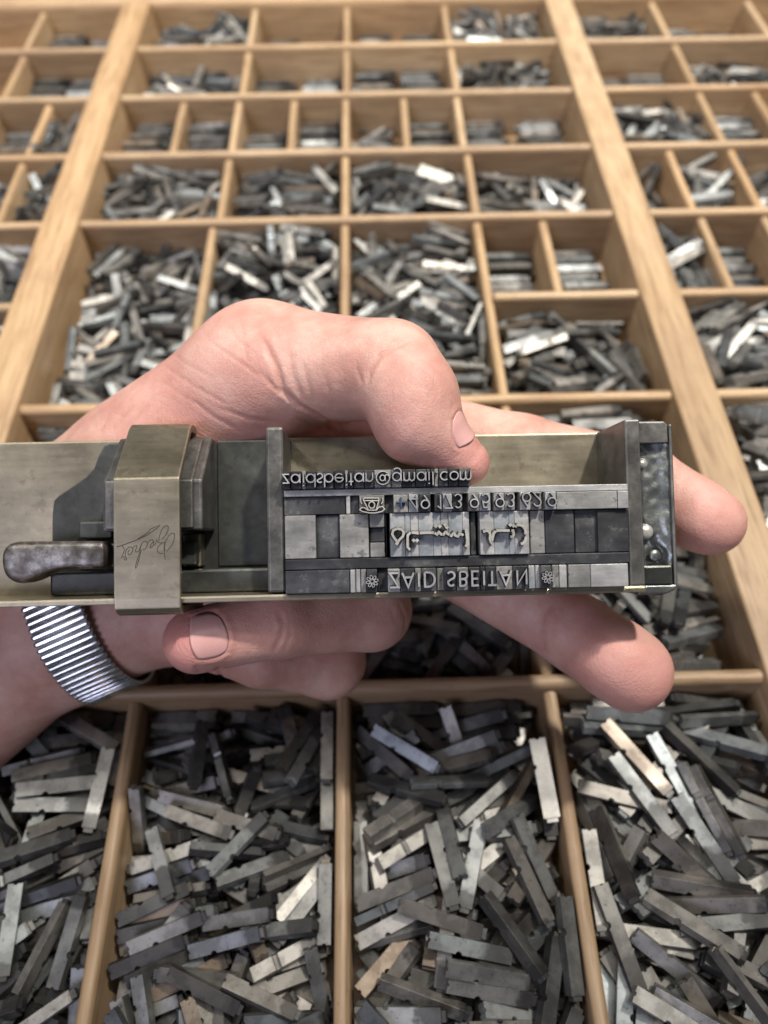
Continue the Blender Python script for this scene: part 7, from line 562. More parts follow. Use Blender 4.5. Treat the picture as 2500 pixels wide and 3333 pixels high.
(36,8,0,60,56,-40,-37,4336,8927,203),(36,11,0,66,-73,5,6,4427,9517,222),(36,9,0,60,-40,33,-59,4263,9342,198),(36,8,0,99,3,-3,7,3919,9131,294),(37,11,0,70,6,2,-70,2656,7948,117),(37,9,0,70,-69,-1,-10,3249,8340,171),(37,9,0,98,8,-4,-7,3168,8023,153),(37,10,0,78,44,32,26,2786,7971,193),(37,8,0,93,-31,-8,8,2835,8059,211),(37,11,0,13,13,67,-70,2831,8347,105),(37,10,0,99,10,1,-2,3342,8079,175),(37,9,0,99,7,-2,-7,3353,7937,151),(37,9,0,93,-31,4,13,2920,8150,176),(37,10,0,93,-15,17,-24,3288,7766,140),(37,9,0,68,71,0,-9,3256,8295,169),(37,8,0,10,-95,-26,-2,3388,8064,216),(37,8,0,65,50,36,42,2825,7844,197),(37,10,0,91,-18,-11,-32,2807,8226,199),(37,10,0,92,-27,24,4,3305,8158,195),(37,10,0,94,-9,-8,-28,2920,8242,199),(37,8,0,20,97,1,-6,3255,8410,172),(37,11,0,39,-3,-16,89,2991,7768,254),(37,11,0,68,71,15,1,2931,8006,245),(37,10,0,97,-12,12,-6,3262,8246,219),(37,8,0,91,10,6,-38,3403,7966,226),(37,8,0,97,-11,19,-2,3393,7700,229),(37,10,0,13,16,-61,75,3388,7623,264),(37,11,0,52,-52,52,-40,3039,7995,288),(37,9,0,54,82,-12,-8,3280,8013,286),(37,10,0,90,-28,10,-27,3397,7799,237),(37,11,0,77,62,-10,-1,2839,8315,233),(37,8,0,97,-6,-16,13,2828,8209,265),(37,9,0,27,70,-64,-10,3290,8235,275),(37,11,0,51,67,18,49,2758,7817,276),(37,10,0,91,10,-14,35,2962,7786,320),(37,9,0,80,-10,-13,56,2725,8126,274),(37,9,0,17,13,28,93,3373,7877,267),(37,9,0,33,-27,-37,81,3405,7671,311),(37,9,0,33,-27,-12,-89,3433,8235,244),(37,8,0,27,94,-9,-16,3390,7914,285),(37,10,1,9,-95,25,-6,2917,8156,358),(37,10,0,87,-46,-3,-9,3038,8354,295),(37,8,0,15,34,-58,-71,2938,7826,329),(37,8,0,32,-88,-27,-19,3248,7864,295),(37,10,0,88,-27,12,-34,3412,8272,297),(37,8,0,23,-81,48,22,3473,8106,277),(37,11,0,93,-28,16,-10,3384,7801,319),(37,9,0,27,-93,8,-20,2825,8355,311),(37,8,0,77,53,10,-30,3407,8045,318),(37,11,0,74,12,-19,-62,2694,8108,327),(37,9,0,89,-5,-3,43,3036,7734,319),(37,8,0,26,94,-1,-18,3390,7843,353),(37,8,0,95,4,-7,-27,2818,8296,339),(37,9,0,36,11,-88,26,3420,8407,254),(37,10,0,67,-20,5,-70,3556,7895,333),(37,10,0,70,-2,32,62,3555,8242,308),(37,10,0,61,75,-21,-7,2860,7736,356),(37,8,0,55,-43,55,-43,2640,7975,352),(37,8,0,70,70,1,-1,2935,8428,308),(37,9,0,65,-26,-65,26,2646,7720,326),(38,15,0,95,29,0,0,3994,8298,203),(38,14,0,99,0,0,0,3921,7864,252),(38,15,0,99,0,0,0,3975,7928,214),(38,15,0,97,20,0,0,3954,8039,266),(38,15,0,83,-54,0,0,3959,8134,211),(38,13,0,95,29,0,0,3943,8256,242),(38,15,0,77,62,-1,-1,3919,7790,270),(38,14,0,99,0,0,0,3983,7863,308),(38,14,0,99,0,0,0,3948,7928,276),(38,15,0,97,20,0,0,3917,7988,318),(38,15,0,95,-27,0,0,3990,8168,285),(38,12,0,86,49,0,0,3928,8197,240),(38,15,0,0,99,0,0,3951,8412,171),(38,13,0,98,-10,0,-1,3929,7729,305),(39,15,0,84,-15,34,-38,2765,6494,164),(39,13,0,12,-49,-78,34,2822,6822,72),(39,15,0,49,50,50,49,2960,7086,32),(39,12,0,45,0,88,0,2792,7292,178),(39,13,0,16,71,-67,4,2841,6820,141),(39,13,0,70,-18,-1,-68,2901,6879,98),(39,13,0,61,35,61,35,2972,6679,135),(39,13,0,35,-63,47,-48,2762,7018,96),(39,13,0,55,43,55,43,2646,6940,145),
(39,13,0,29,-60,62,-38,2679,7048,61),(39,13,0,69,-14,3,-70,2956,6979,127),(39,14,0,20,-79,-35,-44,2880,7156,193),(40,12,0,54,45,54,45,3608,6958,81),(40,13,0,97,-7,-17,8,3391,6760,96),(40,15,0,70,70,1,8,3321,7263,109),(40,12,0,97,-18,-7,5,3318,7193,109),(40,14,0,4,70,-70,4,3138,7112,171),(40,14,0,77,1,-9,61,3202,6888,162),(40,14,0,65,73,-14,-8,3381,7201,178),(40,14,0,91,29,15,20,3387,6851,213),(40,13,0,92,28,-18,14,3385,7134,212),(40,12,0,94,-21,-15,-14,3367,6590,257),(40,14,0,99,-2,9,0,3412,7291,211),(40,14,0,42,56,42,56,3134,6752,211),(40,15,0,94,-25,-10,-17,3347,6518,289),(40,12,0,20,-94,-22,12,3307,6732,213),(40,13,0,68,69,17,9,3390,6965,275),(40,15,0,65,72,14,13,3370,7021,249),(40,15,0,78,58,-15,-12,3347,6433,303),(40,13,0,99,0,-4,3,3319,7215,230),(40,14,0,25,25,70,60,3448,7022,331),(40,13,0,84,-28,10,43,3288,6581,310),(40,13,0,92,29,11,19,3321,6860,277),(40,15,0,76,43,35,32,3473,6737,282),(40,13,0,27,-37,42,-77,3483,6652,309),(40,14,0,95,-2,5,-26,3372,6952,337),(40,13,0,61,65,-34,-25,3436,7149,315),(40,12,0,97,-20,-7,-4,3318,6619,365),(40,12,0,30,-70,-63,-1,3228,6803,330),(40,14,0,6,-22,62,73,3312,7216,355),(40,12,0,90,10,-7,39,3458,6877,376),(40,12,0,38,84,36,7,3309,6701,282),(40,13,0,18,-97,0,-8,3317,6692,358),(40,13,0,29,-12,-20,92,3298,7082,367),(41,15,0,99,0,0,-8,4040,7260,34),(41,14,0,57,-79,-19,3,3992,6930,75),(41,13,0,97,-12,-9,16,4014,7001,57),(41,13,0,43,-40,41,-69,4165,7114,139),(41,13,0,92,-12,-22,-28,3919,6725,155),(41,12,0,81,1,-8,-57,4025,7002,134),(41,15,0,14,9,44,-87,3946,7244,187),(41,13,0,95,-6,-7,26,3934,7033,156),(41,15,0,97,-6,-6,19,4004,7166,167),(41,15,0,86,-47,5,-8,4024,6768,191),(41,14,0,87,44,-9,14,3946,7194,224),(41,12,0,56,-77,-26,10,4019,7031,187),(41,12,0,64,27,-27,65,3769,7165,270),(41,12,0,0,7,-14,-98,3991,6876,179),(41,15,0,22,-13,55,-78,4052,7001,216),(41,13,0,85,46,0,22,3942,7077,217),(41,13,0,87,-8,-15,45,3881,6569,222),(41,12,0,78,55,14,21,4060,6952,235),(41,12,0,82,7,-18,52,3850,6630,186),(42,15,0,58,69,-22,-34,2864,6008,81),(42,15,0,63,30,7,-70,2666,5880,145),(42,14,0,44,1,-20,86,2779,5952,110),(42,12,0,91,28,-12,-22,2823,5818,114),(42,15,0,57,-41,50,-49,2663,5409,126),(42,14,0,67,19,18,-68,2998,5621,131),(42,15,0,0,-80,52,-25,2899,5808,225),(42,12,0,0,81,-55,-13,2798,5410,160),(42,13,0,81,-7,18,-54,2733,5402,184),(42,15,0,79,-13,-19,-55,2931,6003,174),(42,13,0,23,81,51,-5,2902,6009,229),(42,12,0,10,-78,58,13,2881,5603,85),(42,12,0,32,45,-73,-38,2782,5997,188),(42,12,0,83,13,14,51,2746,5542,232),(42,14,0,78,-24,-9,55,2827,5994,207),(42,15,0,72,-31,22,56,2712,5651,242),(42,12,0,93,-8,-19,-28,2846,6070,244),(42,15,0,77,-31,-17,51,2810,5499,237),(42,15,0,95,0,-21,-17,2827,6059,301),(42,13,0,88,11,24,37,2873,5467,255),(42,14,0,92,29,-2,24,2827,5772,322),(42,12,0,81,-8,-23,52,2729,5992,304),(42,14,0,48,67,47,27,2745,5506,281),(42,14,0,76,-15,22,-58,2891,5407,301),(42,14,0,93,-11,22,-25,2813,6000,372),(42,14,0,65,20,17,70,2913,5494,356),(42,15,0,45,85,15,19,2827,5742,374),
(42,15,0,70,-2,-2,-70,2998,5408,330),(42,15,0,94,20,-7,23,2826,5838,365),(42,13,0,15,76,-58,-22,2831,5407,330),(43,13,0,99,0,0,0,3412,5901,22),(43,15,0,99,0,0,0,3407,5681,78),(43,13,0,99,0,0,1,3407,6055,90),(43,14,0,99,0,0,2,3361,6123,84),(43,14,0,99,0,0,1,3402,5683,140),(43,13,0,99,0,0,1,3352,5747,122),(43,15,0,99,0,0,0,3356,5829,134),(43,14,0,99,0,0,1,3412,5906,116),(43,13,0,99,3,0,0,3366,5982,88),(43,14,0,99,0,0,-2,3368,6124,140),(43,15,0,99,0,0,0,3403,5445,166),(43,15,0,99,0,0,0,3352,5541,166),(43,13,0,99,0,0,0,3380,5607,130),(44,25,0,70,70,-3,-3,2845,4999,96),(44,27,0,69,-69,-12,12,3417,4491,96),(44,24,0,92,0,0,-35,2815,4725,76),(44,26,0,95,23,-14,-1,2846,4535,160),(44,27,0,85,6,-5,50,2765,4802,138),(44,25,0,57,-62,-47,23,3501,4311,174),(44,26,0,62,32,-42,-56,3595,4289,152),(44,27,0,83,52,9,14,3317,4542,107),(44,26,0,1,-97,20,2,2842,4269,118),(44,25,0,88,11,-19,-40,3452,4350,220),(44,27,0,62,77,5,1,2886,4625,170),(44,25,0,98,8,-1,-10,2847,4833,202),(44,27,0,97,5,-1,-19,3373,4869,197),(44,26,0,96,3,-24,3,3295,4324,192),(44,27,0,67,71,-5,-16,2847,4423,136),(44,26,0,94,-3,7,-32,3437,4688,199),(44,25,0,96,4,-22,3,3309,4397,203),(44,25,0,95,2,1,27,2934,4283,168),(44,24,0,12,12,73,65,2987,4958,248),(44,25,0,70,-70,0,0,3410,5005,168),(44,27,0,68,-71,7,-5,2924,4657,247),(44,24,0,96,11,-12,-20,3299,4225,219),(44,25,0,56,47,-47,-49,3231,4632,234),(44,26,0,70,-70,0,0,3415,5055,168),(44,26,0,99,-2,-1,-9,2906,4805,261),(44,26,0,95,12,-11,-24,3390,4179,284),(44,27,0,75,65,-5,1,2863,4344,218),(44,24,0,99,2,1,-4,2849,4268,207),(44,27,0,63,65,34,21,3237,4697,303),(44,27,0,94,21,-8,22,2902,4568,293),(44,24,0,92,-1,-6,-36,3312,4409,312),(44,27,0,95,5,5,-28,2830,4187,251),(44,24,0,47,49,48,54,3506,4841,270),(44,26,0,97,-7,-8,-16,2981,4906,266),(44,27,0,93,26,-22,-2,3324,4115,304),(44,25,0,73,-2,6,-67,3459,4690,250),(44,27,0,95,-4,-3,26,2834,4812,327),(44,24,0,7,85,49,12,3237,4244,331),(44,26,0,99,-3,9,0,3409,4558,310),(44,26,0,66,62,-19,-37,2974,4216,282),(44,24,0,98,1,11,-6,2897,4427,272),(44,27,0,5,-15,66,72,3412,4955,331),(44,26,0,96,-21,-8,-2,2848,5040,322),(44,26,0,32,-24,-65,63,2889,4226,320),(44,25,0,69,-69,-9,-9,3269,4058,394),(44,26,0,80,-18,-3,56,3170,4256,386),(44,27,0,3,-91,39,6,2802,4224,327),(44,26,0,59,-60,-16,50,3104,4235,309),(44,27,0,95,0,-29,0,3434,5048,354),(44,24,0,94,7,-2,31,2822,4692,310),(44,24,0,94,-22,-4,20,2900,4161,384),(44,24,0,8,-98,-4,-10,2966,4612,375),(44,24,0,73,5,-36,-57,3127,4314,400),(44,25,0,90,-6,7,-39,3329,4795,340),(44,25,0,3,94,31,8,2823,4924,381),(44,24,0,91,-6,7,-38,3383,4540,360),(44,24,0,92,-2,19,31,3033,4357,308),(44,25,0,0,-94,0,-33,3139,5046,215),(44,25,0,11,-94,27,8,3431,4848,359),(44,24,0,95,25,1,-10,2847,4504,315),(44,24,0,10,-53,-82,-11,3515,4854,394),(44,25,0,64,-68,-27,17,2911,4920,415),(44,25,0,78,-52,30,4,3316,4252,397),(44,27,0,97,18,6,9,2850,4681,365),(44,26,0,98,-9,0,-12,3291,4491,413),(44,27,0,60,-73,16,-23,2887,4372,402),(44,24,0,70,67,-1,20,3226,5007,383),(44,27,0,51,-84,-1,-12,3139,4435,414),
(44,27,1,91,4,-12,36,2986,4617,432),(44,27,0,63,75,-9,-6,3397,4726,402),(44,24,0,93,19,2,27,2850,4650,407),(44,25,0,96,-21,12,8,3414,4592,399),(44,24,1,82,-5,-6,54,2826,4507,450),(44,24,1,96,-15,-18,-3,2839,5045,412),(44,24,0,94,-30,7,-8,3414,4647,414),(44,26,1,6,9,51,-84,2848,4187,421),(44,27,1,94,-13,-1,27,2995,4835,430),(44,24,0,81,-56,5,-10,3403,4769,446),(44,25,0,64,-69,-25,18,2971,4909,412),(44,25,1,42,-3,-10,-89,2908,4404,456),(44,24,0,18,-97,10,-3,3409,4799,402),(44,26,0,0,-70,70,0,3600,4345,338),(44,27,1,5,-70,69,-9,2666,4309,455),(45,43,0,99,0,0,0,3409,2479,134),(45,43,0,94,0,0,-30,2829,3338,134),(45,40,0,99,0,0,5,2875,2460,116),(45,40,0,68,68,-15,-15,2834,1883,138),(45,40,0,68,68,-15,-15,2834,1918,138),(45,42,0,69,66,24,13,2834,3615,174),(45,43,0,99,0,0,0,3297,2556,134),(45,42,0,50,64,-35,-44,3529,2360,188),(45,42,0,70,0,0,70,3596,3405,128),(45,41,0,82,50,15,19,2838,3785,203),(45,40,0,87,3,5,-47,2778,2362,143),(45,40,0,77,0,0,-62,3397,2503,191),(45,42,0,70,-70,-6,6,2854,2879,138),(45,41,0,97,20,-6,-1,3374,3701,160),(45,42,0,97,0,0,22,2984,2602,160),(45,42,0,99,0,0,9,2869,3252,196),(45,40,0,0,-94,31,0,3144,1936,184),(45,40,0,98,0,0,11,2852,1863,192),(45,41,0,93,-9,9,31,2827,2021,178),(45,41,0,99,5,4,-5,2853,2234,163),(45,41,0,86,4,-8,48,3196,2302,164),(45,42,0,94,2,-9,29,3396,3535,212),(45,41,0,97,0,-6,19,3176,2598,210),(45,43,0,18,21,71,63,2927,1927,251),(45,43,0,97,2,13,-14,2987,3436,192),(45,40,0,2,-94,31,3,3271,1937,200),(45,40,0,97,3,1,19,2847,2133,193),(45,40,0,94,0,0,-32,2826,2926,192),(45,41,0,97,3,13,-17,2896,3633,227),(45,41,0,77,-9,5,62,3286,3183,167),(45,40,0,88,37,-27,-2,2884,3105,241),(45,43,0,90,9,-8,40,3452,2069,186),(45,43,0,70,-70,-6,6,2987,3267,262),(45,40,0,97,2,13,-14,3033,3501,174),(45,42,0,99,-4,-5,0,2851,2598,228),(45,41,0,99,5,4,-5,2853,2310,171),(45,43,0,11,30,88,31,2875,2979,226),(45,40,0,99,7,-6,3,3291,2247,240),(45,43,0,37,10,68,61,3211,3562,223),(45,42,0,70,1,4,70,3596,3274,197),(45,42,0,98,0,0,17,3408,2598,235),(45,43,0,9,3,-51,-84,2856,3326,250),(45,42,0,0,-67,70,-19,3123,3573,268),(45,41,0,98,5,-11,5,3270,2158,232),(45,42,0,52,-47,52,-47,2652,2039,311),(45,42,0,88,31,-10,-30,2847,3078,271),(45,42,0,70,70,-8,8,2852,3896,245),(45,42,0,40,16,-10,89,3031,3134,288),(45,43,0,93,8,7,-32,3361,3345,273),(45,41,0,98,-7,8,-11,3372,1879,313),(45,43,0,13,21,79,55,3297,2102,304),(45,40,0,21,-2,14,96,3330,3218,203),(45,41,0,50,63,-34,-47,2716,2935,245),(45,42,0,84,52,-1,8,3226,3855,237),(45,41,0,72,-5,6,67,3033,3478,296),(45,43,0,86,40,-17,-23,2837,2243,288),(45,40,0,70,0,3,70,2719,2008,311),(45,42,0,57,76,17,20,2833,3045,353),(45,42,0,60,46,53,36,3364,2316,313),(45,43,0,4,99,0,8,2852,2672,202),(45,40,0,99,2,-6,-4,3408,2700,278),(45,40,0,98,-1,1,-13,3321,3649,295),(45,43,0,84,-50,12,2,2858,2921,375),(45,40,0,95,14,2,23,2843,3675,323),(45,42,0,6,95,-20,-16,2919,2033,298),(45,40,0,11,-90,-39,6,2990,1963,324),(45,43,0,95,3,-5,-27,3336,2691,320),(45,41,0,79,-14,-7,-57,3321,2449,335),(45,43,0,97,-15,-13,8,3074,3772,262),
(45,42,0,97,-16,5,-14,2945,2386,261),(45,40,0,57,41,57,41,3620,3639,265),(45,43,0,8,85,50,-1,3223,3032,283),(45,41,0,3,-22,95,14,2843,3592,305),(45,40,0,95,-23,10,-9,3411,1941,329),(45,40,0,97,13,4,-15,2850,2814,262),(45,43,0,63,56,43,30,3475,2252,338),(45,41,0,23,-9,72,63,2853,3413,306),(45,41,0,98,-5,10,-4,3409,2847,311),(45,40,0,94,25,-9,17,2939,2512,255),(45,40,0,70,-70,0,0,3348,3908,138),(45,42,0,59,-74,17,-23,3429,3203,264),(45,42,0,94,-1,-29,14,3125,2483,283),(45,42,0,74,-4,-8,65,3563,2887,354),(45,41,0,55,69,-35,-28,3124,3710,359),(45,41,0,66,51,45,31,3519,2192,331),(45,42,0,74,65,-11,-4,3220,1848,351),(45,43,0,15,98,0,-7,2937,2398,324),(45,40,0,98,-4,-4,9,2853,2622,271),(45,41,0,95,29,-4,4,2852,2736,269),(45,40,0,98,-7,-3,-11,2945,2192,366),(45,42,0,98,3,-2,12,3340,3263,326),(45,41,0,17,-6,3,97,2926,1886,380),(45,42,0,95,17,-19,-8,2843,3826,349),(45,42,0,90,9,2,-41,3274,3645,347),(45,43,0,95,25,10,-7,2870,2987,404),(45,42,0,81,-56,2,-1,2955,3570,362),(45,43,0,76,47,-38,-21,2791,3266,378),(45,42,0,98,1,-6,9,3380,2635,386),(45,41,0,93,-14,30,-9,3342,3826,329),(45,41,0,66,10,13,-72,3370,3187,361),(45,41,0,11,-98,-12,0,3288,3331,335),(45,43,0,96,24,0,0,2936,3530,426),(45,42,0,4,-2,14,-98,2856,2809,306),(45,43,0,95,-10,26,9,3420,2484,358),(45,40,0,90,8,-6,-40,2804,1966,413),(45,42,0,15,92,-33,-10,2844,2083,400),(45,42,0,47,-86,12,6,2882,2300,330),(45,42,0,85,38,29,16,3442,1927,399),(45,43,0,70,-2,-2,-70,3598,2272,388),(45,43,0,98,1,-6,9,3401,2716,396),(45,40,0,61,3,7,-78,3544,3526,318),(45,40,0,92,-37,1,-1,2892,3628,382),(45,42,0,87,-23,-12,-38,2804,3122,415),(45,41,0,63,70,-23,-21,2820,2597,327),(45,43,0,96,24,-5,-1,2892,3478,361),(45,40,0,98,-9,-7,-10,3321,2933,368),(45,41,0,85,27,-37,-24,2876,3642,449),(45,42,0,62,75,-11,-12,2930,3336,398),(45,40,0,98,8,-1,12,3369,3427,362),(45,42,0,98,0,-5,9,3302,2776,380),(45,40,0,96,-23,-3,3,2851,3246,454),(45,42,0,93,-1,-7,-33,2996,2545,340),(45,43,0,30,-51,42,-68,3496,3651,348),(45,43,0,56,79,13,16,3415,3110,396),(45,41,0,90,42,-3,2,3408,1956,472),(45,43,0,68,69,-4,20,3191,2677,449),(45,42,0,90,-5,17,38,3069,1957,422),(45,41,0,79,53,-17,-20,2994,2018,488),(45,43,0,59,78,-11,-1,2889,2824,408),(45,41,0,1,-88,-42,16,3383,3726,370),(45,42,0,83,2,-2,-54,3511,2466,452),(45,41,0,89,43,-8,4,2891,3883,422),(45,42,0,98,-9,-1,13,2990,2409,425),(45,43,0,93,-22,16,-21,2891,2151,432),(45,40,0,96,-22,-12,4,3413,2018,448),(45,41,0,98,-12,8,9,3407,3748,414),(45,40,0,92,-20,24,21,2946,2254,423),(45,43,0,98,-8,-4,13,3017,2496,421),(45,41,0,50,57,-41,-49,3202,3486,427),(45,42,0,5,-86,-47,8,3208,2211,443),(45,42,0,74,-59,-24,-16,3299,3156,401),(45,40,0,1,-98,-11,-3,3400,2648,494),(45,41,0,9,20,96,-8,3395,2847,438),(45,40,0,98,9,-2,3,2953,3333,453),(45,40,0,42,-38,-60,54,3468,2397,433),(45,41,0,97,13,2,-11,2852,2758,350),(45,41,0,14,-95,-18,-14,2845,2527,379),(45,42,0,61,56,49,24,3043,2972,457),(45,42,0,88,-33,21,24,3086,2234,398),(45,40,1,64,41,-54,-34,2678,3704,443),(45,42,0,79,-46,-29,25,3409,3614,431),
(45,41,0,93,-25,-22,6,2836,2584,425),(45,41,0,90,-40,13,4,2865,3703,476),(45,43,0,42,59,-42,-54,3284,3494,476),(45,41,0,7,-98,9,11,2971,2887,417),(45,42,0,6,3,-46,-87,3279,3223,449),(45,40,0,28,-11,-8,-94,3318,2107,454),(45,42,1,93,-4,-4,-33,2824,3335,501),(45,40,0,36,3,9,-92,3430,2497,507),(45,43,0,33,-92,-2,16,3409,3842,422),(45,41,0,97,16,3,-9,3357,3053,442),(45,42,0,2,98,-9,-5,3406,2162,481),(45,41,0,96,-12,-19,3,3011,2692,443),(45,41,0,98,-10,2,-7,3329,2972,440),(45,40,0,91,-36,15,10,3113,2323,365),(45,43,0,92,0,-3,36,3441,2401,510),(45,43,0,90,-41,10,-2,2884,3745,508),(45,43,0,95,-5,-7,-26,2839,2434,481),(46,9,0,98,12,0,0,-3716,10542,118),(46,11,0,99,0,0,0,-3721,10606,122),(46,11,0,94,-30,0,-1,-3257,10498,117),(46,10,0,99,-3,0,0,-3731,10357,170),(46,10,0,99,-1,0,0,-3722,10477,128),(46,8,0,98,12,0,0,-3736,10538,156),(46,10,0,99,0,0,0,-3718,10600,184),(46,9,0,97,-20,0,0,-3252,10233,176),(46,8,0,98,16,0,0,-3276,10328,132),(46,8,0,93,-33,0,-1,-3269,10406,126),(46,9,0,94,-30,1,1,-3247,10549,149),(46,10,0,99,0,0,1,-3729,10062,276),(46,10,0,99,-8,0,0,-3717,10302,220),(46,9,0,99,-8,0,0,-3714,10295,170),(46,11,0,61,-78,0,0,-3711,10455,193),(46,8,0,99,-6,0,0,-3711,10417,152),(47,11,0,99,0,0,-1,-3709,9181,134),(47,8,0,99,0,0,-1,-3704,9449,152),(47,9,0,99,0,0,0,-3708,9514,134),(47,10,0,99,0,0,2,-3706,9011,160),(47,8,0,99,0,0,-1,-3715,9174,184),(47,10,0,99,0,0,-1,-3706,9246,172),(47,10,0,99,0,0,-2,-3706,9320,184),(47,8,0,99,0,0,-1,-3708,9389,164),(47,11,0,99,0,0,1,-3709,9459,202),(47,10,0,99,0,0,1,-3714,9519,184),(47,9,0,99,6,0,0,-3258,8979,182),(47,8,0,98,-13,0,1,-3254,9056,180),(47,9,0,92,35,0,0,-3263,9125,180),(47,11,0,92,35,0,0,-3266,9196,190),(47,9,0,99,0,0,0,-3258,9275,202),(47,9,0,98,-14,0,0,-3252,9403,197),(47,9,0,99,0,0,0,-3249,9524,166),(48,9,0,91,10,-24,31,-3197,7992,126),(48,9,0,92,-2,-1,35,-3207,8281,54),(48,10,0,93,0,-33,0,-3204,7795,215),(48,9,0,68,-49,8,52,-3156,7901,220),(48,9,0,71,-52,-45,12,-3169,7982,195),(48,8,0,77,26,49,-27,-3189,8094,203),(48,11,0,72,-51,-40,21,-3232,8161,235),(48,11,0,85,22,-25,38,-3231,8291,234),(48,9,0,65,-65,-27,-27,-3194,8422,169),(48,10,0,74,54,-21,31,-3212,7558,320),(48,11,0,36,72,54,-20,-3284,7633,399),(48,11,0,13,-76,-59,21,-3292,7865,291),(48,11,0,37,68,61,8,-3176,7767,356),(48,10,0,22,-75,-49,38,-3112,7836,363),(48,11,0,51,-49,-50,48,-3346,8018,384),(48,10,0,63,31,34,61,-3344,7784,241),(48,11,0,7,42,-68,-58,-3216,8209,331),(48,10,0,67,20,-17,-68,-3344,8143,321),(48,10,0,81,9,20,52,-3139,8112,279),(49,9,0,99,0,0,3,-3788,8325,98),(49,10,0,99,0,0,1,-3745,7942,184),(49,10,0,99,0,0,1,-3768,8010,172),(49,10,0,99,0,0,0,-3725,8085,196),(49,8,0,99,0,0,0,-3739,8146,172),(49,8,0,99,0,0,0,-3724,8220,148),(49,10,0,98,-11,0,0,-3733,8289,154),(49,11,0,98,12,0,0,-3776,8358,161),(49,8,0,99,0,0,-1,-3764,7755,252),(49,9,0,99,0,0,2,-3740,7828,234),(49,9,0,99,0,0,-1,-3718,7951,234),(49,11,0,99,0,0,-2,-3785,8015,234),(50,11,0,93,-1,1,33,-3222,7167,91),(50,10,0,52,55,-30,-56,-3214,6939,100),
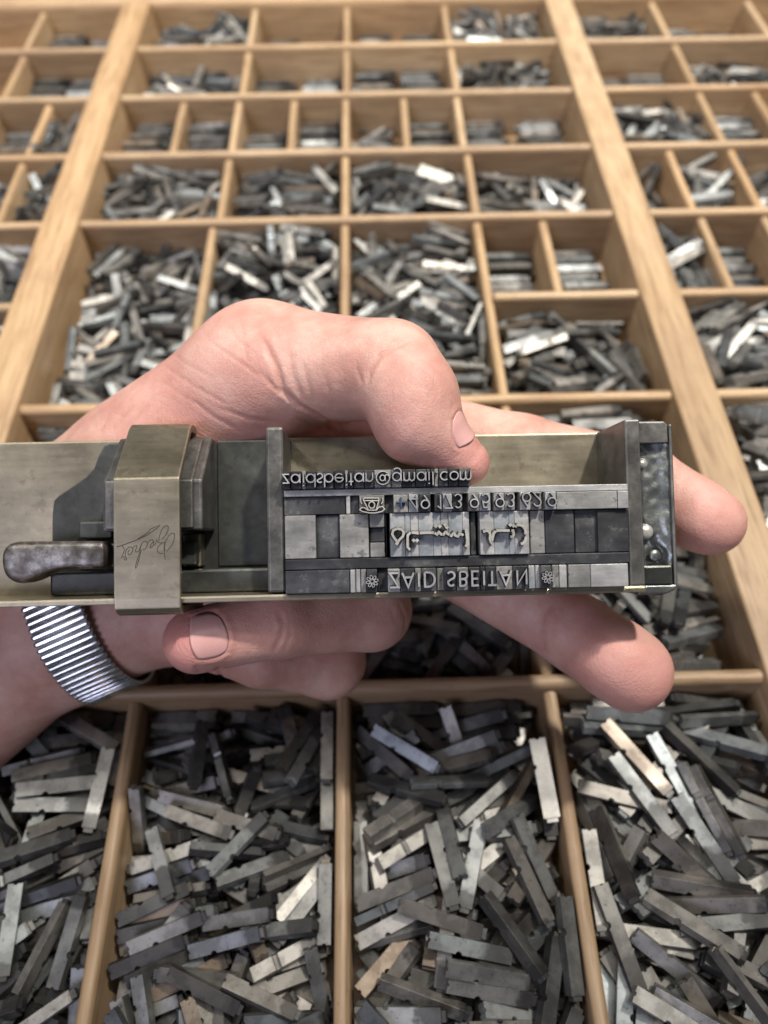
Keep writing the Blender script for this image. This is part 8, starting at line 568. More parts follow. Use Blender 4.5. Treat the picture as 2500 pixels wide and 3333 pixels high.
(50,10,0,10,80,57,10,-3127,6793,107),(50,9,0,26,54,62,49,-3316,6822,135),(50,11,0,93,-1,0,-33,-3207,7169,159),(50,9,0,15,88,42,-1,-3245,6683,195),(50,9,0,81,-26,-34,38,-3153,6915,181),(50,10,0,56,-70,24,-35,-3248,6704,245),(50,9,0,23,-39,-54,69,-3167,6701,253),(50,10,0,24,68,-68,3,-3137,7117,240),(50,9,0,93,-16,2,30,-3214,6754,289),(50,11,0,94,-1,-31,0,-3214,7293,344),(50,10,0,35,-29,59,65,-3231,6898,190),(50,11,0,31,3,-11,-93,-3214,6684,322),(50,9,0,63,55,-4,52,-3277,6527,249),(50,10,0,5,91,24,30,-3228,6444,262),(50,10,0,61,-18,5,76,-3307,7013,199),(50,8,0,58,-18,6,78,-3319,7011,244),(50,11,0,40,73,-29,-45,-3284,7120,268),(50,8,0,76,-5,-18,-60,-3332,7040,266),(50,11,0,12,72,-63,20,-3349,6773,325),(50,11,0,90,-19,1,36,-3212,7079,323),(51,8,0,97,-4,9,-20,-3811,6673,235),(51,10,0,96,17,0,-17,-3725,7060,195),(51,10,0,58,-4,-2,-80,-3611,6526,297),(51,11,0,69,-58,-34,20,-3826,6619,283),(51,11,0,53,-82,-17,3,-3778,6487,343),(51,9,0,92,-28,-9,-24,-3796,6998,167),(51,11,0,84,-9,-20,-48,-3887,6526,368),(51,8,0,12,-97,-17,-6,-3808,6542,313),(51,8,0,98,12,0,-9,-3729,7040,239),(51,10,0,64,28,-64,-28,-3544,6908,166),(51,11,0,82,55,6,-8,-3728,7131,245),(51,9,0,74,-55,32,-19,-3740,6919,241),(51,11,0,74,-65,10,-1,-3731,7191,302),(51,11,0,79,-21,-15,-54,-3913,6861,239),(51,11,0,24,92,28,-6,-3739,6648,390),(51,11,0,0,92,-36,0,-3777,6872,254),(52,8,0,11,-3,70,69,-3268,5892,70),(52,9,0,96,-3,-11,-22,-3226,5708,88),(52,9,0,98,7,-1,-8,-3264,6145,143),(52,10,0,99,0,-3,8,-3353,6139,194),(52,10,0,70,68,-1,13,-3356,6079,207),(52,9,0,63,-6,-1,76,-3232,5658,139),(52,11,0,58,2,2,-80,-3863,5846,216),(52,9,0,63,-2,-9,-76,-3883,5507,194),(52,9,0,86,0,-6,-48,-3218,5597,189),(52,10,0,89,35,6,-27,-3220,5986,232),(52,9,0,1,-19,-4,-97,-3703,6172,227),(52,8,0,87,29,36,-13,-3732,5611,184),(52,9,0,66,0,-5,-73,-3077,5409,261),(52,10,0,96,-1,0,25,-3568,6057,248),(52,8,0,88,13,-30,-31,-3233,5497,218),(52,9,0,22,15,-4,95,-3222,5862,193),(52,8,0,97,4,2,20,-3617,5926,224),(52,9,0,92,35,-1,-8,-3335,5994,293),(52,9,0,80,52,7,-23,-3259,5912,272),(52,10,0,98,-11,7,-7,-3299,5744,229),(52,8,0,54,72,-42,-1,-3359,5566,122),(52,8,0,6,-86,33,-35,-3243,5401,185),(52,10,0,93,26,-20,-7,-3712,6063,299),(52,8,0,10,-95,18,20,-3730,5756,210),(52,10,0,6,-93,-33,7,-3690,5627,260),(52,8,0,97,6,-16,-14,-3752,5999,310),(52,10,0,7,-6,-86,-49,-3302,5815,266),(52,10,0,79,-51,-14,26,-3627,5787,246),(52,10,0,41,-90,2,4,-3237,6163,304),(52,9,0,83,-9,-21,49,-3255,5393,262),(52,10,0,9,98,6,2,-3734,5903,291),(52,10,0,89,3,-27,-34,-3387,5504,239),(52,8,0,78,-52,-12,30,-3744,5756,266),(52,8,0,7,96,-22,-5,-3744,5521,218),(52,10,0,98,-11,7,-1,-3277,5751,282),(52,11,0,94,-27,5,-14,-3252,5838,317),(52,11,0,94,8,0,30,-3750,5345,257),(52,8,0,96,-18,-2,17,-3735,5792,306),(52,8,0,9,98,-4,-3,-3316,5677,260),(52,9,0,91,25,5,-29,-3214,5930,321),(52,9,0,86,-18,-19,42,-3401,5386,312),(52,11,0,39,31,64,57,-3820,5912,345),(52,11,0,86,48,-2,-12,-3271,5886,368),(52,8,0,98,-4,-11,-9,-3248,5602,248),(52,8,0,40,88,17,-15,-3701,6129,296),
(52,11,0,66,-56,-28,38,-3464,5413,340),(52,11,0,1,-44,-88,-1,-3694,5871,367),(52,9,0,97,-1,5,-19,-3741,5320,314),(52,8,0,4,-97,16,12,-3645,5601,294),(52,8,0,2,-15,3,-98,-3527,5583,328),(52,9,0,40,-87,24,12,-3219,6050,268),(52,11,0,32,-93,3,9,-3695,6160,333),(52,8,0,88,7,11,44,-3671,5516,335),(52,10,0,66,64,31,20,-3642,5389,350),(52,9,0,6,-66,-68,-26,-3301,5673,329),(53,11,0,70,70,1,1,-3235,4641,30),(53,9,0,20,8,2,-97,-3642,4731,57),(53,9,0,0,98,-14,-1,-3376,4535,80),(53,11,0,72,52,21,37,-3600,4338,116),(53,10,0,93,33,-6,-10,-3238,4401,142),(53,11,0,55,-66,-22,43,-3355,4678,97),(53,10,0,67,70,6,17,-3652,4736,109),(53,11,0,66,73,-6,7,-3329,5047,127),(53,8,0,95,-18,13,15,-3284,4505,144),(53,8,0,1,48,86,10,-3819,4662,125),(53,8,0,85,50,-2,-6,-3315,4981,136),(53,10,0,54,-64,35,-39,-3142,4664,123),(53,11,0,78,-61,-9,0,-3723,4830,116),(53,10,0,99,6,-8,-1,-3290,4297,147),(53,8,0,13,29,-82,-45,-3587,4933,203),(53,9,0,88,22,4,-40,-3699,4624,139),(53,11,0,89,-3,-7,42,-3287,4371,214),(53,10,0,99,-8,0,1,-3240,4862,154),(53,10,0,93,2,2,34,-3205,4925,223),(53,10,0,98,13,1,-1,-3290,4620,201),(53,8,0,94,-28,5,13,-3662,4292,201),(53,10,0,63,-63,-35,25,-3340,4401,206),(53,9,0,94,-1,-1,30,-3755,4878,185),(53,8,0,20,-78,57,11,-3643,4759,207),(53,11,0,74,-61,22,-10,-3228,4166,233),(53,11,0,96,19,-12,-2,-3294,4686,204),(53,8,0,11,-97,19,4,-3516,4458,286),(53,11,0,84,51,7,11,-3731,4509,196),(53,9,0,95,9,-14,22,-3607,4635,214),(53,11,0,75,13,12,-63,-3091,4870,256),(53,8,0,11,95,-21,13,-3750,4975,207),(53,8,0,41,-82,10,-36,-3790,4894,244),(53,9,0,55,82,-8,6,-3285,4731,232),(53,8,0,4,-90,42,5,-3797,4810,223),(53,9,0,96,3,5,-23,-3338,4147,244),(53,8,0,90,-27,9,29,-3614,4312,226),(53,10,0,94,-21,-21,0,-3334,4892,269),(53,8,0,98,-7,14,-6,-3232,4213,288),(53,11,0,23,95,13,3,-3712,4456,228),(53,8,0,80,22,-1,-53,-3143,4610,273),(53,9,0,67,70,-19,-8,-3286,4424,279),(53,10,0,94,-6,4,31,-3770,4301,280),(53,8,0,17,-95,-9,-21,-3291,4963,283),(53,11,0,47,-87,-10,4,-3737,4543,249),(53,8,0,83,-50,14,-13,-3753,4797,270),(53,11,0,70,-70,-5,-5,-3693,5050,249),(53,10,0,83,45,27,14,-3667,4298,291),(53,8,0,97,-8,4,-18,-3667,4448,306),(53,11,0,9,-61,73,-25,-3516,4796,292),(53,11,0,47,83,-23,15,-3317,4753,309),(53,10,0,62,-77,-7,-2,-3435,4938,347),(53,11,0,0,-99,0,1,-3745,4986,295),(53,9,0,91,22,-20,24,-3766,4659,226),(53,8,0,8,77,57,-25,-3131,4287,264),(53,8,0,9,-95,-22,-14,-3758,4592,206),(53,9,0,15,-12,96,17,-3335,4334,298),(53,10,0,81,32,-15,-45,-3341,4634,309),(53,9,0,6,1,62,-77,-3462,4887,354),(53,8,0,88,6,4,-45,-3808,4896,338),(53,8,0,82,-8,19,-51,-3572,4226,307),(53,8,0,98,-8,5,-11,-3564,4443,327),(2,37,1,94,-23,-5,-18,134,1147,428),(2,37,1,96,-21,-6,9,420,1288,401),(2,36,1,93,-32,4,3,377,1182,442),(2,38,1,61,70,32,13,575,1094,434),(2,37,1,88,30,32,15,687,995,456),(2,37,0,69,9,9,-69,907,1106,392),(2,37,1,4,76,-62,9,300,750,466),(2,36,1,6,-97,-15,-7,62,663,387),(2,37,1,73,-64,-17,7,58,592,398),(2,36,1,9,-97,16,-3,281,507,462),(2,38,1,98,9,10,-10,418,378,440),
(2,37,1,80,-15,14,-54,736,668,453),(2,36,1,82,-3,24,-50,786,782,440),(2,38,1,77,42,-21,-41,628,420,462),(2,38,1,69,-10,19,-67,899,369,441),(2,37,1,95,22,12,-10,493,263,455),(2,36,1,95,25,9,-11,502,194,414),(2,37,1,88,43,-5,-16,173,181,382),(2,36,1,88,22,-17,-34,21,1361,380),(2,36,1,91,26,-14,-27,139,1371,438),(3,44,1,98,-1,-1,-14,1309,1067,457),(3,45,1,85,-1,-1,-51,1400,1064,497),(3,46,1,88,0,1,-46,1413,1269,475),(3,44,1,81,-1,4,-57,1610,1169,457),(3,46,1,70,56,-23,-35,1774,1256,461),(3,46,1,94,-17,-12,-24,1959,1334,485),(3,44,1,74,17,-28,-57,1199,902,417),(3,45,1,84,15,2,-51,1689,839,467),(3,45,1,72,-34,27,-52,1731,997,475),(3,45,1,72,-33,25,-54,1791,978,483),(3,45,1,84,38,4,-36,1586,704,470),(3,45,1,78,1,5,-61,1156,403,434),(3,46,1,90,39,-10,-7,1619,616,467),(3,44,1,94,27,-15,2,1663,534,474),(3,44,1,98,-13,-8,1,1704,446,482),(3,46,1,90,-18,-11,-35,1512,436,508),(3,44,1,67,56,-18,-43,1691,135,541),(3,45,1,53,79,-23,-13,1493,58,444),(3,46,1,95,3,5,-26,1378,43,440),(3,44,1,74,17,-28,-57,1199,784,467),(3,44,1,84,52,9,-1,1943,1485,458),(1,1,1,61,35,18,-68,-1345,1045,350),(1,1,1,66,-24,16,-68,-1040,1376,426),(1,1,1,65,-49,32,-47,-903,1311,393),(1,2,1,82,7,22,50,-429,1361,437),(1,2,1,84,5,14,50,-468,1436,446),(1,1,1,97,3,-11,-17,-729,987,422),(1,1,1,97,5,2,-17,-995,1011,406),(1,1,1,80,57,11,-11,-835,867,386),(1,1,1,92,-6,-9,36,-759,892,467),(1,2,1,97,8,-17,4,-744,544,393),(1,2,1,97,-13,-12,1,-532,481,432),(1,1,1,16,96,-18,-10,-611,196,387),(1,2,1,97,12,-12,10,-787,440,438),(1,0,1,95,21,1,17,-1101,497,399),(1,2,1,77,16,-6,-59,-1156,117,391),(1,2,1,95,13,9,-22,-884,236,406),(1,1,1,70,3,3,-70,-310,1392,435),(1,1,1,83,0,-10,-53,-1175,810,406),(1,1,0,88,16,-3,-43,-1191,6,429),(0,28,1,98,8,8,0,-1782,1123,426),(0,29,1,76,-4,-12,62,-1612,485,336),(0,29,1,65,47,37,44,-1717,451,378),(0,30,1,96,-15,4,17,-1854,895,449),(0,30,1,97,11,12,6,-1778,1217,452),(0,29,1,66,-4,14,-73,-1562,1192,445),
]
SIZES = [(20.0, 3.4, 1.6), (20.0, 3.4, 2.2), (20.0, 3.4, 2.8), (20.0, 3.4, 3.4), (21.0, 2.8, 1.6), (21.0, 2.8, 2.2), (21.0, 2.8, 2.8), (21.0, 2.8, 3.4), (21.0, 3.0, 1.6), (21.0, 3.0, 2.2), (21.0, 3.0, 2.8), (21.0, 3.0, 3.4), (21.0, 3.2, 1.6), (21.0, 3.2, 2.2), (21.0, 3.2, 2.8), (21.0, 3.2, 3.4), (21.0, 3.4, 1.6), (21.0, 3.4, 2.2), (21.0, 3.4, 2.8), (21.0, 3.4, 3.4), (21.0, 3.8, 1.6), (21.0, 3.8, 2.2), (21.0, 3.8, 2.8), (21.0, 3.8, 3.4), (22.0, 3.6, 1.6), (22.0, 3.6, 2.2), (22.0, 3.6, 2.8), (22.0, 3.6, 3.4), (22.0, 3.7, 1.6), (22.0, 3.7, 2.2), (22.0, 3.7, 2.8), (22.0, 3.7, 3.4), (22.0, 3.8, 1.6), (22.0, 3.8, 2.2), (22.0, 3.8, 2.8), (22.0, 3.8, 3.4), (22.5, 3.7, 1.6), (22.5, 3.7, 2.2), (22.5, 3.7, 2.8), (22.5, 3.7, 3.4), (22.5, 3.8, 1.6), (22.5, 3.8, 2.2), (22.5, 3.8, 2.8), (22.5, 3.8, 3.4), (25.0, 3.8, 1.6), (25.0, 3.8, 2.2), (25.0, 3.8, 2.8), (25.0, 3.8, 3.4)]

# ------------------------------------------------------------------ loose type in the compartments
# settled poses, one sort each: compartment, size, built singly, rotation (w x y z), place (x y z in 0.05 mm)
def sort_mesh_data(L, b, wd):
    """one loose sort lying along x: body with nick, foot groove and a raised face"""
    m = MB()
    h, l = b / 2, L / 2
    pr = [(-l, -h + b * .0), (-4.2, -h)]
    pr += [(-3.4 - .8 * math.cos(a), -h + .75 * math.sin(a)) for a in (0.6, 1.57, 2.54)]
    pr += [(-2.6, -h), (l - 1.2, -h), (l - 1.1, -h + .12), (l - 1.1, h - .12), (l - 1.2, h), (-l, h), (-l, h * .26), (-l + .35, h * .2), (-l + .35, -h * .2), (-l, -h * .26)]
    m.prism(pr, -wd / 2, wd / 2, 'z')
    m.box(l - 1.12, l, -h * .66, h * .66, -wd * .36, wd * .36)
    return m


WHERE = {0: 'bottom left compartment', 1: 'bottom middle-left compartment', 2: 'bottom middle-right compartment', 3: 'bottom right compartment',
         4: 'compartment behind the wrist', 5: 'compartment behind the curled fingers', 6: 'compartment between little and middle fingers', 7: 'compartment under the stick head',
         8: 'large compartment above the thumb base', 9: 'large compartment behind the thumb knuckle', 10: 'large compartment above the thumbnail', 11: 'square compartment above the stick head',
         12: 'left small compartment above the square one', 13: 'right small compartment above the square one', 14: 'fourth-row compartment at the left bar', 15: 'fourth-row compartment second from the left bar',
         16: 'fourth-row compartment third from the left bar', 17: 'fourth-row compartment at the right bar', 37: 'third-row compartment past the right bar', 42: 'fifth-row compartment past the right bar',
         44: 'sixth-row compartment past the right bar', 45: 'right edge compartment level with the stick'}
# extents of the compartments that hold sorts built singly: x0, x1, y0, y1 (mm)
SPAN = {0: (-100, -72, 0, 84), 1: (-72, -11, 0, 84), 2: (-11, 50, 0, 84), 3: (50, 100, 0, 84)}


def describe(k, p, q):
    where = WHERE.get(k, 'upper compartments of the case')
    d = Quaternion(q) @ Vector((1, 0, 0))
    if abs(d.z) > .8:
        lie = 'upended type sort'
    else:
        a = math.degrees(math.atan2(d.y, d.x)) % 180
        lie = 'level type sort' if a < 14 or a > 166 else 'type sort rising rightward' if a < 52 else 'type sort falling rightward' if a > 128 else 'type sort steeply rising rightward' if a < 82 else 'type sort steeply falling rightward' if a > 98 else 'type sort pointing away'
    if k not in SPAN:
        return lie + ' in the ' + where
    x0, x1, y0, y1 = SPAN[k]
    u, v = (p[0] / MM - x0) / (x1 - x0), (p[1] / MM - y0) / (y1 - y0)
    place = ['nearest', 'near', 'halfway back', 'farther back', 'farthest back'][min(4, max(0, int(v * 5)))] + ' ' + ['on the left', 'left of centre', 'right of centre', 'on the right'][min(3, max(0, int(u * 4)))]
    return lie + ', ' + place + ' in the ' + where


meshes = {}
stuff_v, stuff_f, stuff_a, nst = [], [], [], 0
for r in PILE:
    L, b, wd = SIZES[r[1]]
    q = np.array(r[3:7], float)
    q /= np.linalg.norm(q)
    p = np.array(r[7:10], float) * .05 * MM
    key = (L, b, wd)
    if key not in meshes:
        src = sort_mesh_data(L, b, wd)
        me = bpy.data.meshes.new('type_sort')
        me.from_pydata([tuple(c * MM for c in v) for v in src.v], [], src.f)
        bm = bmesh.new(); bm.from_mesh(me)
        bmesh.ops.recalc_face_normals(bm, faces=bm.faces)
        bm.to_mesh(me); bm.free()
        me.materials.append(TYPE)
        at = me.attributes.new('along', 'FLOAT', 'POINT')
        at.data.foreach_set('value', [v.co.x / (L * MM) + .5 for v in me.vertices])
        meshes[key] = (me, np.array([v.co for v in me.vertices]), [tuple(pl.vertices) for pl in me.polygons])
    me, mv, mf = meshes[key]
    M = Matrix.Translation(p) @ Quaternion(q).to_matrix().to_4x4()
    if r[2]:
        o = bpy.data.objects.new('type_sort', me)
        COL.objects.link(o)
        o.matrix_basis = M
        tag(o, describe(r[0], p, q), 'type sort', 'loose type in the ' + WHERE.get(r[0], 'upper compartments of the case'))
    else:
        R = np.array(M.to_3x3())
        stuff_a.append(mv[:, 0] / (L * MM) + .5)
        stuff_v.append(mv @ R.T + p)
        stuff_f += [tuple(i + nst for i in f) for f in mf]
        nst += len(mv)
if stuff_v:
    me = bpy.data.meshes.new('loose_type_heap')
    me.from_pydata(np.concatenate(stuff_v).tolist(), [], stuff_f)
    me.materials.append(TYPE)
    at = me.attributes.new('along', 'FLOAT', 'POINT')
    at.data.foreach_set('value', np.concatenate(stuff_a).astype(np.float32))
    heap = bpy.data.objects.new('loose_type_heap', me)
    COL.objects.link(heap)
    tag(heap, 'heaps of grey metal type filling the compartments of the case', 'loose type', None, 'stuff')


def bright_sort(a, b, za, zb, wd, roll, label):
    """a paler sort lying on top of the heap, from end a to end b (mm)"""
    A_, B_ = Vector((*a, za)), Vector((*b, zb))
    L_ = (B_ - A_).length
    o = sort_mesh_data(L_, wd, 3.0).build('type_sort', FACEW)  # pale base colour stands in for light glinting off the sort
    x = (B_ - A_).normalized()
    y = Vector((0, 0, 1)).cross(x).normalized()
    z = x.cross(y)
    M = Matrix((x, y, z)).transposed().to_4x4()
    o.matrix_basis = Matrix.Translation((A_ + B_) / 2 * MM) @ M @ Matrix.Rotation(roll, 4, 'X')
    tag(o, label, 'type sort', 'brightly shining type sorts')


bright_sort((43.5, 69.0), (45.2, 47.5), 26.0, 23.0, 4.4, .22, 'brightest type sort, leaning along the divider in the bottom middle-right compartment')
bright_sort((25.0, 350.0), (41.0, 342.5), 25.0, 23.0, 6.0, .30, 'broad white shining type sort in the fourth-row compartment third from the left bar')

# ------------------------------------------------------------------ the composing stick
SX = np.array([1, .0203, -.034]); SX /= np.linalg.norm(SX)
SY = np.array([-.0203, 1, -.045]); SY -= SX * (SY @ SX); SY /= np.linalg.norm(SY)
SZ = np.cross(SX, SY)
SO = np.array([0, 0, -178.])
SM = Matrix(((SX[0], SY[0], SZ[0], SO[0] * MM), (SX[1], SY[1], SZ[1], SO[1] * MM), (SX[2], SY[2], SZ[2], SO[2] * MM), (0, 0, 0, 1)))
SM = CM @ SM


def S(dx, dy, z):
    """photo measurement -> stick coordinates (mm) on the plane at height z above the bed"""
    r = np.array([(dx - 829.5) / 1661, -(dy - 1106) / 1661, -1])
    t = (z + SO @ SZ) / (r @ SZ)
    p = r * t - SO
    return float(p @ SX), float(p @ SY)


stick = empty('composing_stick', SM)
tag(stick, 'worn nickel composing stick with brass-toned clamp held open side up', 'composing stick')
XL, XH = -150.0, 50.2      # left end of the bed (out of the picture), inner face of the head
MB().box(XL, 61.2, -18.6, 17.7, -1.3, 0).build('bed', NICKEL, stick, bevel=.25)
MB().box(XL, 53.6, -18.65, -17.3, .02, 19).build('long_wall', NICKEL, stick, bevel=.3)
# head: end wall on the right
MB().prism([(50.25, -17.2), (53.5, -17.2), (53.5, 17.6), (50.25, 17.6)], .02, 19).build('head', STEEL, stick, bevel=.35)
# bracket behind the head: recess with solder, two lugs and an outer rim
br = MB().prism([(53.6, -18.6), (60.2, -18.6), (61.3, -17.6), (61.3, 17.0), (60.8, 17.5), (53.6, 17.5)], .02, 9.5).build('bracket_base', STEEL, stick, bevel=.3)
MB().box(60.7, 61.5, -17.4, 16.9, 9.4, 16.4).build('bracket_rim', STEEL, stick, bevel=.35)
MB().prism([(53.62, 12.7), (60.2, 12.7), (60.2, 16.6), (59.5, 17.4), (53.62, 17.4)], 9.4, 17.2).build('lug', STEEL, stick, bevel=.3)
MB().prism([(53.62, -17.3), (60.2, -17.3), (60.2, -13.2), (53.62, -13.2)], 9.4, 17.0).build('lug', BLACKED, stick, bevel=.4)
MB().prism([(52.6, -19.3), (58.8, -19.3), (60.9, -18.5), (61.4, -17.3), (53.0, -17.25), (53.0, -18.6)], 9.4, 16.6).build('corner_strip', SOLDER, stick, bevel=.4)
# hammered, lumpy solder field
m = MB()
nx, ny = 9, 27
rr = random.Random(4)
vv = []
for j in range(ny):
    for i in range(nx):
        u, v = i / (nx - 1), j / (ny - 1)
        jx, jy = (rr.uniform(-.22, .22), rr.uniform(-.22, .22)) if 0 < i < nx - 1 and 0 < j < ny - 1 else (0, 0)
        x, y = 53.6 + u * 7.15 + jx, -13.3 + v * 26.1 + jy
        z = 14.6 + rr.uniform(-.20, .20) + .9 * math.exp(-((u - 1) / .25) ** 2) - 1.2 * math.exp(-(u / .16) ** 2)
        if (x - 53.6) < 5.6 and y < -2.5 and (x - 53.6) * .75 + (y + 2.5) * .55 < 0:
            z -= 1.6
        vv.append((x, y, z))
m.add(vv, [(j * nx + i, j * nx + i + 1, (j + 1) * nx + i + 1, (j + 1) * nx + i) for j in range(ny - 1) for i in range(nx - 1)])
sol = m.build('solder_fill', SOLDER, stick, smooth=80)
sb = sol.modifiers.new('subdivision', 'SUBSURF'); sb.levels = 2; sb.render_levels = 2
for (x, y, r, h) in ((55.4, 8.6, 1.3, .9), (55.7, -6.0, 1.8, .9), (57.6, -11.2, 1.4, .3)):
    MB().dome((x, y, 14.0), r, h + .35).build('rivet', SOLDER if x > 57 else FACEW, stick, smooth=50)
MB().prism([(56.3, -19.75), (59.2, -19.75), (59.2, -19.25), (56.3, -19.25)], 12, 14).build('rivet', SOLDER, stick, bevel=.2)

# slider: dark sliding plate, foot, wall
def sp(dx, dy, z):
    return S(dx, dy, z)
curve = [sp(*p, 1.2) for p in ((236, 958), (226, 962), (214, 983), (203, 1012), (186, 1030), (155, 1052), (128, 1070), (117, 1081), (115, 1092), (113, 1120), (113, 1180))]
plate = [(-24.9, 17.2)] + [(min(x, -24.9), min(y, 17.2)) for x, y in curve] + [(curve[-1][0], -17.0), (-24.9, -17.0)]
MB().prism(plate, .02, 1.25).build('slider_plate', BLACKED, stick, bevel=.2)
MB().box(-73.2, -24.9, -17.2, -12.0, 1.27, 8.0).build('slider_foot', BLACKED, stick, bevel=.6)
MB().prism([(-24.85, -16.95), (-21.2, -16.95), (-21.2, 17.3), (-24.85, 17.3)], .02, 19).build('slider_wall', STEEL, stick, bevel=.6)
MB().prism([(-37.8, 17.0), (-37.8, -11.6), (-24.95, -11.6), (-24.95, 17.0)], 1.27, 2.1).build('slider_shelf', BLACKED, stick, bevel=.3)
# wedge block under the clamp (y, z profile)
prof = [(-3.6, 1.3), (-3.6, 15.4), (7.0, 15.4), (17.6, 3.6), (17.6, 1.3)]
MB().prism([(y, z) for y, z in prof], -59.3, -38.6, 'x').build('wedge_block', STEEL, stick, bevel=.5)
MB().prism([(y, z) for y, z in ((-3.2, 15.3), (-3.2, 16.4), (6.8, 16.4), (17.0, 5.2), (17.0, 4.1), (6.9, 15.3))], -58.6, -40.4, 'x').build('wedge_pad', STEEL, stick, bevel=.3)
MB().box(-44.9, -40.9, -11.5, -4.2, 1.3, 6.2).build('guide_block', NICKEL, stick, bevel=.4)
MB().box(-67.8, -60.6, -4.8, -1.0, 1.3, 5.5).build('guide_block', BLACKED, stick, bevel=.4)
MB().box(-66, -41.2, -11.0, -6.0, 6.2, 9.5).build('pivot_block', BLACKED, stick, bevel=.4)
# clamp: bent strip around bed and wedge
t = 1.6
out = [(-17.6, 20.2), (7.0, 20.2), (18.9, 9.2), (20.1, 7.2), (20.1, -1.9), (19.3, -3.1), (-20.2, -3.1), (-21.0, -2.2), (-21.0, 17.2), (-20.5, 18.9), (-19.4, 19.9)]
inn = [(-17.6, 20.2 - t), (6.5, 20.2 - t), (17.6, 8.4), (18.4, 6.8), (18.4, -1.45), (18.2, -1.5), (-18.9, -1.5), (-19.3, -1.2), (-19.3, 16.6), (-19.0, 17.8), (-18.5, 18.4)]
m = MB()
n = len(out)
v = [(x, y, z) for x in (-55.6, -42.3) for ring in (out, inn) for y, z in ring]
f = []
for i in range(n):
    k = (i + 1) % n
    f += [(i, k, 2 * n + k, 2 * n + i), (n + i, 3 * n + i, 3 * n + k, n + k), (i, n + i, n + k, k), (2 * n + i, 2 * n + k, 3 * n + k, 3 * n + i)]
m.add(v, f)
cl = m.build('clamp', NICKEL, stick, bevel=.6, seg=4)
# engraved script on the clamp
EN = [[(120, 640), (230, 612), (400, 550), (560, 490), (760, 395), (980, 240), (1020, 190), (900, 240), (820, 275), (800, 320), (700, 395), (560, 475)],
      [(230, 615), (275, 660), (285, 710), (270, 765), (220, 865), (265, 845), (310, 855), (335, 885), (320, 912), (295, 912), (288, 880)],
      [(310, 840), (305, 770), (330, 690), (390, 640), (450, 650), (465, 700), (440, 765), (395, 805), (360, 790), (362, 740), (400, 700)],
      [(465, 660), (500, 620), (540, 610), (545, 650), (515, 720), (530, 750), (570, 735), (600, 690), (640, 580)],
      [(650, 560), (625, 640), (600, 760), (555, 900), (512, 1060), (520, 1085), (550, 1040), (580, 930), (640, 690)],
      [(640, 575), (680, 535), (730, 520), (765, 560), (755, 630), (715, 690), (685, 705), (672, 680)],
      [(765, 560), (820, 500), (870, 490), (900, 540), (890, 600), (850, 650), (820, 660), (830, 600), (900, 520)],
      [(900, 610), (945, 560), (950, 480), (985, 545), (1050, 560), (1125, 545), (1040, 580), (985, 640), (965, 700), (985, 755), (1040, 782), (1095, 768)],
      [(1000, 520), (1010, 430), (1050, 310), (1110, 220), (1165, 190), (1200, 220), (1190, 300), (1140, 400), (1060, 485)],
      [(1130, 720), (1120, 640), (1140, 530), (1200, 420), (1270, 355), (1325, 365), (1330, 450), (1300, 550), (1240, 650), (1160, 732)],
      [(1118, 560), (1110, 680), (1118, 790), (1125, 850), (1135, 905)]]
m = MB()
for i, st in enumerate(EN):
    pts = [S(238.9 + a / 9.615, 1114.8 + b / 9.615, 20.22) for a, b in st]
    m.ribbon(pts, .16 if i else .21, 20.19, 20.212 + i * .0008, 0)
m.build('engraved_script', INK, cl)
# lever
lv = [(0, 1205), (6, 1182), (24, 1170), (60, 1169), (120, 1169), (215, 1168), (228, 1172), (228, 1226), (215, 1230), (150, 1229), (118, 1233), (92, 1246), (66, 1258), (40, 1262), (16, 1254), (4, 1235)]
lp = [S(a, b, 14) for a, b in lv]
def rounded(poly, it=2):
    for _ in range(it):
        q = []
        for i in range(len(poly)):
            a, b = np.array(poly[i]), np.array(poly[(i + 1) % len(poly)])
            q += [tuple(a * .75 + b * .25), tuple(a * .25 + b * .75)]
        poly = q
    return poly
lp = rounded(lp)
c = np.mean(lp, axis=0)
m = MB()
rings = [(1.0, 9.6), (1.0, 12.6), (.93, 13.7), (.80, 14.2), (.55, 14.35)]
n = len(lp)
vv = []
for s_, z in rings:
    for k, p in enumerate(lp):
        q = np.array(p)
        # shrink towards the lever's mid line, not its centroid
        mid = np.array([q[0], S(60, 1214 if q[0] < -74 else 1199, 14)[1]])
        if q[0] < -76.5:
            mid = np.array([-76.5, mid[1]])
        if q[0] > -61:
            mid = np.array([-61.0, mid[1]])
        e = mid + (q - mid) * s_
        vv.append((e[0], e[1], z))
f = [tuple(range(n - 1, -1, -1)), tuple(range((len(rings) - 1) * n, len(rings) * n))]
for j in range(len(rings) - 1):
    f += [(j * n + i, j * n + (i + 1) % n, (j + 1) * n + (i + 1) % n, (j + 1) * n + i) for i in range(n)]
m.add(vv, f)
m.build('lever', WORN, stick, smooth=45, flank=RUSTY)

